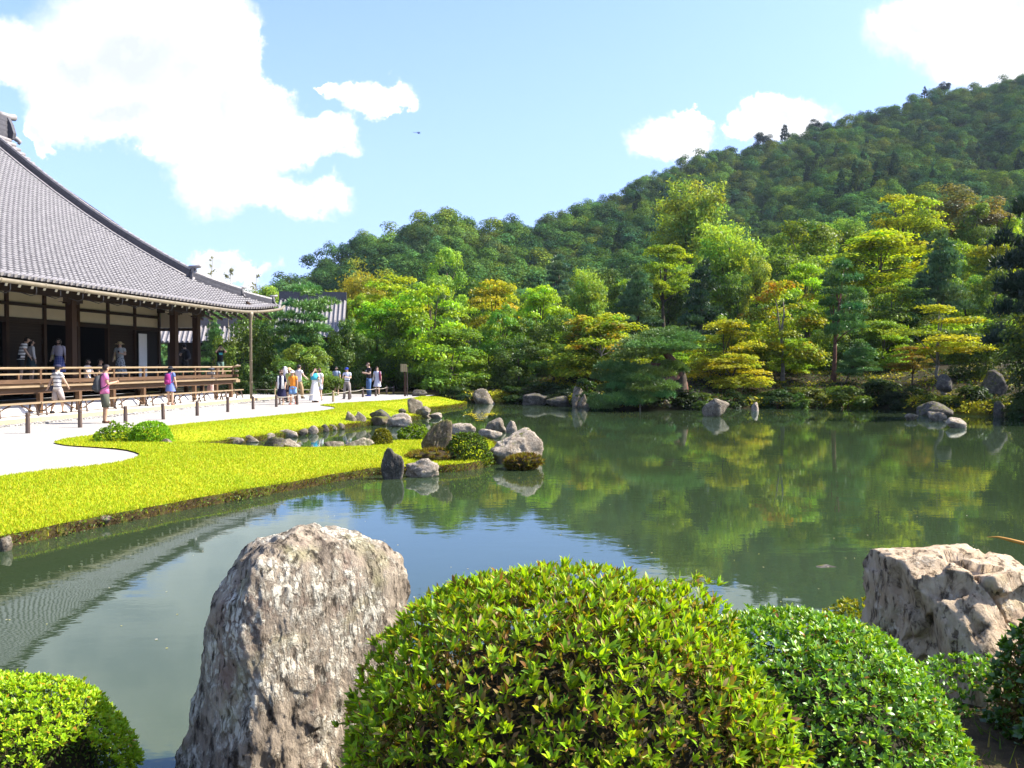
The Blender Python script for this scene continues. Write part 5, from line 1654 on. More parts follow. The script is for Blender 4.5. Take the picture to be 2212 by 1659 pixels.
    for s in ri.inputs:
        if s.type == 'INT' and s.name == 'Max': s.default_value = 8
        if s.type == 'INT' and s.name == 'Min': s.default_value = 0
    asc = N.new('GeometryNodeInputNamedAttribute'); asc.data_type = 'FLOAT_VECTOR'; asc.inputs[0].default_value = 'sc'
    art = N.new('GeometryNodeInputNamedAttribute'); art.data_type = 'FLOAT'; art.inputs[0].default_value = 'rt'
    cx = N.new('ShaderNodeCombineXYZ')
    ng.links.new(art.outputs['Attribute'], cx.inputs[2])
    ng.links.new(gi.outputs[0], ip.inputs['Points'])
    ng.links.new(ci.outputs[0], ip.inputs['Instance'])
    iout = [s for s in ri.outputs if s.type == 'INT'][0]
    ng.links.new(iout, ip.inputs['Instance Index'])
    ng.links.new(cx.outputs[0], ip.inputs['Rotation'])
    ng.links.new(asc.outputs['Attribute'], ip.inputs['Scale'])
    ng.links.new(ip.outputs[0], go.inputs[0])
    md = o.modifiers.new('forest', 'NODES'); md.node_group = ng
hill_wood()
# lone trees standing up from the ridge
for lab, u, v0, v1, Y, k in (('dark rounded lone tree standing on the ridge, lowest of three', 1648, 285, 318, 415, 0), ('dark conical lone tree on the ridge between two others', 1695, 268, 308, 418, 5), ('dark lone tree on the ridge before the bright cloud edge, highest of three', 1757, 260, 284, 420, 1),
                             ('tiny dark pointed tree on the high ridge', 1997, 186, 206, 432, 6), ('small dark domed tree on the high ridge skyline', 2040, 178, 196, 434, 2)):
    p, q = D(u, v1 + 8, Y), D(u, v0, Y)
    h = q.z - p.z
    e = thing('ridge_tree', lab, 'tree', p)
    link('crown', HILLV[k], e, (0, 0, h * .18), (0, 0, u), (h * (.9 if k < 5 else .6), h * (.9 if k < 5 else .6), h * .82), (.022, .035, .028))
    MB().tube([(0, 0, -2), (0, 0, h * .6)], [.35, .2], 6).build('trunk', M['bark'], e)
# thin bamboo tops showing over the hall roof
for i, (u, v0, v1) in enumerate(((452, 555, 640), (492, 575, 650), (548, 575, 660))):
    Y = 60
    p, q = D(u, v1 + 60, Y), D(u, v0, Y)
    e = thing('bamboo', ('thin bamboo plume above the hall roof beside the ridge ornament', 'thin bamboo plume over the middle of the corner ridge', 'thin bamboo plume over the tip of the corner ridge')[i], 'bamboo', p, 0, 'bamboo plumes over the roof')
    h = q.z - p.z
    mb = MB(); mb.tube([(0, 0, -2), (0.1, 0, h * .5), (.3, 0, h)], [.03, .025, .008], 5)
    cs = []
    rb = np.random.default_rng(i)
    for k in range(12):
        z = h * rb.uniform(.35, .98); a = rb.uniform(0, 6.28); L = rb.uniform(.5, 1.1) * (1.2 - z / h)
        mb.tube([(.2 * z / h, 0, z), (.2 * z / h + math.cos(a) * L, math.sin(a) * L, z + L * .5)], [.008, .004], 4)
        t = rb.random((16, 1)) * .75 + .3
        cs.append(np.array([.2 * z / h, 0, z]) + t * np.array([math.cos(a) * L, math.sin(a) * L, L * .5]) + rb.normal(0, .05, (16, 3)))
    mb.build('culm', M['bamboo'], e)
    c = np.vstack(cs)
    V, F = cards(c, unit(rb.normal(size=(len(c), 3)) + [0, 0, .5]), .2, .05, rb)
    link('foliage', mesh_np('foliage', V, F, M['leaf'], np.ones((len(V), 3))), e, color=(.16, .17, .06))
# ------------------------------------------------------------------ stones
def fbm(p, o=4, g=.55):
    v, a, f = 0, 1, 1
    for _ in range(o):
        v += a * noise.noise(p * f); a *= g; f *= 2.03
    return v
_ICO = {}
def ico(sub):
    if sub not in _ICO:
        bm = bmesh.new(); bmesh.ops.create_icosphere(bm, subdivisions=sub, radius=1)
        _ICO[sub] = ([v.co.normalized() for v in bm.verts], [[v.index for v in f.verts] for f in bm.faces]); bm.free()
    return _ICO[sub]
def rock_mesh(name, mat, size, seed, sub=4, nplanes=13, rough=.09, sharp=9.0, groove=0.0, lean=0.0, top=None, taper=0.0):
    """boulder: a softened intersection of random cleavage planes, roughened, fitted to size (x, y, z); base at z = 0"""
    rg = random.Random(seed)
    dirs, faces = ico(sub)
    pl = []
    for i in range(nplanes):
        n = Vector((rg.gauss(0, 1), rg.gauss(0, 1), rg.gauss(0, .9))).normalized()
        pl.append((n, rg.uniform(.62, 1.0)))
    off = Vector((rg.uniform(0, 50), rg.uniform(0, 50), rg.uniform(0, 50)))
    vs = []
    for d in dirs:
        k = 0.0
        for n, h in pl:
            c = n.dot(d) / h
            if c > 0: k += c ** sharp
        r = 1 / max(k, 1e-4) ** (1 / sharp) if k > 0.01 else 1.2
        r = min(r, 1.35)
        r *= 1 + rough * fbm(d * 1.7 + off, 5, .6) + rough * .5 * (abs(noise.noise(d * 4.0 + off)) - .3)
        if groove:
            a = math.atan2(d.y, d.x)
            r *= 1 - groove * abs(noise.noise(Vector((math.cos(a) * 3.2, math.sin(a) * 3.2, d.z * .6)) + off)) * (1 - max(0, d.z) ** 4)
        v = d * r
        if taper: 
            s = 1 - taper * (v.z * .5 + .3); v.x *= s; v.y *= s
        v.x += lean * v.z
        vs.append(v)
    mn = [min(v[i] for v in vs) for i in range(3)]; mx = [max(v[i] for v in vs) for i in range(3)]
    zb = mn[2] + (mx[2] - mn[2]) * .22                      # the lowest part lies in the ground
    out = []
    for v in vs:
        x = ((v.x - mn[0]) / (mx[0] - mn[0]) - .5) * size[0]
        y = ((v.y - mn[1]) / (mx[1] - mn[1]) - .5) * size[1]
        z = (v.z - zb) / (mx[2] - zb) * size[2]
        out.append((x, y, z))
    return mesh_np(name, out, faces, mat, smooth=True)
NR = [0]
def stone(label, u0, u1, v0, v1, zb=ZW, mat='stone_grey', name='garden_stone', depth=.8, group=None, child=None, **kw):
    """a stone standing where its foot meets height zb, as wide and tall as it shows"""
    NR[0] += 1
    f = P((u0 + u1) / 2, v1, zb)
    Y = f.y
    w = (u1 - u0) / FPX * Y; h = (v1 - v0) / FPX * Y
    dp = w * depth
    c = Vector((f.x, Y + dp * .4, zb))
    me = rock_mesh(name, M[mat], (w * 1.04, dp, h * 1.03), kw.pop('seed', NR[0]), **kw)
    o = link(name, me, None, c)
    tag(o, label, 'stone', group)
    return o
G = 'stones set along the garden pond'
ST = [
    ('upright dark stone standing at the water edge of the lawn beside a flat low stone', 822, 871, 969, 1036, ZW, 'stone_dark', dict(sub=5, groove=.12, nplanes=10, depth=.8)),
    ('flat pale driftwood-like stone at the water edge beside the upright dark stone', 874, 946, 993, 1032, ZW, 'stone_pale', dict(rough=.2, depth=.5)),
    ('tall furrowed stump-like stone with a mossy cap leaning on the lawn point', 908, 976, 908, 984, ZL, 'stone_moss', dict(sub=5, groove=.3, lean=.28, nplanes=9, depth=.8, taper=.45)),
    ('big pale angular boulder at the tip of the lawn point', 1058, 1174, 928, 1003, ZW, 'stone_pale', dict(sub=5, nplanes=12, sharp=14, rough=.12, depth=.8)),
    ('low humped pale stone behind the mossy stump-like stone', 974, 1026, 916, 943, ZW, 'stone_pale', dict(depth=.7)),
    ('rounded grey boulder with a yellow fern beside it', 1048, 1093, 904, 934, ZW, 'stone_grey', dict(depth=.9)),
    ('narrow upright chip of stone behind the big pale boulder', 1093, 1117, 909, 936, ZW, 'stone_pale', dict(depth=.8, nplanes=7, sharp=16)),
    ('flat pale stone lying in front of the rounded boulder with the fern', 1034, 1084, 928, 948, ZW, 'stone_pale', dict(depth=.6)),
    ('whitish flat topped slab on the creek edge of the lawn', 744, 806, 946, 966, ZL, 'stone_pale', dict(depth=.45, nplanes=8, sharp=16)),
    ('low brown hump of stone beside the whitish slab', 697, 740, 954, 967, ZL, 'stone_grey', dict(depth=.6)),
    ('dark rough block at the near side of the creek', 565, 616, 945, 970, ZL, 'stone_dark', dict(depth=.6, rough=.16)),
    ('pale squared block leaning against the dark rough block in the creek', 606, 648, 949, 969, ZL, 'stone_pale', dict(depth=.6, nplanes=8, sharp=16)),
    ('upright brown stone of the pair standing on the far creek bank', 742, 769, 889, 921, ZW, 'stone_grey', dict(depth=.8, nplanes=9)),
    ('upright squared grey stone, second of the pair on the far creek bank', 762, 790, 890, 919, ZW + .02, 'stone_grey', dict(depth=.8, nplanes=8, sharp=14)),
    ('large dark humped boulder at the creek mouth', 796, 846, 885, 917, ZW, 'stone_dark', dict(depth=.8)),
    ('mossy low boulder in front of the large dark humped boulder', 799, 836, 900, 919, ZW, 'stone_moss', dict(depth=.7)),
    ('pale rugged boulder between the humped boulder and open water', 834, 889, 893, 922, ZW, 'stone_pale', dict(depth=.7, rough=.15)),
    ('tall smooth grey stone on the farther grass tongue', 878, 913, 860, 893, -.2, 'stone_grey', dict(depth=.8, nplanes=9, taper=.3)),
    ('small block leaning at the foot of the tall smooth grey stone', 896, 929, 878, 898, -.25, 'stone_grey', dict(depth=.8)),
    ('low flat stone just above the water off the grass tongue', 903, 931, 890, 903, ZW, 'stone_grey', dict(depth=.7)),
    ('flattest outlying stone running into the water off the grass tongue', 926, 954, 892, 904, ZW, 'stone_pale', dict(depth=.7)),
    ('small dark stone in the grass of the farther tongue', 860, 876, 883, 892, -.1, 'stone_dark', dict(depth=.8)),
    ('pointed grey rock on the far shore beyond the grass tip', 1022, 1069, 840, 873, ZW, 'stone_grey', dict(depth=.8, nplanes=9, taper=.5)),
    ('speckled upright rock at the far waterline, taller of two', 1236, 1262, 836, 880, ZW, 'stone_grey', dict(depth=.9, taper=.3)),
    ('speckled pointed rock at the far waterline, smaller of two', 1250, 1275, 852, 881, ZW, 'stone_grey', dict(depth=.9, taper=.4)),
    ('large rounded grey boulder standing in the water before the far shore', 1523, 1580, 862, 900, ZW, 'stone_grey', dict(sub=5, depth=.9)),
    ('small pale pointed stone in the water beyond the rounded boulder', 1624, 1642, 869, 889, ZW, 'stone_pale', dict(depth=.8, taper=.5)),
    ('small dark stone beside the old trunk at the waterline', 1432, 1452, 864, 886, ZW, 'stone_dark', dict(depth=.9)),
    ('long dark grey ledge at the foot of the crooked maple', 1990, 2064, 868, 898, ZW, 'stone_dark', dict(depth=.6, nplanes=9)),
    ('small low stone in the water, first of three off the crooked maple', 1958, 1988, 894, 908, ZW, 'stone_grey', dict(depth=.7)),
    ('grey rounded stone in the water, middle of three off the crooked maple', 2010, 2047, 890, 909, ZW, 'stone_grey', dict(depth=.7)),
    ('banded pale stone in the water, outermost of three off the crooked maple', 2052, 2095, 903, 925, ZW, 'stone_pale', dict(depth=.7)),
    ('shadowed round rock on the slope behind the crooked maple trunk', 2030, 2066, 808, 840, .8, 'stone_dark', dict(depth=.9)),
    ('big shadowed standing rock under the dark pine', 2128, 2181, 800, 862, .2, 'stone_dark', dict(depth=.8, taper=.3)),
    ('shadowed grey rock at the waterline below the dark pine', 2154, 2184, 868, 902, ZW, 'stone_dark', dict(depth=.8)),
    ('low dark wall-like stone on the shaded far shore', 1130, 1190, 850, 876, ZW, 'stone_dark', dict(depth=.5, nplanes=8)),
    ('jagged dark stone on the shaded far shore beside the wall-like stone', 1180, 1232, 856, 879, ZW, 'stone_dark', dict(depth=.5)),
    ('dark round stone half in the bushes right at the waterline under the golden maple', 1495, 1520, 846, 872, -.1, 'stone_dark', dict(depth=.9)),
    ('dark stone lying at the edge of the court by the notice post', 890, 922, 842, 856, .0, 'stone_dark', dict(depth=.7)),
    ('pinkish stone set in the lawn bank, larger of two in the bank', 362, 423, 1012 + 0, 1042, ZL, 'stone_tan', dict(depth=.5)),
    ('pale stone poking from the lawn bank by the near end of the lawn', -6, 20, 1160, 1192, ZW, 'stone_grey', dict(depth=.8)),
    ('small rounded stone in the grass at the foot of the clipped ball bush', 338, 372, 948, 963, -.05, 'stone_grey', dict(depth=.7)),
]
ST[39] = ('brown stone set in the lawn bank below the gravel bay', 200, 238, 1114, 1134, -.36, 'stone_grey', dict(depth=.5))
for (lab, u0, u1, v0, v1, zb, mt, kw) in ST:
    stone(lab, u0, u1, v0, v1, zb, mt, group=G, **kw)
# edging stones of the creek, each by itself
for i, (u0, u1, v0, v1) in enumerate([(386, 424, 955, 962), (430, 452, 952, 959), (482, 524, 945, 958), (524, 558, 940, 954), (568, 592, 936, 948), (586, 606, 938, 944), (600, 643, 928, 943),
                                      (643, 664, 926, 939), (664, 686, 920, 936), (686, 710, 917, 931), (709, 727, 917, 928), (726, 744, 914, 926)]):
    lab = ['thin dark edging stone at the blind end of the creek', 'small dark edging stone second from the blind end of the creek', 'long low brown edging stone at the narrow end of the creek', 'brown edging stone third along the far creek bank',
           'single pale edging stone midway between the brown ones on the creek', 'small knobbly stone topping the creek edging', 'wide pale edging stone opposite the dark rough block',
           'narrow grey edging stone after the wide pale one', 'bright pale edging stone with a dark foot on the creek bank', 'dark cracked edging stone before the upright pair',
           'low brown edging stone two places before the upright pair', 'flat edging stone at the foot of the upright pair'][i]
    stone(lab, u0, u1, v0, v1 + 2, ZW, ['stone_dark', 'stone_dark', 'stone_grey', 'stone_grey', 'stone_pale', 'stone_grey', 'stone_pale', 'stone_grey', 'stone_pale', 'stone_dark', 'stone_grey', 'stone_grey'][i], 'edging_stone', .5, 'edging stones of the creek', sub=3)
# submerged stone just breaking the surface
o = link('sunken_stone', rock_mesh('sunken_stone', M['stone_dark'], (.62, .42, .16), 91, 4), None, (*P(1765, 1228, ZW)[:2], ZW - .15))
tag(o, 'dark weedy stone just under the water surface off the flat topped rock', 'stone')

# --- the standing stone in front
def big_stone():
    Y = 4.05
    Lp = [(1138, 636), (1150, 570), (1165, 522), (1200, 478), (1240, 452), (1300, 420), (1350, 405), (1400, 398), (1470, 384), (1540, 366), (1600, 348), (1659, 322), (1760, 292), (1860, 274)]
    Rp = [(1138, 652), (1146, 690), (1160, 735), (1172, 774), (1195, 808), (1225, 834), (1260, 848), (1310, 852), (1400, 856), (1500, 866), (1600, 876), (1760, 890), (1860, 896)]
    vs_, F = [], []
    nz_, na = 230, 260
    vrow = np.concatenate([1138 + (1 - np.cos(np.linspace(0, np.pi / 2, 36))) * 110, np.linspace(1251, 1860, nz_ - 36)])
    for j, v in enumerate(vrow):
        l, r = np.interp(v, [p[0] for p in Lp], [p[1] for p in Lp]), np.interp(v, [p[0] for p in Rp], [p[1] for p in Rp])
        z = D(600, v, Y).z
        cx = (l + r) / 2; hw = (r - l) / 2 / FPX * Y
        X0 = (cx - CXP) / FPX * Y
        t = (v - 1138) / (1860 - 1138)
        hd = .10 + .32 * min(1, t * 3) ** .6 + .06 * t          # half depth
        hd = min(hd, hw * 1.3 + .02)
        rnd = math.sqrt(max(0.0, 1 - (1 - min(1, t * 5.5)) ** 2))      # rounding of the crown
        hd = (.03 + .30 * rnd) + .05 * t
        nf = na * 6 // 10
        x0 = -.55 + .42 * min(1, t * 1.5)
        for k in range(na):
            # walk the outline: the front from left to right, then the back; an arris stands forward at the left third
            if k < nf:
                x = -1 + 2 * k / nf
                y = (-1 + 1.45 * (x - x0) / (1 - x0)) if x > x0 else (-1 + 1.2 * (x0 - x) / (1 + x0 + 1e-6))
                y += .10 * max(0, 1 - abs(x - x0) / .16)
                ed = (1 - abs(x)) / .16
                if ed < 1: y += (1 - ed) ** 2 * .3
            else:
                q = (k - nf) / (na - nf); x = 1 - 2 * q
                y = .75 * (1 - q) + .5 * q + .35 * math.sin(math.pi * q)
            vs_.append(Vector((X0 + hw * x, Y + .14 + hd * y + .10 * (1 - rnd), z - .05)))
    axis = Vector((-1.0, Y, .2))
    out = []
    for i, p in enumerate(vs_):
        q = p * 1.0
        n_ = (p - Vector((-1.02, Y, p.z * .7))).normalized()
        sp = Vector((p.x * 2.2, p.y * 2.2, p.z * 1.3))
        d = .030 * fbm(sp, 3, .55) + .016 * fbm(Vector((p.x * 9, p.y * 9, p.z * 5)), 4, .65)
        # weathered foliation: steep, slightly wavy ribs, broken into scabs, with pits along them
        w_ = .12 * noise.noise(Vector((p.x * 3, p.y * 3, p.z * 3)) + Vector((3, 1, 8)))
        d += .012 * (1 - abs(noise.noise(Vector(((p.x + w_) * 15 + p.z * 4, p.y * 9, p.z * 4)))) * 2.4)
        sc = noise.noise(Vector((p.x * 11 + p.z * 2, p.y * 8, p.z * 7)) + Vector((31, 5, 2)))
        d += .012 * (1 if sc > .12 else 0 if sc < .02 else (sc - .02) * 10)
        pit = noise.noise(Vector((p.x * 13 + p.z * 3, p.y * 13, p.z * 8)) + Vector((7, 3, 1)))
        d -= .034 * max(0, pit - .28) * 2.2
        d += .006 * fbm(Vector((p.x * 40, p.y * 40, p.z * 30)), 2, .6)
        out.append(p + n_ * d)
    for j in range(nz_ - 1):
        for k in range(na):
            k2 = (k + 1) % na
            F.append((j * na + k, (j + 1) * na + k, (j + 1) * na + k2, j * na + k2))
    V = np.array([tuple(p) for p in out])
    cap = len(V)
    V = np.vstack([V, V[:na].mean(0) + [0, 0, .004]])
    base = Vector((-1.05, Y, ZW))
    F4 = np.array(F)
    me = bpy.data.meshes.new('standing_stone')
    me.from_pydata((V - np.array(base)).tolist(), [], [tuple(f) for f in F] + [(cap, k, (k + 1) % na) for k in range(na)])
    me.materials.append(M['stone_big']); me.polygons.foreach_set('use_smooth', [True] * len(me.polygons)); me.update()
    tag(link('standing_stone', me, None, base), 'tall lichen covered standing stone at the near water edge beside the big azalea', 'stone')
big_stone()

# --- the split flat-topped stone at the near right bank
def split_stone():
    Y = 5.0
    s = Y / FPX
    C0 = D(2078, 1318, Y)
    def wp(u, v, dy=0.0):
        p = D(u, v, Y + dy); return p - C0
    # two convex bodies through one centre: an upright flat-topped block and a sloping slab before it
    def planes(lst):
        return [(Vector(n).normalized(), h) for n, h in lst]
    block = planes([((0, -.12, 1), .335), ((-.06, .1, 1), .345), ((-1, -.10, .03), .40), ((-.35, -1, -.10), .30), ((1, -.15, .10), .43), ((.9, .2, .55), .47), ((0, 1, .1), .42), ((.5, -1, .25), .36), ((0, 0, -1), 1.0), ((.25, -.2, 1), .37)])
    slab = planes([((.28, -.82, .62), .335), ((-.35, -.75, .55), .40), ((-1, -.2, -.02), .36), ((1, -.2, .05), .45), ((.75, -.75, .5), .40), ((0, .2, 1), .16), ((0, 1, 0), .3), ((0, 0, -1), 1.1), ((.1, -1, .1), .66)])
    dirs, faces = ico(6)
    rc = random.Random(12)
    def ext0(pl, d):
        return min((h / n.dot(d) for n, h in pl if n.dot(d) > 1e-3), default=1.2)
    def base_r(d):
        return min(max(ext0(block, d), ext0(slab, d)), 1.15)
    CELLS = []
    for i in range(64):
        s_ = Vector((rc.gauss(0, 1), rc.gauss(-.3, .9), rc.gauss(.1, .9))).normalized()
        p0 = s_ * base_r(s_) * rc.uniform(.90, 1.04)
        # the face keeps near the shape's own slope there, tilted a little
        a1, a2 = s_.orthogonal().normalized(), None
        a2 = s_.cross(a1)
        q1 = (s_ + a1 * .12).normalized(); q2 = (s_ + a2 * .12).normalized()
        nn = (q1 * base_r(q1) - s_ * base_r(s_)).cross(q2 * base_r(q2) - s_ * base_r(s_)).normalized()
        if nn.dot(s_) < 0: nn = -nn
        nn = (nn + Vector((rc.gauss(0, .2), rc.gauss(0, .2), rc.gauss(0, .2)))).normalized()
        CELLS.append((s_, nn, nn.dot(p0)))
    cracks = [(Vector((.92, .1, .38)).normalized(), .02, .014, .2), (Vector((-.62, .2, -.75)).normalized(), -.02, .011, .14), (Vector((.35, .1, -.93)).normalized(), -.06, .010, .13), (Vector((.98, .1, -.15)).normalized(), .16, .012, .14)]
    out = []
    for d in dirs:
        def ext(pl):
            return min((h / n.dot(d) for n, h in pl if n.dot(d) > 1e-3), default=1.2)
        rb_, rs_ = ext(block), ext(slab)
        r = max(rb_, rs_)
        r = min(r, 1.15)
        # fracture faces: each patch of the surface is its own flat break, a step in or out from its neighbours
        w = (d + .22 * Vector((noise.noise(d * 2.3), noise.noise(d * 2.3 + Vector((9, 0, 0))), noise.noise(d * 2.3 + Vector((0, 9, 0)))))).normalized()
        best, bi = -2, 0
        for i, s_ in enumerate(CELLS):
            q = s_[0].dot(w)
            if q > best: best, bi = q, i
        n, h = CELLS[bi][1], CELLS[bi][2]
        c_ = n.dot(d)
        rp = h / c_ if c_ > .15 else r
        r = max(.84 * r, min(1.03 * r, rp))
        p = d * r
        for n, h, wd, dp in cracks[:1]:
            q = n.dot(p) - h + .05 * noise.noise(p * 4)
            r -= dp * .6 * math.exp(-(q / wd) ** 2) * (1 if p.y < .1 else 0)
        r += .016 * fbm(p * 6, 5, .62)
        out.append(d * r * .97)
    me = mesh_np('split_stone', [tuple(v) for v in out], faces, M['stone_split'], smooth=False)
    o = link('split_stone', me, None, (C0.x, C0.y, C0.z))
    tag(o, 'flat topped tan rock with deep cracks on the near bank behind the glossy bushes', 'stone')
split_stone()

# --- mossy mounds at the lawn point
for lab, u0, u1, v0, v1, zb in (('reddish moss mound at the foot of the mossy stump-like stone', 872, 992, 975, 1008, ZL - .1), ('brown mossy tussock in the water before the big pale boulder', 1094, 1171, 984, 1017, ZW)):
    f = P((u0 + u1) / 2, v1, zb); w = (u1 - u0) / FPX * f.y; h = (v1 - v0) / FPX * f.y
    e = thing('moss_mound', lab, 'moss mound', (f.x, f.y + w * .35, zb))
    rock = rock_mesh('soil', M['bank'], (w, w * .75, h), NR[0] + 7, 3, rough=.05, sharp=5)
    link('soil', rock, e)
    n = 5000
    V0 = np.array([v.co for v in rock.vertices]); N0 = np.array([v.normal for v in rock.vertices])
    up = np.nonzero(V0[:, 2] > -.02)[0]
    i = rng.choice(up, n)
    c = V0[i] + rng.normal(0, .025, (n, 3)) * np.array([1, 1, .3]); nn = unit(N0[i] + rng.normal(0, .5, (n, 3)) + [0, 0, .6])
    sd = unit(np.cross(nn, rng.normal(size=(n, 3)))) * .009
    V = np.empty((n * 3, 3)); V[0::3] = c - sd; V[1::3] = c + sd; V[2::3] = c + nn * rng.uniform(.03, .08, (n, 1))
    cc = np.array([(.22, .13, .025), (.17, .15, .02), (.12, .07, .02), (.20, .20, .015)])[rng.integers(0, 4, n)] * rng.uniform(.7, 1.2, (n, 1))
    link('moss', mesh_np('moss', V, np.arange(n * 3).reshape(-1, 3), M['grass'], np.repeat(cc, 3, axis=0)), e)
# ------------------------------------------------------------------ clipped bushes
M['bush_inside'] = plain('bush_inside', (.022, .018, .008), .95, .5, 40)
def leaf_template(nseg=4, curl=.25, foldz=.18, w=.30, tipw=.62):
    """a leaf along +x, length 1: midrib and two edges; returns verts, faces"""
    ts = np.linspace(0, 1, nseg + 1)
    V = []
    for t in ts:
        hw = w * math.sin(math.pi * min(1, t ** tipw)) if 0 < t < 1 else 0.0
        z = -curl * (t - .25) ** 2
        V += [(t, -hw, z + foldz * hw), (t, 0, z), (t, hw, z + foldz * hw)]
    F = []
    for i in range(nseg):
        a, b = i * 3, (i + 1) * 3
        if i == 0: F += [(a + 1, b, b + 1), (a + 1, b + 1, b + 2)]
        elif i == nseg - 1: F += [(a, b + 1, a + 1), (a + 1, b + 1, a + 2)]
        else: F += [(a, b, b + 1, a + 1), (a + 1, b + 1, b + 2, a + 2)]
    return np.array(V), F
def dome_points(n, rad, e, rg, zmin=-.5):
    """points and normals on a superellipsoid"""
    d = unit(rg.normal(size=(n * 3, 3)))
    d = d[d[:, 2] > zmin][:n]
    r = (np.abs(d[:, 0]) ** e + np.abs(d[:, 1]) ** e + np.abs(d[:, 2]) ** e) ** (-1 / e)
    p = d * r[:, None] * np.array(rad)
    q = np.sign(d) * np.abs(d * r[:, None]) ** (e - 1) / np.array(rad)
    return p, unit(q)
def make_bush(name, label, centre, rad, e, nro, per, leaf_len, colors, probs, mat, seed, singles=300, zmin=-.35, spread=.9, depth=.10, droop=.0, lump=.05, twigs=True, wide=.30, group=None, hole=None, oldc=None):
    rg = np.random.default_rng(seed)
    ev = thing(name, label, 'bush', centre, 0, group)
    p, n = dome_points(nro, rad, e, rg, zmin)
    nro = len(p)
    lumps = np.array([noise.noise(Vector(q) * (2.6 / max(rad))) for q in p])
    sink = rg.random(nro) ** 1.6 * depth
    p = p * (1 + lump * lumps)[:, None] - n * sink[:, None] + n * (rg.random((nro, 1)) < .05) * rg.uniform(.01, .05, (nro, 1)) * (leaf_len / .045)
    keep = np.ones(nro, bool)
    if hole is not None:
        keep = np.linalg.norm(p - np.array(hole[0]), axis=1) > hole[1] * (1 + .5 * lumps)
    p, n, sink = p[keep], n[keep], sink[keep]; nro = len(p)
    ax = unit(n * .75 + np.array([.12, .05, .55]) + rg.normal(0, .28, (nro, 3)))
    u = unit(np.cross(ax, rg.normal(size=(nro, 3)))); v = np.cross(ax, u)
    N = nro * per
    k = np.repeat(np.arange(nro), per)
    th = np.tile(np.arange(per), nro) * 2.39996 + rg.uniform(0, 6.28, nro)[k] + rg.normal(0, .25, N)
    el = rg.uniform(.25, 1.05, N) * spread                   # angle off the shoot's axis
    outw = (u[k] * np.cos(th)[:, None] + v[k] * np.sin(th)[:, None])
    X = unit(ax[k] * np.cos(el)[:, None] + outw * np.sin(el)[:, None])
    Y = unit(np.cross(ax[k], outw) + rg.normal(0, .2, (N, 3)))
    Y = unit(Y - X * (X * Y).sum(1)[:, None])
    Z = np.cross(X, Y)
    Z = np.where((Z * ax[k]).sum(1)[:, None] < 0, -Z, Z); Y = np.cross(Z, X)
    Ls = leaf_len * rg.uniform(.45, 1.25, N) * rg.uniform(.8, 1.15, nro)[k]
    org = p[k] + outw * .004
    # colours: fresh shoots at the tips, olive and browned leaves lower in the shoot and deeper in the bush
    ci = rg.choice(len(colors), N, p=probs)
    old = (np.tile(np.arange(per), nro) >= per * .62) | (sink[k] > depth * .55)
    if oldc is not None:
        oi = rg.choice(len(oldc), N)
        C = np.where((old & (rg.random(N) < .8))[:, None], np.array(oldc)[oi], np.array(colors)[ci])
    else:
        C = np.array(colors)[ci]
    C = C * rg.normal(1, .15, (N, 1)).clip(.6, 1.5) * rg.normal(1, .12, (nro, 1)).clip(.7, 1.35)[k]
    T, TFc = leaf_template(4 if leaf_len > .03 else 3, w=wide)
    # leaves that show largest: the outer ones nearest the camera
    wpos = org + np.array(centre)
    dist = np.linalg.norm(wpos - np.array([0, 0, HC]), axis=1)
    face = (n[k] * unit(np.array([0, 0, HC]) - wpos)).sum(1)
    score = Ls / dist * (sink[k] < depth * .35) * (face > .15)
    # only what falls inside the picture
    uu = CXP + FPX * wpos[:, 0] / wpos[:, 1]; vv = CYP - FPX * ((wpos[:, 2] - HC) / wpos[:, 1]) - 42
    score = score * ((uu > 0) & (uu < 2212) & (vv < 1650))
    order = np.argsort(-score)
    single = order[:singles]; rest = order[singles:]
    def world_verts(idx):
        return org[idx][:, None, :] + Ls[idx][:, None, None] * (T[None, :, 0, None] * X[idx][:, None, :] + T[None, :, 1, None] * Y[idx][:, None, :] + T[None, :, 2, None] * Z[idx][:, None, :])
    W = world_verts(rest)
    nv = len(T)
    me = bpy.data.meshes.new('foliage')
    fl = [len(f) for f in TFc]; lp = np.concatenate([np.array(f) for f in TFc])
    m_ = len(rest)
    me.vertices.add(m_ * nv); me.vertices.foreach_set('co', W.astype(np.float32).ravel())
    loops = (lp[None, :] + (np.arange(m_) * nv)[:, None]).astype(np.int32).ravel()
    me.loops.add(len(loops)); me.loops.foreach_set('vertex_index', loops)
    st = np.concatenate([[0], np.cumsum(fl)[:-1]])
    me.polygons.add(m_ * len(fl))
    me.polygons.foreach_set('loop_start', (st[None, :] + (np.arange(m_) * len(lp))[:, None]).astype(np.int32).ravel())
    me.polygons.foreach_set('loop_total', np.tile(np.array(fl, dtype=np.int32), m_))
    me.polygons.foreach_set('use_smooth', np.ones(m_ * len(fl), bool))
    a = me.color_attributes.new('Col', 'FLOAT_COLOR', 'POINT')
    cc = np.ones((m_ * nv, 4), dtype=np.float32); cc[:, :3] = np.repeat(C[rest], nv, axis=0); a.data.foreach_set('color', cc.ravel())
    me.materials.append(mat); me.update(calc_edges=True); me.validate()
    fo = link('foliage', me, ev); tag(fo, kind='stuff')
    # the largest leaves, an object each; meshes shared by a few tints
    tint = {}
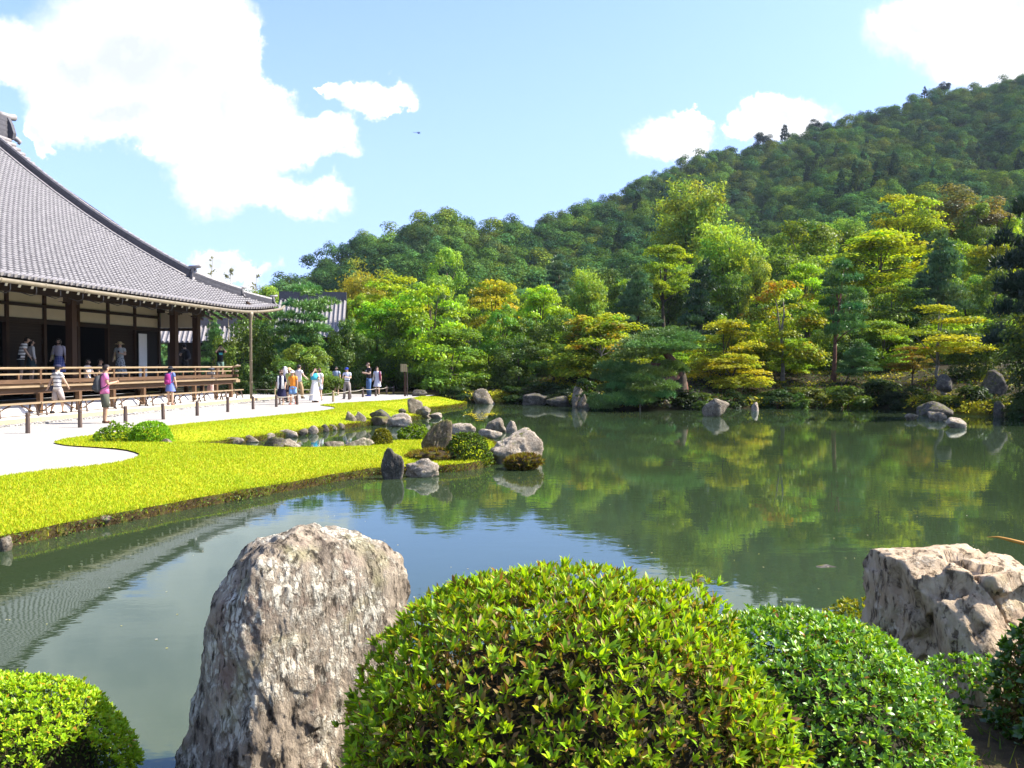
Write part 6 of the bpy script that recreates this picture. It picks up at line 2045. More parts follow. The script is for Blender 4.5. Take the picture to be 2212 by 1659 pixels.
    for i in single:
        key = tuple(np.round(C[i] * 12) / 12 + 1e-3) if False else (int(C[i][0] * 40), int(C[i][1] * 30))
        if key not in tint:
            lm = bpy.data.meshes.new('leaf'); lm.from_pydata(T.tolist(), [], TFc); lm.materials.append(mat)
            lm.polygons.foreach_set('use_smooth', [True] * len(TFc))
            at = lm.color_attributes.new('Col', 'FLOAT_COLOR', 'POINT')
            at.data.foreach_set('color', np.tile([C[i][0], C[i][1], C[i][2], 1], nv))
            tint[key] = lm
        o = bpy.data.objects.new('leaf', tint[key]); col.objects.link(o); o.parent = ev
        L = Ls[i]
        o.matrix_local = Matrix(((X[i][0] * L, Y[i][0] * L, Z[i][0] * L, org[i][0]), (X[i][1] * L, Y[i][1] * L, Z[i][1] * L, org[i][1]), (X[i][2] * L, Y[i][2] * L, Z[i][2] * L, org[i][2]), (0, 0, 0, 1)))
    if twigs:
        tw = MB()
        for i in rg.choice(nro, min(nro, 700), replace=False):
            a_ = p[i]; b_ = p[i] - ax[i] * leaf_len * 2.5 - n[i] * leaf_len * 1.0
            tw.tube([b_, (a_ + b_) / 2 + rg.normal(0, .004, 3), a_], [leaf_len * .045] * 2 + [leaf_len * .03], 4, caps=False)
        tag(tw.build('twig', M['twig'], ev), kind='stuff')
        # the shaded inside: a dense body of stems, and dry leaves around it
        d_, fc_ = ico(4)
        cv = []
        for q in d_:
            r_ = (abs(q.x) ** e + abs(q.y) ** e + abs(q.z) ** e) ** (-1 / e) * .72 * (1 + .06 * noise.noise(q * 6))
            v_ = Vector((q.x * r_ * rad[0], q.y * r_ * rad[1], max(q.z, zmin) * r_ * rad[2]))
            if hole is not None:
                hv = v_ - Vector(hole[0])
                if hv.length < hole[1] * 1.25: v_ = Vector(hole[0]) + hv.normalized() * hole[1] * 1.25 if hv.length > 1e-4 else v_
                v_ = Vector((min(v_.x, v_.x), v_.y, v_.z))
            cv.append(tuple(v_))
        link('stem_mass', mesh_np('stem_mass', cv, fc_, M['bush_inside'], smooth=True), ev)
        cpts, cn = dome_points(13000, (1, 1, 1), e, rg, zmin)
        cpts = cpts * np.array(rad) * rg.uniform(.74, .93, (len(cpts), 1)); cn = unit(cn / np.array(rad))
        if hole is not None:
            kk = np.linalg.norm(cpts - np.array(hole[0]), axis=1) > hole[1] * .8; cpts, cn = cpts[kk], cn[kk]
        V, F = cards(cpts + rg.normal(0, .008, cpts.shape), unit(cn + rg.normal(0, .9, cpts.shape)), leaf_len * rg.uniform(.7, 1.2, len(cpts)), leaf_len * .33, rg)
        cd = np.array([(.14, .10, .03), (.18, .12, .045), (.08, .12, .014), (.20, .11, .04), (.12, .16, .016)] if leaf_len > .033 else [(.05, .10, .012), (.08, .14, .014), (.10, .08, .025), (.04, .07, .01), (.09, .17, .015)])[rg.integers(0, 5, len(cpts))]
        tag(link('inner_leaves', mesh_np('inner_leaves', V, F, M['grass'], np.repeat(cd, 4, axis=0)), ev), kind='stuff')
    return ev
fresh = [(.27, .43, .013), (.34, .47, .016), (.20, .37, .014), (.15, .28, .02), (.40, .46, .02)]
oldl = [(.22, .21, .02), (.28, .21, .04), (.15, .19, .015), (.10, .17, .014), (.33, .24, .09), (.22, .11, .035)]
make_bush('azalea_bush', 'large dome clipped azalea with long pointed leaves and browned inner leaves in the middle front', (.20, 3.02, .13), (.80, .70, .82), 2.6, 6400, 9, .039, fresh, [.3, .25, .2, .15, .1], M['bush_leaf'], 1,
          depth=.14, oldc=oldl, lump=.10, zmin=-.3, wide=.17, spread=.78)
green = [(.12, .28, .014), (.17, .34, .016), (.24, .40, .018), (.08, .19, .016), (.32, .40, .022), (.26, .11, .03)]
make_bush('clipped_bush', 'glossy small leaved clipped bush between the big azalea and the split flat topped rock', (1.15, 3.35, -.05), (.68, .60, .765), 2.3, 7600, 7, .0265, green, [.3, .27, .18, .15, .08, .02], M['gloss_leaf'], 2, depth=.06, spread=1.05, wide=.25)
lime = [(.28, .45, .013), (.36, .50, .016), (.21, .37, .014), (.42, .46, .02), (.46, .25, .03)]
make_bush('clipped_bush', 'bright lime clipped bush at the corner with a bare dead patch facing the water', (-2.50, 4.0, -.37), (.63, .46, .57), 2.3, 4600, 7, .025, lime, [.36, .26, .24, .12, .02], M['bush_leaf'], 3, depth=.05, spread=1.0, wide=.24, hole=((.50, -.22, .24), .17), zmin=-.1, oldc=None)
make_bush('dark_bush', 'dark glossy bush in shade at the edge beside the split flat topped rock', (2.72, 3.75, .06), (.48, .42, .66), 2.2, 1300, 6, .034, [(.05, .12, .014), (.08, .17, .018), (.035, .085, .012)], [.4, .3, .3], M['gloss_leaf'], 4, depth=.06, spread=1.05, singles=120, wide=.34)
make_bush('low_bush', 'low yellow green bush hugging the water side of the split flat topped rock', (2.42, 5.75, -.30), (.36, .30, .40), 2.0, 700, 6, .030, [(.20, .23, .018), (.26, .24, .02), (.12, .17, .015)], [.4, .3, .3], M['bush_leaf'], 5, depth=.08, singles=60, twigs=False)
# bushes farther off
def far_bush(name, label, u0, u1, v0, v1, zb, colors, seed, leaf, nro=500, e=2.2, mat='bush_leaf', depth=.8, group=None, lump=.08, singles=0):
    f = P((u0 + u1) / 2, v1, zb); w = (u1 - u0) / FPX * f.y; h = (v1 - v0) / FPX * f.y
    return make_bush(name, label, (f.x, f.y + w * depth * .4, zb - .02), (w / 2, w * depth / 2, h), e, nro, 6, leaf, colors, [1 / len(colors)] * len(colors), M[mat], seed, singles=singles, zmin=-.02, depth=.08 * min(w, 1), lump=lump, twigs=False, wide=.36, group=group)
make_bush_cols = [(.11, .22, .013), (.17, .29, .014), (.24, .35, .014)]
far_bush('spreading_bush', 'loose dark green spreading bush touching the clipped ball bush on the lawn', 185, 292, 917, 960, -.03, make_bush_cols, 21, .045, 900, 2.0, lump=.3)
far_bush('ball_bush', 'smooth bright green clipped ball bush on the lawn beside the gravel', 270, 358, 911, 961, -.03, [(.19, .40, .014), (.26, .45, .016), (.15, .31, .012)], 22, .035, 1700, 2.5, lump=.02)
far_bush('round_bush', 'small round yellow green bush at the creek edge beside the whitish slab', 801, 845, 926, 962, ZL, [(.17, .17, .016), (.21, .20, .016), (.13, .13, .014)], 23, .045, 600, 2.1)
far_bush('low_bush', 'low wide feathery bright green bush at the creek edge behind the lawn point', 855, 932, 919, 950, ZL, [(.14, .24, .014), (.20, .28, .014), (.10, .18, .012)], 24, .05, 800, 2.0, lump=.25)
far_bush('azalea_bush', 'dark leaved bush with a bright crest on the lawn point before the big pale boulder', 958, 1060, 938, 1004, ZL - .08, [(.05, .085, .02), (.09, .13, .02), (.14, .25, .015), (.06, .08, .03)], 25, .042, 1500, 2.3, lump=.12)
# a fringe of small leafy plants rooted in the cut bank
def bank_plants():
    n = 5200
    sl = np.array([(q.x, q.y) for q in shore_l]); k = rng.integers(0, len(sl) - 1, n)
    dens = np.array([noise.noise(Vector((q.x * 1.4, q.y * 1.4, 7))) for q in shore_l])
    k = k[dens[k] + rng.normal(0, .15, n) > .02]; n = len(k)
    t = rng.random(n)[:, None]; e = sl[k] * (1 - t) + sl[k + 1] * t
    tg = sl[k + 1] - sl[k]; tg /= np.linalg.norm(tg, axis=1)[:, None] + 1e-9
    ow = np.column_stack([tg[:, 1], -tg[:, 0]])
    e = e + ow * rng.uniform(.02, .16, (n, 1))
    c = np.column_stack([e, rng.uniform(ZW + .01, ZL + .02, n)])
    V, F = cards(c, unit(np.column_stack([ow, np.full(n, .8)]) + rng.normal(0, .5, (n, 3))), rng.uniform(.025, .05, n), rng.uniform(.014, .025, n), rng)
    cc = np.array([(.06, .12, .012), (.03, .06, .010), (.10, .17, .013), (.10, .07, .02), (.02, .035, .008)])[rng.integers(0, 5, n)]
    tag(link('bank_plants', mesh_np('bank_plants', V, F, M['grass'], np.repeat(cc, 4, axis=0))), 'fringe of small dark leafy weeds growing from the cut lawn bank over the water', 'weeds', kind='stuff')
bank_plants()
# yellow fern
f = P(1036, 930, ZW); e = thing('fern', 'yellow fern arching over the water in front of the rounded grey boulder', 'fern', (f.x, f.y - .1, ZW + .1))
for i in range(12):
    a = -2.6 + i * .5; L = random.uniform(.35, .62)
    mb = MB()
    for k in range(9):
        t = (k + 1) / 9.5; z = .28 * math.sin(t * 2.2) + .18
        x, y = math.cos(a) * L * t, math.sin(a) * L * t
        for s in (-1, 1):
            q = .11 * (1.1 - t)
            mb.add([(x, y, z), (x + math.cos(a) * .04, y + math.sin(a) * .04, z), (x - math.sin(a) * s * q + math.cos(a) * .05, y + math.cos(a) * s * q + math.sin(a) * .05, z - .03)], [(0, 1, 2)])
    me = mb.mesh('frond', M['leaf']); 
    at = me.color_attributes.new('Col', 'FLOAT_COLOR', 'POINT'); at.data.foreach_set('color', [1.0] * (len(me.vertices) * 4))
    link('frond', me, e, color=(.42, .36, .014))
# undergrowth along the far shore
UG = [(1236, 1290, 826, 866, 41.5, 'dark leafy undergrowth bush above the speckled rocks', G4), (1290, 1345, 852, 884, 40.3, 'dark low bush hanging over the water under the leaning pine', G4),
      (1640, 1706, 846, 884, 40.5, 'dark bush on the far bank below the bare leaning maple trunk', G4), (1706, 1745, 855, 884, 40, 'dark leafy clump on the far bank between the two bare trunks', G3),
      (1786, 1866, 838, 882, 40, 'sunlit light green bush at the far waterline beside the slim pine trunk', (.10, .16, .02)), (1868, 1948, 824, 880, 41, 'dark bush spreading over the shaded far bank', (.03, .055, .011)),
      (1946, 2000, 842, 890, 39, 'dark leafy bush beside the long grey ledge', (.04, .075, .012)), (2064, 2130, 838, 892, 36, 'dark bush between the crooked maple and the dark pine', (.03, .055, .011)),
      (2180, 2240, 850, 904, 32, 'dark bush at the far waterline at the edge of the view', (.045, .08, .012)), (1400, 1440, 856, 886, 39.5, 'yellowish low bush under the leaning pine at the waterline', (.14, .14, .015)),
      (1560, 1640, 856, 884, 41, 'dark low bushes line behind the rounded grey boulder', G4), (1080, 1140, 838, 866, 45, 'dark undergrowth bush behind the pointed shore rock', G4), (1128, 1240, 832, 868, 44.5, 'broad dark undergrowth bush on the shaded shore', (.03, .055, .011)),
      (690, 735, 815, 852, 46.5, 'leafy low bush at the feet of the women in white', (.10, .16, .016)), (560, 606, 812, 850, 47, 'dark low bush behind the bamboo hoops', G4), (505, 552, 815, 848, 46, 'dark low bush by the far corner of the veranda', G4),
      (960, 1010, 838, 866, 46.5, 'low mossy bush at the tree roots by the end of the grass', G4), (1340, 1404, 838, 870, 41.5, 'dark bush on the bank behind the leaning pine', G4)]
SHB = [('yellow green', (.10, .13, .013)), ('dark', (.028, .05, .010)), ('mid green', (.05, .09, .013)), ('blackish green', (.018, .034, .009))]
SHN = [(1205, 'by the shaded wall-like stones'), (1262, 'by the speckled rocks'), (1330, 'under the drooping pine pads'), (1385, 'beside the pine prop'), (1440, 'left bare'), (1505, 'by the old trunk'), (1590, 'behind the rounded grey boulder'), (1660, 'beside the pale pointed stone'), (1730, 'between two bare trunks'),
       (1785, 'at the foot of the slim pine'), (1860, 'past the sunlit shore bush'), (1930, 'before the three low stones'), (1985, 'by the long grey ledge'), (2060, 'behind the banded stone'), (2110, 'below the dark tree'), (2170, 'below the huge shadowy pine')]
rs = random.Random(31)
for i in range(30):
    u = 1150 + i * 36 + rs.uniform(-10, 10)
    vsh = np.interp(u, [1150, 1230, 1280, 1340, 1450, 1560, 1700, 1800, 1880, 1960, 2060, 2150, 2212], [872, 877, 880.5, 883.5, 887, 884, 880, 881, 879, 888, 895, 899, 904])
    Y0 = P(u, vsh, ZW).y
    cn, c = SHB[(i * 7 + rs.randrange(2)) % 4]
    nr = min(SHN, key=lambda q: abs(q[0] - u))[1].replace('left bare', 'at the waterline under the leaning pine')
    UG.append((u - rs.uniform(20, 34), u + rs.uniform(20, 34), vsh - rs.uniform(20, 40), vsh - 1, Y0 + rs.uniform(.3, 1.6), '%s %s shore bush %s' % (('spreading', 'rounded')[i % 2], cn, nr), c))
bushes = [crown_mesh('foliage', 'broad', 400 + i, 3000, 16, .07, 'dome', M['leaf'], pr=(.18, .28))[0] for i in range(3)]
for i, (u0, u1, v0, v1, Y, lab, c) in enumerate(UG):
    a, b = D((u0 + u1) / 2, v1, Y), D((u0 + u1) / 2, v0, Y)
    w = (u1 - u0) / FPX * Y * 1.15
    e = thing('undergrowth_bush', lab, 'bush', (a.x, Y, a.z))
    link('foliage', bushes[i % 3], e, (0, 0, -.15), (0, 0, i), (w, w * .8, b.z - a.z + .2), c)
    mb = MB()
    for k in range(5):
        mb.tube([(0, 0, -.3), (random.uniform(-.3, .3) * w, random.uniform(-.2, .2) * w, (b.z - a.z) * .7)], [.03, .01], 5)
    mb.build('stem', M['twig'], e)
make_bush('low_bush', 'low dark green clump at the foot of the split flat topped rock', (2.35, 4.25, -.12), (.42, .26, .36), 2.0, 800, 6, .028, green, [.3, .2, .1, .3, .08, .02], M['gloss_leaf'], 6, depth=.08, singles=40, twigs=False)
# long dry blade reaching in over the water
p0, p1, p2 = D(2132, 1160, 2.6), D(2180, 1166, 2.55), D(2260, 1186, 2.5)
root = Vector((2.15, 2.35, float(near_z(2.15, 2.35)) - .05))
e = thing('dry_reed', 'single dry orange brown reed tip reaching in over the water at the edge', 'reed', root)
mb = MB()
path = [root, root + Vector((-.04, .02, .35)), root + Vector((-.10, .05, .75)), p2 + Vector((.16, -.02, -.10)), p2, p1, p0.lerp(p1, .5) + Vector((0, 0, .004)), p0]
mb.tube([tuple(p - root) for p in path], [.006, .006, .006, .006, .006, .005, .003, .0008], 6)
mb.build('stalk', plain('dry_orange', (.42, .20, .03), .6, .2, 20), e, smooth=True)
for k, (t_, dr) in enumerate(((.3, (.18, .05, .1)), (.55, (.15, -.1, .12)))):
    q = path[1].lerp(path[3], t_) - root; w = Vector(dr)
    MB().add([q, q + w * .5 + Vector((0, .012, .02)), q + w, q + w * .5 - Vector((0, .012, -.02))], [(0, 1, 2, 3)]).build('blade', M['bamboo'], e)
# little plants and specks floating on the pond
n = 200
fp = []
for i in range(n):
    u, v = random.uniform(0, 2212), 900 + 500 * random.random() ** 1.3
    p = P(u, v, ZW + .004); fp.append(p)
c = np.array([tuple(p) for p in fp])
V, F = cards(c, unit(np.array([0, 0, 1.0]) + rng.normal(0, .05, (n, 3))), rng.uniform(.015, .035, n), rng.uniform(.01, .02, n), rng, .02)
cl = np.array([(.5, .45, .3), (.35, .33, .12), (.55, .5, .42)])[rng.integers(0, 3, n)]
o = link('floating_leaves', mesh_np('floating_leaves', V, F, M['bush_leaf'], np.repeat(cl, 4, axis=0)))
tag(o, 'scattered pale fallen leaf specks floating on the pond surface', 'leaves', kind='stuff')
# ------------------------------------------------------------------ posts, rope, hoops, notice
GP = 'short wooden posts along the gravel court'
POSTS = [(60, 891, 936), (173, 884, 923.5), (271, 877, 913), (353, 871, 906), (426, 867, 898), (492, 857, 890), (547, 856, 884), (597, 853, 879), (642, 849, 874), (681, 847, 869), (720, 844, 868), (754, 841, 863), (784, 837, 858), (812, 836, 855.5), (835, 834, 852), (850, 833, 850.5)]
PLAB = ['short wooden post at the near end of the gravel court, first of its row', 'short post on the gravel between the first post and the man in the pink shirt', 'short post just beyond the man in the pink shirt', 'short post behind the clipped ball bush', 'short post between the clipped ball bush and the drainpipe, before the girl in blue',
        'short post at the far end of the bench row', 'short post on the gravel just before the drainpipe', 'roped post at the feet of the woman in the navy dress', 'roped post beside the visitor in the orange shirt', 'roped post in front of the white skirt', 'roped pale post between the white skirt and the guard',
        'roped post at the feet of the guard in grey trousers', 'roped post between the guard and the man in jeans', 'roped post at the feet of the woman in the pale dress', 'shaded roped post beyond the woman in the pale dress', 'last shaded roped post before the notice post']
tops = []
for i, (u, v0, v1) in enumerate(POSTS):
    p = P(u, v1, 0.004)
    h = (v1 - v0) / FPX * p.y
    e = thing('short_post', PLAB[i], 'post', p, random.uniform(0, 3), GP)
    lean = random.uniform(-.02, .02)
    MB().tube([(0, 0, -.15), (lean * .5, 0, h * .5), (lean, 0, h - .02), (lean, 0, h)], [.058, .054, .052, .043], 10).build('shaft', M['post_wood'] if i not in (10,) else M['bamboo'], e)
    MB().tube([(lean, 0, h * .82), (lean, 0, h * .85)], .0565, 10).build('notch_ring', M['twig'], e)
    tops.append(p + Vector((lean, 0, h * .84)))
def rope(name, label, pts, sag=.05, r=.012):
    base = pts[0]
    mb = MB(); line = []
    for a, b in zip(pts[:-1], pts[1:]):
        for k in range(6):
            t = k / 6; q = a.lerp(b, t); q = q - Vector((0, 0, sag * 4 * t * (1 - t))); line.append(q - base)
    line.append(pts[-1] - base)
    mb.tube([tuple(q) for q in line], r, 6)
    tag(mb.build(name, M['rope'], None, base), label, 'rope')
rope('rope', 'pale rope strung along the short posts beside the visitors', tops[7:])
bp = []
for i, (u, v0, v1) in enumerate(((505, 833, 853), (594, 838, 856), (700, 836, 853))):
    p = P(u, v1, .0); h = (v1 - v0) / FPX * p.y
    e = thing('short_post', ['thin post of the back rope by the veranda corner', 'thin post of the back rope behind the navy dress', 'thin pale post of the back rope behind the two women in white'][i], 'post', p, 0, 'thin posts of the back rope')
    MB().tube([(0, 0, -.1), (0, 0, h)], [.04, .035], 8).build('shaft', M['bamboo'], e)
    bp.append(p + Vector((0, 0, h * .8)))
rope('rope', 'pale rope running behind the visitors from the veranda corner', bp)
for i, (u, v1, w) in enumerate(((658, 854, .72), (640, 852, .7), (732, 852, .75))):
    p = P(u, v1, 0)
    e = thing('bamboo_hoop', ['bent bamboo hoop in the low edging fence behind the orange shirt', 'bent bamboo hoop half hidden behind the orange shirt visitor', 'bent bamboo hoop in the low edging fence between the white blouse and the guard'][i], 'hoop fence', p, 0, 'bamboo hoops edging the planting')
    MB().tube([(w / 2 * math.cos(a), 0, .34 * math.sin(a) if 0 < a < math.pi else -.05) for a in np.linspace(-.05, math.pi + .05, 13)], .014, 6).build('hoop', M['bamboo'], e, smooth=True)
    MB().tube([(-w / 2, .03, .12), (w / 2, .03, .12)], .012, 6).build('tie_bar', M['bamboo'], e)
# notice post under the maples with rain-worn lettering
p = P(875, 856, 0); Y = p.y
e = thing('notice_post', 'dark wooden notice post with a small pale lettered board under the maples', 'notice', p)
MB().box((0, 0, .85), (.10, .10, 1.75)).build('post', M['dark_wood_v'], e)
MB().box((.12, .02, .80), (.05, .05, 1.6)).build('side_post', M['post_wood'], e)
bd = MB().box((-.06, -.07, 1.56), (.34, .03, .42)).build('board', M['bamboo'], e)
lt = MB()
for k in range(3):                       # three columns of brushed writing, unreadable at this distance
    for j in range(5):
        x = -.17 + k * .11; z = 1.72 - j * .075
        lt.box((x, -.0872, z), (.05, .002, .012)).box((x + random.uniform(-.015, .015), -.0876, z - .015), (.012, .002, .045))
lt.build('lettering', M['iron'], bd)

# ------------------------------------------------------------------ people
SK = [plain('skin_light', (.50, .33, .235), .55, .06, 12), plain('skin_tan', (.40, .24, .15), .55, .06, 12)]
HAIR = plain('dark_hair', (.02, .014, .011), .45, .2, 20)
HAIRB = plain('brown_hair', (.06, .03, .016), .45, .2, 20)
EYE = plain('eye_dark', (.015, .012, .01), .3, .1, 20)
LIP = plain('lip', (.35, .14, .12), .5, .05, 20)
_CL = {}
def cloth(c, kind='plain', c2=(.02, .02, .03), sc=14.0):
    key = (c, kind, c2, sc)
    if key in _CL: return _CL[key]
    m, t, out = material('cloth')
    tc = t.new('ShaderNodeTexCoord').outputs['Object']
    n = t.noise(tc, 9, 4)
    base = t.mix(t.mapr(n, .35, .7, 0, .25), c, tuple(x * .75 for x in c))
    if kind == 'stripe':
        sp = t.new('ShaderNodeSeparateXYZ'); t.put(sp.inputs[0], tc)
        f = t.math('FRACT', t.math('MULTIPLY', sp.outputs['Z'], sc))
        base = t.mix(t.math('LESS_THAN', f, .34), base, c2)
    elif kind == 'check':
        sp = t.new('ShaderNodeSeparateXYZ'); t.put(sp.inputs[0], tc)
        f = t.math('LESS_THAN', t.math('FRACT', t.math('MULTIPLY', sp.outputs['Z'], sc)), .3)
        g = t.math('LESS_THAN', t.math('FRACT', t.math('MULTIPLY', sp.outputs['X'], sc)), .3)
        base = t.mix(t.math('MULTIPLY', t.math('ADD', f, g), .5), base, c2)
    elif kind == 'floral':
        v = t.new('ShaderNodeTexVoronoi'); v.inputs['Scale'].default_value = sc; t.put(v.inputs['Vector'], tc)
        base = t.mix(t.mapr(v.outputs['Distance'], .42, .34), base, c2)
    principled(t, out, base, .85, .15, t.bump(t.noise(tc, 16, 3), .3, .01))
    _CL[key] = m
    return m
def skin_body(name, h, J, mats):
    """one continuous body grown over a skeleton; J: joints"""
    V = []; E = []; Rr = []
    def add(p, r, par=None):
        V.append(tuple(p)); Rr.append(r)
        if par is not None: E.append((par, len(V) - 1))
        return len(V) - 1
    pel = add(J['pelvis'], (.075, .058))
    wst = add(Vector(J['pelvis']).lerp(Vector(J['chest']), .45), (.066, .052), pel)
    ch = add(J['chest'], (.085, .06), wst)
    ub = add(Vector(J['chest']).lerp(Vector(J['neck']), .62), (.062, .048), ch)
    nk = add(J['neck'], (.030, .030), ub)
    jaw = add(Vector(J['neck']).lerp(Vector(J['head']), .62), (.038, .042), nk)
    hd = add(J['head'], (.047, .057), jaw)
    add(Vector(J['head']) + (Vector(J['head']) - Vector(J['neck'])).normalized() * .042, (.034, .042), hd)
    for s in 'LR':
        sh = add(J['sh' + s], (.036, .036), ub)
        el = add(J['el' + s], (.025, .025), add(Vector(J['sh' + s]).lerp(Vector(J['el' + s]), .5), (.030, .030), sh))
        wr = add(J['wr' + s], (.016, .016), add(Vector(J['el' + s]).lerp(Vector(J['wr' + s]), .35), (.025, .025), el))
        hv = (Vector(J['wr' + s]) - Vector(J['el' + s])).normalized()
        add(Vector(J['wr' + s]) + hv * .032, (.019, .012), wr)
        hp = add(J['hip' + s], (.056, .056), pel)
        kn = add(J['kn' + s], (.034, .034), add(Vector(J['hip' + s]).lerp(Vector(J['kn' + s]), .5), (.046, .048), hp))
        an = add(J['an' + s], (.021, .022), add(Vector(J['kn' + s]).lerp(Vector(J['an' + s]), .35), (.034, .036), kn))
        f = Vector(J['foot' + s])
        add(Vector(J['an' + s]) + f * .045 + Vector((0, 0, -.02)), (.020, .017), an)
    me = bpy.data.meshes.new('sk'); me.from_pydata([Vector(v) * h for v in V], E, [])
    o = bpy.data.objects.new('sk', me); col.objects.link(o)
    o.modifiers.new('skin', 'SKIN'); o.modifiers.new('sub', 'SUBSURF').levels = 1
    for i, sv in enumerate(me.skin_vertices[0].data):
        sv.radius = (Rr[i][0] * h, Rr[i][1] * h); sv.use_root = (i == 0)
    dg = bpy.context.evaluated_depsgraph_get()
    bm = bmesh.new(); bm.from_mesh(o.evaluated_get(dg).to_mesh())
    bpy.data.objects.remove(o)
    # fingers, rooted inside the palm
    mb = MB()
    for s in 'LR':
        wr = Vector(J['wr' + s]) * h; hv = (Vector(J['wr' + s]) - Vector(J['el' + s])).normalized()
        sd = hv.cross(Vector((0, 1, .3))).normalized()
        dn = hv.cross(sd).normalized()
        palm = wr + hv * .036 * h
        for k, (off, ln) in enumerate(((-.014, .030), (-.005, .036), (.005, .034), (.014, .026))):
            a = palm + sd * off * h
            mb.tube([a, a + hv * ln * .6 * h + dn * .004 * h, a + hv * ln * h + dn * .014 * h], [.0062 * h, .0056 * h, .004 * h], 5)
        a = wr + hv * .016 * h
        mb.tube([a, a + sd * -.024 * h + hv * .014 * h, a + sd * -.026 * h + hv * .032 * h], [.0066 * h, .006 * h, .004 * h], 5)
    # face: nose, eyes, mouth, ears
    H = Vector(J['head']) * h; fw = Vector(J['face']); rt = fw.cross(Vector((0, 0, 1))).normalized(); up = rt.cross(fw)
    nb = len(mb.f)
    mb.tube([H + fw * .052 * h + up * .004 * h, H + fw * .066 * h - up * .014 * h, H + fw * .05 * h - up * .02 * h], [.005 * h, .009 * h, .006 * h], 5)
    for s in (-1, 1):
        mb.tube([H + rt * s * .044 * h - up * .004 * h, H + rt * s * .054 * h - up * .002 * h - fw * .006 * h], [.012 * h, .010 * h], 6)
        mb.ball(H + rt * s * .020 * h + fw * .050 * h + up * .004 * h, .0068 * h, 6, 4, mi=1)
        mb.bar(H + rt * s * .010 * h + fw * .055 * h + up * .015 * h, H + rt * s * .031 * h + fw * .049 * h + up * .015 * h, .004 * h, .004 * h, mi=1)
    mb.bar(H + rt * -.014 * h + fw * .050 * h - up * .030 * h, H + rt * .014 * h + fw * .050 * h - up * .030 * h, .006 * h, .005 * h, mi=2)
    tm = mb.mesh('x', mats)
    n0 = len(bm.faces)
    bm.from_mesh(tm)
    me2 = bpy.data.meshes.new(name)
    for m_ in mats: me2.materials.append(m_)
    bm.to_mesh(me2); bm.free(); bpy.data.meshes.remove(tm)
    me2.polygons.foreach_set('use_smooth', [True] * len(me2.polygons))
    return me2
ARMS = {'down': ((.135, .0, .655), (.145, .035, .51)), 'phone': ((.135, .03, .665), (.05, .17, .70)), 'camera': ((.155, .12, .80), (.055, .13, .915)),
        'brow': ((.15, .10, .80), (.06, .10, .93)), 'bag': ((.14, -.01, .655), (.15, .07, .54)), 'back': ((.13, -.05, .66), (.15, -.10, .53)), 'fwd': ((.13, .06, .67), (.14, .13, .56)), 'point': ((.16, .03, .68), (.21, .12, .60))}
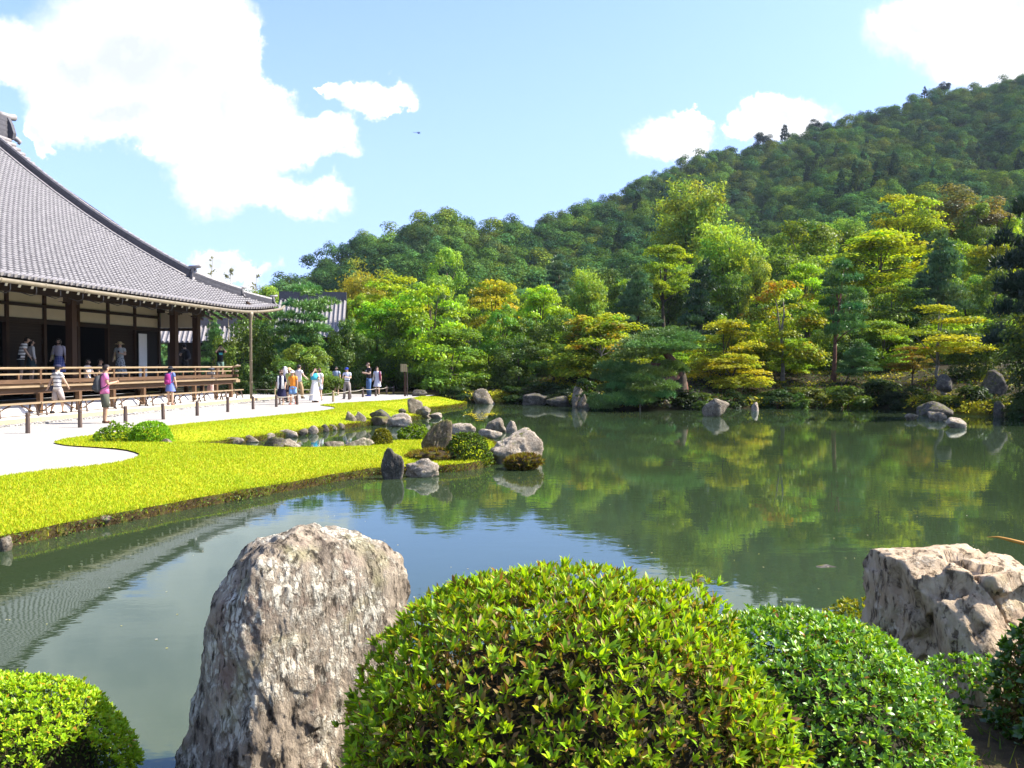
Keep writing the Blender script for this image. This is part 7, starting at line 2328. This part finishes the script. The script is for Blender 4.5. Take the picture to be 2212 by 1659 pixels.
def person(label, pos, h, face, top, bottom, hair='short', hat=None, hatc=(.05, .05, .06), arms=('down', 'down'), legs='stand', bag=None, bagc=(.03, .03, .035), shoes=(.04, .035, .03), sleeves=.5, tuck=.0, skin=0, shawl=None, hairm=None, extra=None):
    """face: bearing the person looks to, degrees, 0 = away from the camera, 90 = to the +x side; bottom: (kind, cloth, hem)"""
    e = thing('person', label, 'person', pos, -R(face))
    J = {'pelvis': (0, 0, .535), 'chest': (0, .005, .72), 'neck': (0, 0, .855), 'head': (0, .018, .935), 'face': (0, 1, 0)}
    if legs == 'lean': J['chest'] = (0, .05, .71); J['neck'] = (0, .09, .84); J['head'] = (0, .13, .91)
    if arms[0] in ('phone',): J['head'] = (0, .034, .93)
    for s, k, ar in (('L', -1, arms[0]), ('R', 1, arms[1])):
        (ex, ey, ez), (wx, wy, wz) = ARMS[ar]
        o = Vector(J['chest']) - Vector((0, .005, .72))
        J['sh' + s] = Vector((k * .092, 0, .812)) + o
        J['el' + s] = Vector((k * ex, ey, ez)) + o; J['wr' + s] = Vector((k * wx, wy, wz)) + o
        J['hip' + s] = (k * .05, 0, .50)
        if legs == 'sit':
            J['kn' + s] = (k * .07, .24, .50); J['an' + s] = (k * .07, .25, .26)
        elif legs == 'walk':
            J['kn' + s] = (k * .052, .045 * k + .02, .275); J['an' + s] = (k * .048, .10 * k - .02, .045 if k > 0 else .06)
        elif legs == 'wide':
            J['kn' + s] = (k * .085, .01, .275); J['an' + s] = (k * .105, -.01, .042)
        else:
            J['kn' + s] = (k * .055, .012, .275); J['an' + s] = (k * .058, -.008, .042)
        J['foot' + s] = (k * .15, 1, 0)
    dz = -.46 * h if legs == 'sit' else 0
    off = (0, 0, dz)
    body = link('body', skin_body('body', h, J, [SK[skin], EYE, LIP]), e, off)
    S = lambda v: Vector(v) * h
    # clothing follows the same joints
    lean = Vector(J['chest']) - Vector((0, .005, .72))
    def ly(z): return lean.y * max(0, (z - .53) / .19) * (1 if z < .75 else 1.0)
    tm, hem = top[0], top[1] if len(top) > 1 else .50
    rings = [(0, ly(z), z, rx, ry) for z, rx, ry in ((hem, .094 if hem < .52 else .082, .074), (.60, .082, .066), (.68, .090, .071), (.76, .101, .074), (.805, .104, .064), (.838, .062, .05), (.852, .042, .042))]
    mb = MB().loft([tuple(x * h for x in r) for r in rings], 14)
    for s in 'LR':
        a, b = Vector(J['sh' + s]), Vector(J['el' + s])
        if sleeves > 0:
            a0 = a - Vector((a.x * .25, 0, -.004))
            if sleeves <= 1: mb.tube([S(a0), S(a), S(a.lerp(b, sleeves))], [.040 * h, .042 * h, .040 * h], 10)
            else: mb.tube([S(a0), S(a), S(b), S(b.lerp(Vector(J['wr' + s]), sleeves - 1))], [.040 * h, .041 * h, .034 * h, .028 * h], 10)
    mb.build(top[2] if len(top) > 2 else 'shirt', tm, e, off, smooth=True)
    kind, bm_, hz = bottom
    if kind in ('shorts', 'trousers'):
        mb = MB().loft([tuple(x * h for x in r) for r in ((0, 0, .455, .088, .07), (0, 0, .50, .092, .073), (0, 0, .55, .086, .069), (0, 0, .60, .079, .064))], 14)
        for s in 'LR':
            a, k, n_ = Vector(J['hip' + s]), Vector(J['kn' + s]), Vector(J['an' + s])
            if kind == 'shorts':
                mb.tube([S(a), S(a.lerp(k, .5)), S(a.lerp(k, hz))], [.060 * h, .060 * h, .057 * h], 10)
            else:
                mb.tube([S(a), S(a.lerp(k, .5)), S(k), S(n_)], [.060 * h, .056 * h, .047 * h, .042 * h], 10)
        mb.build(kind, bm_, e, off, smooth=True)
    elif kind == 'skirt':
        fl = .10 + .055 * (.60 - hz) / .4
        if legs == 'sit':
            MB().tube([S((0, 0, .50)), S((0, .13, .51)), S((0, .25, .50)), S((0, .26, .36))], [.085 * h, .08 * h, .085 * h, .09 * h], 12).build('skirt', bm_, e, off, smooth=True)
        else:
            mb = MB(); n = 20; vs, fs = [], []
            zs = [.605, .55, .50, .5 * (.5 + hz), hz]
            for j, z in enumerate(zs):
                for k in range(n):
                    a = 2 * math.pi * k / n
                    r = np.interp(z, [hz, .55, .605], [fl, .092, .080]) * (1 + (.06 * math.cos(5 * a + j) if j > 1 else 0))
                    vs.append((math.cos(a) * r * h, math.sin(a) * r * .82 * h, z * h))
            for j in range(len(zs) - 1):
                for k in range(n):
                    fs.append((j * n + k, (j + 1) * n + k, (j + 1) * n + (k + 1) % n, j * n + (k + 1) % n))
            mb.add(vs, fs).build('skirt', bm_, e, off, smooth=True)
    # shoes
    sm = cloth(shoes)
    for s in 'LR':
        a = Vector(J['an' + s])
        g = 0 if legs != 'sit' else a.z - .042
        f = Vector(J['foot' + s]).normalized()
        z = max(.016, a.z - .024)
        MB().tube([S(a - f * .024 + Vector((0, 0, -a.z + z))), S(a + f * .02 + Vector((0, 0, -a.z + z))), S(a + f * .075 + Vector((0, 0, -a.z + z - .004))), S(a + f * .098 + Vector((0, 0, -a.z + z - .006)))], [.022 * h, .025 * h, .022 * h, .012 * h], 8).build('shoe', sm, e, off, smooth=True)
    # hair and headgear
    H = S(J['head'])
    hm = hairm or HAIR
    if hair:
        d, f_ = ico(3)
        keep = {}
        vs, fs = [], []
        for i, v in enumerate(d):
            vs.append((v.x * .056 * h + H.x, v.y * .066 * h + H.y - .004 * h, v.z * .066 * h + H.z + .008 * h))
        for q in f_:
            c = (d[q[0]] + d[q[1]] + d[q[2]]) / 3
            if c.z > .42 or (c.y < .12 and c.z > -.62): fs.append(tuple(q))
        MB().add(vs, fs).build('hair', hm, e, off, smooth=True)
        if hair == 'long':
            MB().loft([(H.x, H.y - .044 * h, H.z - .15 * h, .034 * h, .014 * h), (H.x, H.y - .046 * h, H.z - .08 * h, .046 * h, .020 * h), (H.x, H.y - .036 * h, H.z - .01 * h, .05 * h, .028 * h)], 10).build('hair_length', hm, e, off, smooth=True)
        elif hair == 'bob':
            MB().loft([(H.x, H.y - .016 * h, H.z - .065 * h, .054 * h, .044 * h), (H.x, H.y - .014 * h, H.z - .02 * h, .058 * h, .050 * h), (H.x, H.y - .012 * h, H.z + .02 * h, .056 * h, .050 * h)], 12).build('hair_length', hm, e, off, smooth=True)
    if hat:
        hc = cloth(hatc) if not isinstance(hatc, bpy.types.Material) else hatc
        dome = [(H.x, H.y, H.z + z * h, r * h, r * 1.15 * h) for z, r in ((.018, .060), (.045, .058), (.066, .045), (.076, .02))]
        ho = MB().loft(dome, 14).build('hat' if hat == 'brim' else 'cap', hc, e, off, smooth=True)
        if hat == 'cap':
            vs = [(H.x + math.sin(a) * .052 * h, H.y + (.052 + .048 * math.cos(a)) * h, H.z + (.022 - .012 * math.cos(a)) * h) for a in np.linspace(-1.4, 1.4, 9)]
            vs2 = [(H.x + math.sin(a) * .05 * h, H.y + .035 * h, H.z + .026 * h) for a in np.linspace(-1.4, 1.4, 9)]
            m_ = MB().add(vs + vs2 + [(x, y, z - .004 * h) for x, y, z in vs + vs2], [(k, k + 1, 10 + k, 9 + k) for k in range(8)] + [(27 + k, 28 + k, 19 + k, 18 + k) for k in range(8)] + [(18 + k, 19 + k, k + 1, k) for k in range(8)])
            m_.build('visor', hc, ho)
        elif hat == 'brim':
            n = 20; w = .115
            MB().loft([(H.x, H.y, H.z + z * h, r * h, r * 1.08 * h) for z, r in ((.006, w), (.012, w), (.026, .062), (.020, .060))], n, caps=False).build('brim', hc, ho, smooth=True)
    if bag:
        bm2 = cloth(bagc) if not isinstance(bagc, bpy.types.Material) else bagc
        if bag == 'backpack':
            bo = MB().loft([tuple(x * h for x in r) for r in ((0, -.115, .54, .075, .042), (0, -.125, .58, .088, .058), (0, -.122, .70, .086, .056), (0, -.105, .79, .066, .042), (0, -.095, .815, .03, .02))], 12).build('backpack', bm2, e, off, smooth=True)
            MB().loft([tuple(x * h for x in r) for r in ((0, -.165, .565, .06, .026), (0, -.170, .60, .064, .03), (0, -.165, .655, .058, .022))], 10).build('pocket', bm2, bo, smooth=True)
            for k in (-1, 1):
                MB().tube([S((k * .055, -.085, .79)), S((k * .062, -.03, .845)), S((k * .066, .045, .81)), S((k * .07, .07, .72)), S((k * .085, .0, .62)), S((k * .07, -.085, .58))], .009 * h, 6).build('strap', bm2, bo, smooth=True)
        elif bag in ('shoulder', 'tote'):
            k = 1 if bag == 'tote' else -1
            z0 = .46 if bag == 'shoulder' else .52
            bo = MB().loft([tuple(x * h for x in r) for r in ((k * .135, 0, z0, .026, .062), (k * .135, 0, z0 + .04, .032, .075), (k * .13, 0, z0 + .12, .022, .066))], 12).build('bag', bm2, e, off, smooth=True)
            sh = (-k * .075, .0, .845) if bag == 'shoulder' else (k * .095, .0, .852)
            MB().tube([S((k * .13, .06, z0 + .11)), S((k * .03 if bag == 'shoulder' else k * .115, .086, .70)), S(sh), S((k * .03 if bag == 'shoulder' else k * .115, -.086, .70)), S((k * .13, -.06, z0 + .11))], .007 * h, 6).build('strap', bm2, bo, smooth=True)
    if shawl:
        MB().loft([tuple(x * h for x in r) for r in ((0, 0, .66, .118, .09), (0, 0, .74, .122, .09), (0, 0, .82, .108, .074), (0, 0, .86, .05, .05))], 14).build('shawl', shawl, e, off, smooth=True)
    if 'phone' in arms or 'camera' in arms or 'brow' in arms:
        ar = [a for a in arms if a in ('phone', 'camera', 'brow')][0]
        if ar == 'phone':
            o = link('phone', MB().box((0, 0, 0), (.07, .009, .14)).mesh('phone', M['iron']), e, tuple(S((0, .205, .735))), (-.7, 0, 0)); 
        elif ar == 'camera':
            MB().box((0, .16 * h, .935 * h), (.12, .05, .075)).tube([(0, .17 * h, .935 * h), (0, .20 * h, .935 * h)], .03, 10).build('camera', M['gutter'], e)
    if extra: extra(e, h)
    return e
def at(u, v, zb):
    p = P(u, v, zb); return p
def hall_at(u, q, z):
    """point of the hall floor in row q (inward) seen at bearing u"""
    r = (u - CXP) / FPX
    # solve x: (Cx + ax*x + bx*q) = r * (Cy + ay*x + by*q)
    a, b = HR @ Vector((1, 0, 0)), HR @ Vector((0, 1, 0))
    x = (r * (HALL_C.y + b.y * q) - HALL_C.x - b.x * q) / (a.x - r * a.y)
    return hallw(x, q, z)
W_ = (.75, .74, .72)
STRAW = plain('straw', (.55, .42, .22), .8, .2, 30)
person('man in a white striped polo shirt and navy cap with a dark shoulder bag', at(125, 893, ZT), 1.60, 20, (cloth(W_, 'stripe', (.16, .16, .19), 8.0),), ('shorts', cloth((.42, .36, .34)), 1.0), 'short', 'cap', (.03, .03, .06), ('back', 'fwd'), 'walk', 'shoulder', (.06, .06, .09), (.03, .03, .03))
person('man in a pink T-shirt and olive shorts with a grey backpack', at(227, 914, .004), 1.74, 55, (cloth((.72, .20, .40)),), ('shorts', cloth((.085, .09, .065)), 1.02), 'short', None, None, ('phone', 'phone'), 'stand', 'backpack', (.06, .062, .065), (.10, .05, .03), skin=1)
person('girl in a blue dress and black sun hat with a purple drawstring backpack', at(368, 875, ZT), 1.53, 8, (cloth((.14, .19, .42)),), ('skirt', cloth((.14, .19, .46)), .36), 'long', 'brim', (.025, .025, .03), ('down', 'down'), 'stand', 'backpack', (.28, .03, .17), (.25, .13, .08))
person('man in a striped shirt and black shorts leaning over inside the veranda', hall_at(45, 1.1, ZF), 1.72, 60, (cloth(W_, 'stripe', (.02, .02, .025), 9.0),), ('shorts', cloth((.02, .02, .022)), .95), 'short', None, None, ('fwd', 'fwd'), 'lean')
person('woman in a white cardigan and dark green plaid skirt standing inside the veranda', hall_at(68, 1.2, ZF), 1.60, 40, (cloth((.60, .58, .56)),), ('skirt', cloth((.03, .06, .07), 'check', (.08, .10, .10), 22), .32), 'long', None, None, ('fwd', 'down'), 'stand', sleeves=1.7)
person('woman in a blue patterned dress with a pale basket bag inside the veranda', hall_at(128, 1.0, ZF), 1.66, 170, (cloth((.52, .48, .58), 'plain'), .62), ('skirt', cloth((.045, .07, .34), 'check', (.35, .38, .55), 16), .24), 'bob', None, None, ('down', 'bag'), 'stand', 'tote', (.45, .40, .22), sleeves=1.3)
person('woman in white seated on the veranda behind the railing, looking aside', hall_at(189, -.15, ZF + .02), 1.60, 95, (cloth((.66, .64, .63)),), ('trousers', cloth((.03, .03, .05)), 1), 'bob', None, None, ('fwd', 'fwd'), 'sit')
person('dark clothed visitor seated on the veranda behind the man in the pink shirt', hall_at(216, -.1, ZF + .02), 1.62, 95, (cloth((.05, .04, .05)),), ('trousers', cloth((.03, .03, .04)), 1), 'short', None, None, ('fwd', 'fwd'), 'sit', skin=1)
person('woman in a straw hat and leaf print skirt with a round basket bag', hall_at(260, 1.1, ZF), 1.66, 165, (cloth((.40, .42, .42)),), ('skirt', cloth((.40, .42, .44), 'floral', (.03, .04, .06), 16), .16), 'long', 'brim', STRAW, ('phone', 'bag'), 'stand', 'tote', STRAW, (.5, .5, .48))
person('man with a dark backpack silhouetted in the opening at the end of the veranda', hall_at(400, 1.4, ZF), 1.70, 300, (cloth((.05, .05, .055)),), ('trousers', cloth((.02, .02, .025)), 1), 'short', None, None, ('phone', 'phone'), 'stand', 'backpack', (.02, .022, .03))
def shirtprint(e, h):
    MB().box((0, .0885 * h, .745 * h), (.16, .004, .10)).build('shirt_print', cloth((.08, .38, .42)), e)
person('person in a black printed T-shirt raising a camera on the veranda corner', hall_at(476, -.55, ZF), 1.62, 150, (cloth((.018, .02, .024)),), ('shorts', cloth((.10, .16, .13)), .8), 'short', 'cap', (.02, .02, .022), ('camera', 'camera'), 'stand', extra=shirtprint)
person('woman in a white sun hat and pink floral dress behind the veranda corner', hallw(1.75, .2, 0), 1.60, 10, (cloth(W_), .5), ('skirt', cloth((.72, .42, .40), 'floral', (.75, .68, .62), 24), .26), 'bob', 'brim', W_, ('down', 'down'), 'stand', shoes=W_)
person('woman in a navy dress and open white cardigan by the roped posts', at(608, 874, .004), 1.50, 195, (cloth((.015, .016, .045)), .42, 'dress'), ('skirt', cloth((.015, .016, .045)), .20), 'bob', None, None, ('down', 'down'), 'stand', None, sleeves=1.0, shoes=(.3, .2, .12), hairm=HAIRB,
       extra=lambda e, h: [MB().loft([(k * .062 * h, .0, z * h, rx * h, .088 * h) for z, rx in ((.46, .05), (.62, .046), (.78, .046), (.83, .034))], 10).build('cardigan_side', cloth(W_), e, smooth=True) for k in (-1, 1)])
def hood(e, h):
    MB().loft([tuple(x * h for x in r) for r in ((0, -.02, .80, .075, .06), (0, -.01, .87, .07, .066), (0, .0, .93, .072, .082), (0, .0, .99, .055, .062), (0, 0, 1.012, .02, .02))], 14).build('sun_hood', cloth((.72, .70, .76)), e, smooth=True)
person('woman with a white sun cloth over her head standing at the back of the group', at(616, 866, .004), 1.62, 205, (cloth((.55, .53, .57)),), ('trousers', cloth((.03, .03, .04)), 1), 'short', None, None, ('phone', 'phone'), 'stand', extra=hood)
person('woman in a yellow green top and straw hat behind the orange shirt', at(626, 869, .004), 1.58, 200, (cloth((.40, .46, .14)),), ('shorts', cloth((.03, .02, .03)), .9), 'bob', 'brim', STRAW, ('brow', 'down'), 'stand')
person('person in an orange shirt, white cap and light blue shorts', at(633, 873.5, .004), 1.46, 185, (cloth((.80, .27, .035)), .47), ('shorts', cloth((.22, .38, .62)), .85), 'short', 'cap', W_, ('down', 'down'), 'walk', shoes=(.5, .12, .08), skin=1)
person('man in a white T-shirt and khaki trousers walking behind the orange shirt', at(646, 861, .004), 1.72, 30, (cloth((.66, .62, .64)),), ('trousers', cloth((.40, .28, .15)), 1), 'short', None, None, ('down', 'point'), 'walk')
person('woman in a long white skirt and turquoise shawl shading her eyes', at(680, 869, .004), 1.56, 140, (cloth(W_), .55), ('skirt', cloth(W_), .06), 'bob', None, None, ('phone', 'brow'), 'stand', 'shoulder', (.30, .30, .22), shawl=cloth((.05, .36, .52)), hairm=HAIRB, shoes=(.3, .13, .06))
person('woman in a white blouse and pale shorts looking down beside the turquoise shawl', at(691, 865, .004), 1.55, 215, (cloth(W_), .50), ('shorts', cloth((.45, .47, .58)), .7), 'bob', None, None, ('down', 'down'), 'stand', hairm=HAIRB)
person('guard in a blue cap, white shirt and grey trousers', at(750, 861.5, .004), 1.58, 190, (cloth((.66, .68, .80)), .55), ('trousers', cloth((.24, .21, .19)), 1), 'short', 'cap', (.03, .05, .30), ('phone', 'phone'), 'wide', extra=lambda e, h: MB().loft([tuple(x * h for x in r) for r in ((0, 0, .575, .09, .074), (0, 0, .60, .09, .074))], 14).build('belt', M['iron'], e))
def teeprint(e, h):
    MB().box((.0, .0885 * h, .755 * h), (.10, .004, .09)).build('shirt_print', cloth((.55, .53, .52)), e)
person('tall man in a black T-shirt and blue jeans looking down at his phone', at(797, 855.5, .004), 1.84, 235, (cloth((.022, .017, .022)), .47), ('trousers', cloth((.07, .13, .26)), 1), 'short', None, None, ('phone', 'phone'), 'stand', extra=teeprint, shoes=(.03, .05, .25), hairm=HAIRB)
person('woman in a pale grey dress with maroon scarf beside the man in jeans', at(815, 853, .004), 1.60, 185, (cloth((.46, .47, .55)), .5, 'dress'), ('skirt', cloth((.46, .47, .55)), .30), 'long', None, None, ('down', 'bag'), 'stand', 'tote', (.5, .48, .42), hairm=HAIRB, extra=lambda e, h: MB().tube([tuple(Vector(v) * h) for v in ((-.095, .02, .84), (-.12, .05, .70), (-.125, .04, .50))], [.03 * h, .04 * h, .03 * h], 8).build('scarf', cloth((.16, .03, .07)), e, smooth=True))
person('shadowed visitor in pale blue standing in the trees behind the guard', at(727, 853.5, .0), 1.62, 190, (cloth((.30, .36, .48)),), ('skirt', cloth((.28, .25, .20)), .25), 'bob', None, None, ('down', 'down'), 'stand')
# helicopter far up in the sky
hp = D(901, 287, 1350)
e = thing('helicopter', 'tiny dark blue helicopter flying high in the open sky', 'helicopter', hp)
hb = cloth((.02, .03, .12))
MB().ball((2.6, 0, 0), (2.6, 1.0, 1.2), 12, 8).build('fuselage', hb, e, smooth=True)
MB().tube([(1, 0, .2), (-5.5, 0, .45)], [.45, .18], 8).build('tail_boom', hb, e)
MB().box((-5.4, 0, 1.0), (.7, .12, 1.5)).build('tail_fin', hb, e)
MB().box((2.4, 0, 1.75), (11, .25, .06)).box((2.4, 0, 1.76), (.25, 11, .06)).tube([(2.4, 0, 1), (2.4, 0, 1.75)], .12, 6).build('rotor', hb, e)
for k in (-1, 1):
    MB().tube([(.6, k * .9, -1.5), (4.6, k * .9, -1.5), (5, k * .9, -1.3)], .07, 6).tube([(1.6, k * .6, -.8), (1.6, k * .9, -1.5)], .06, 6).tube([(3.6, k * .6, -.8), (3.6, k * .9, -1.5)], .06, 6).build('skid', hb, e)
# ------------------------------------------------------------------ humid air
m, t, out = material('haze')
v = t.new('ShaderNodeVolumePrincipled')
v.inputs['Color'].default_value = (0.72, 0.85, 1.0, 1)
v.inputs['Density'].default_value = 0.00010
v.inputs['Anisotropy'].default_value = 0.0
t.put(out.inputs['Volume'], v.outputs[0])
tag(MB().box((75, 355, 96), (1470, 750, 197)).build('haze', m), 'pale humid summer air over the garden and hill', 'haze', kind='stuff')
scene.cycles.volume_bounces = 0
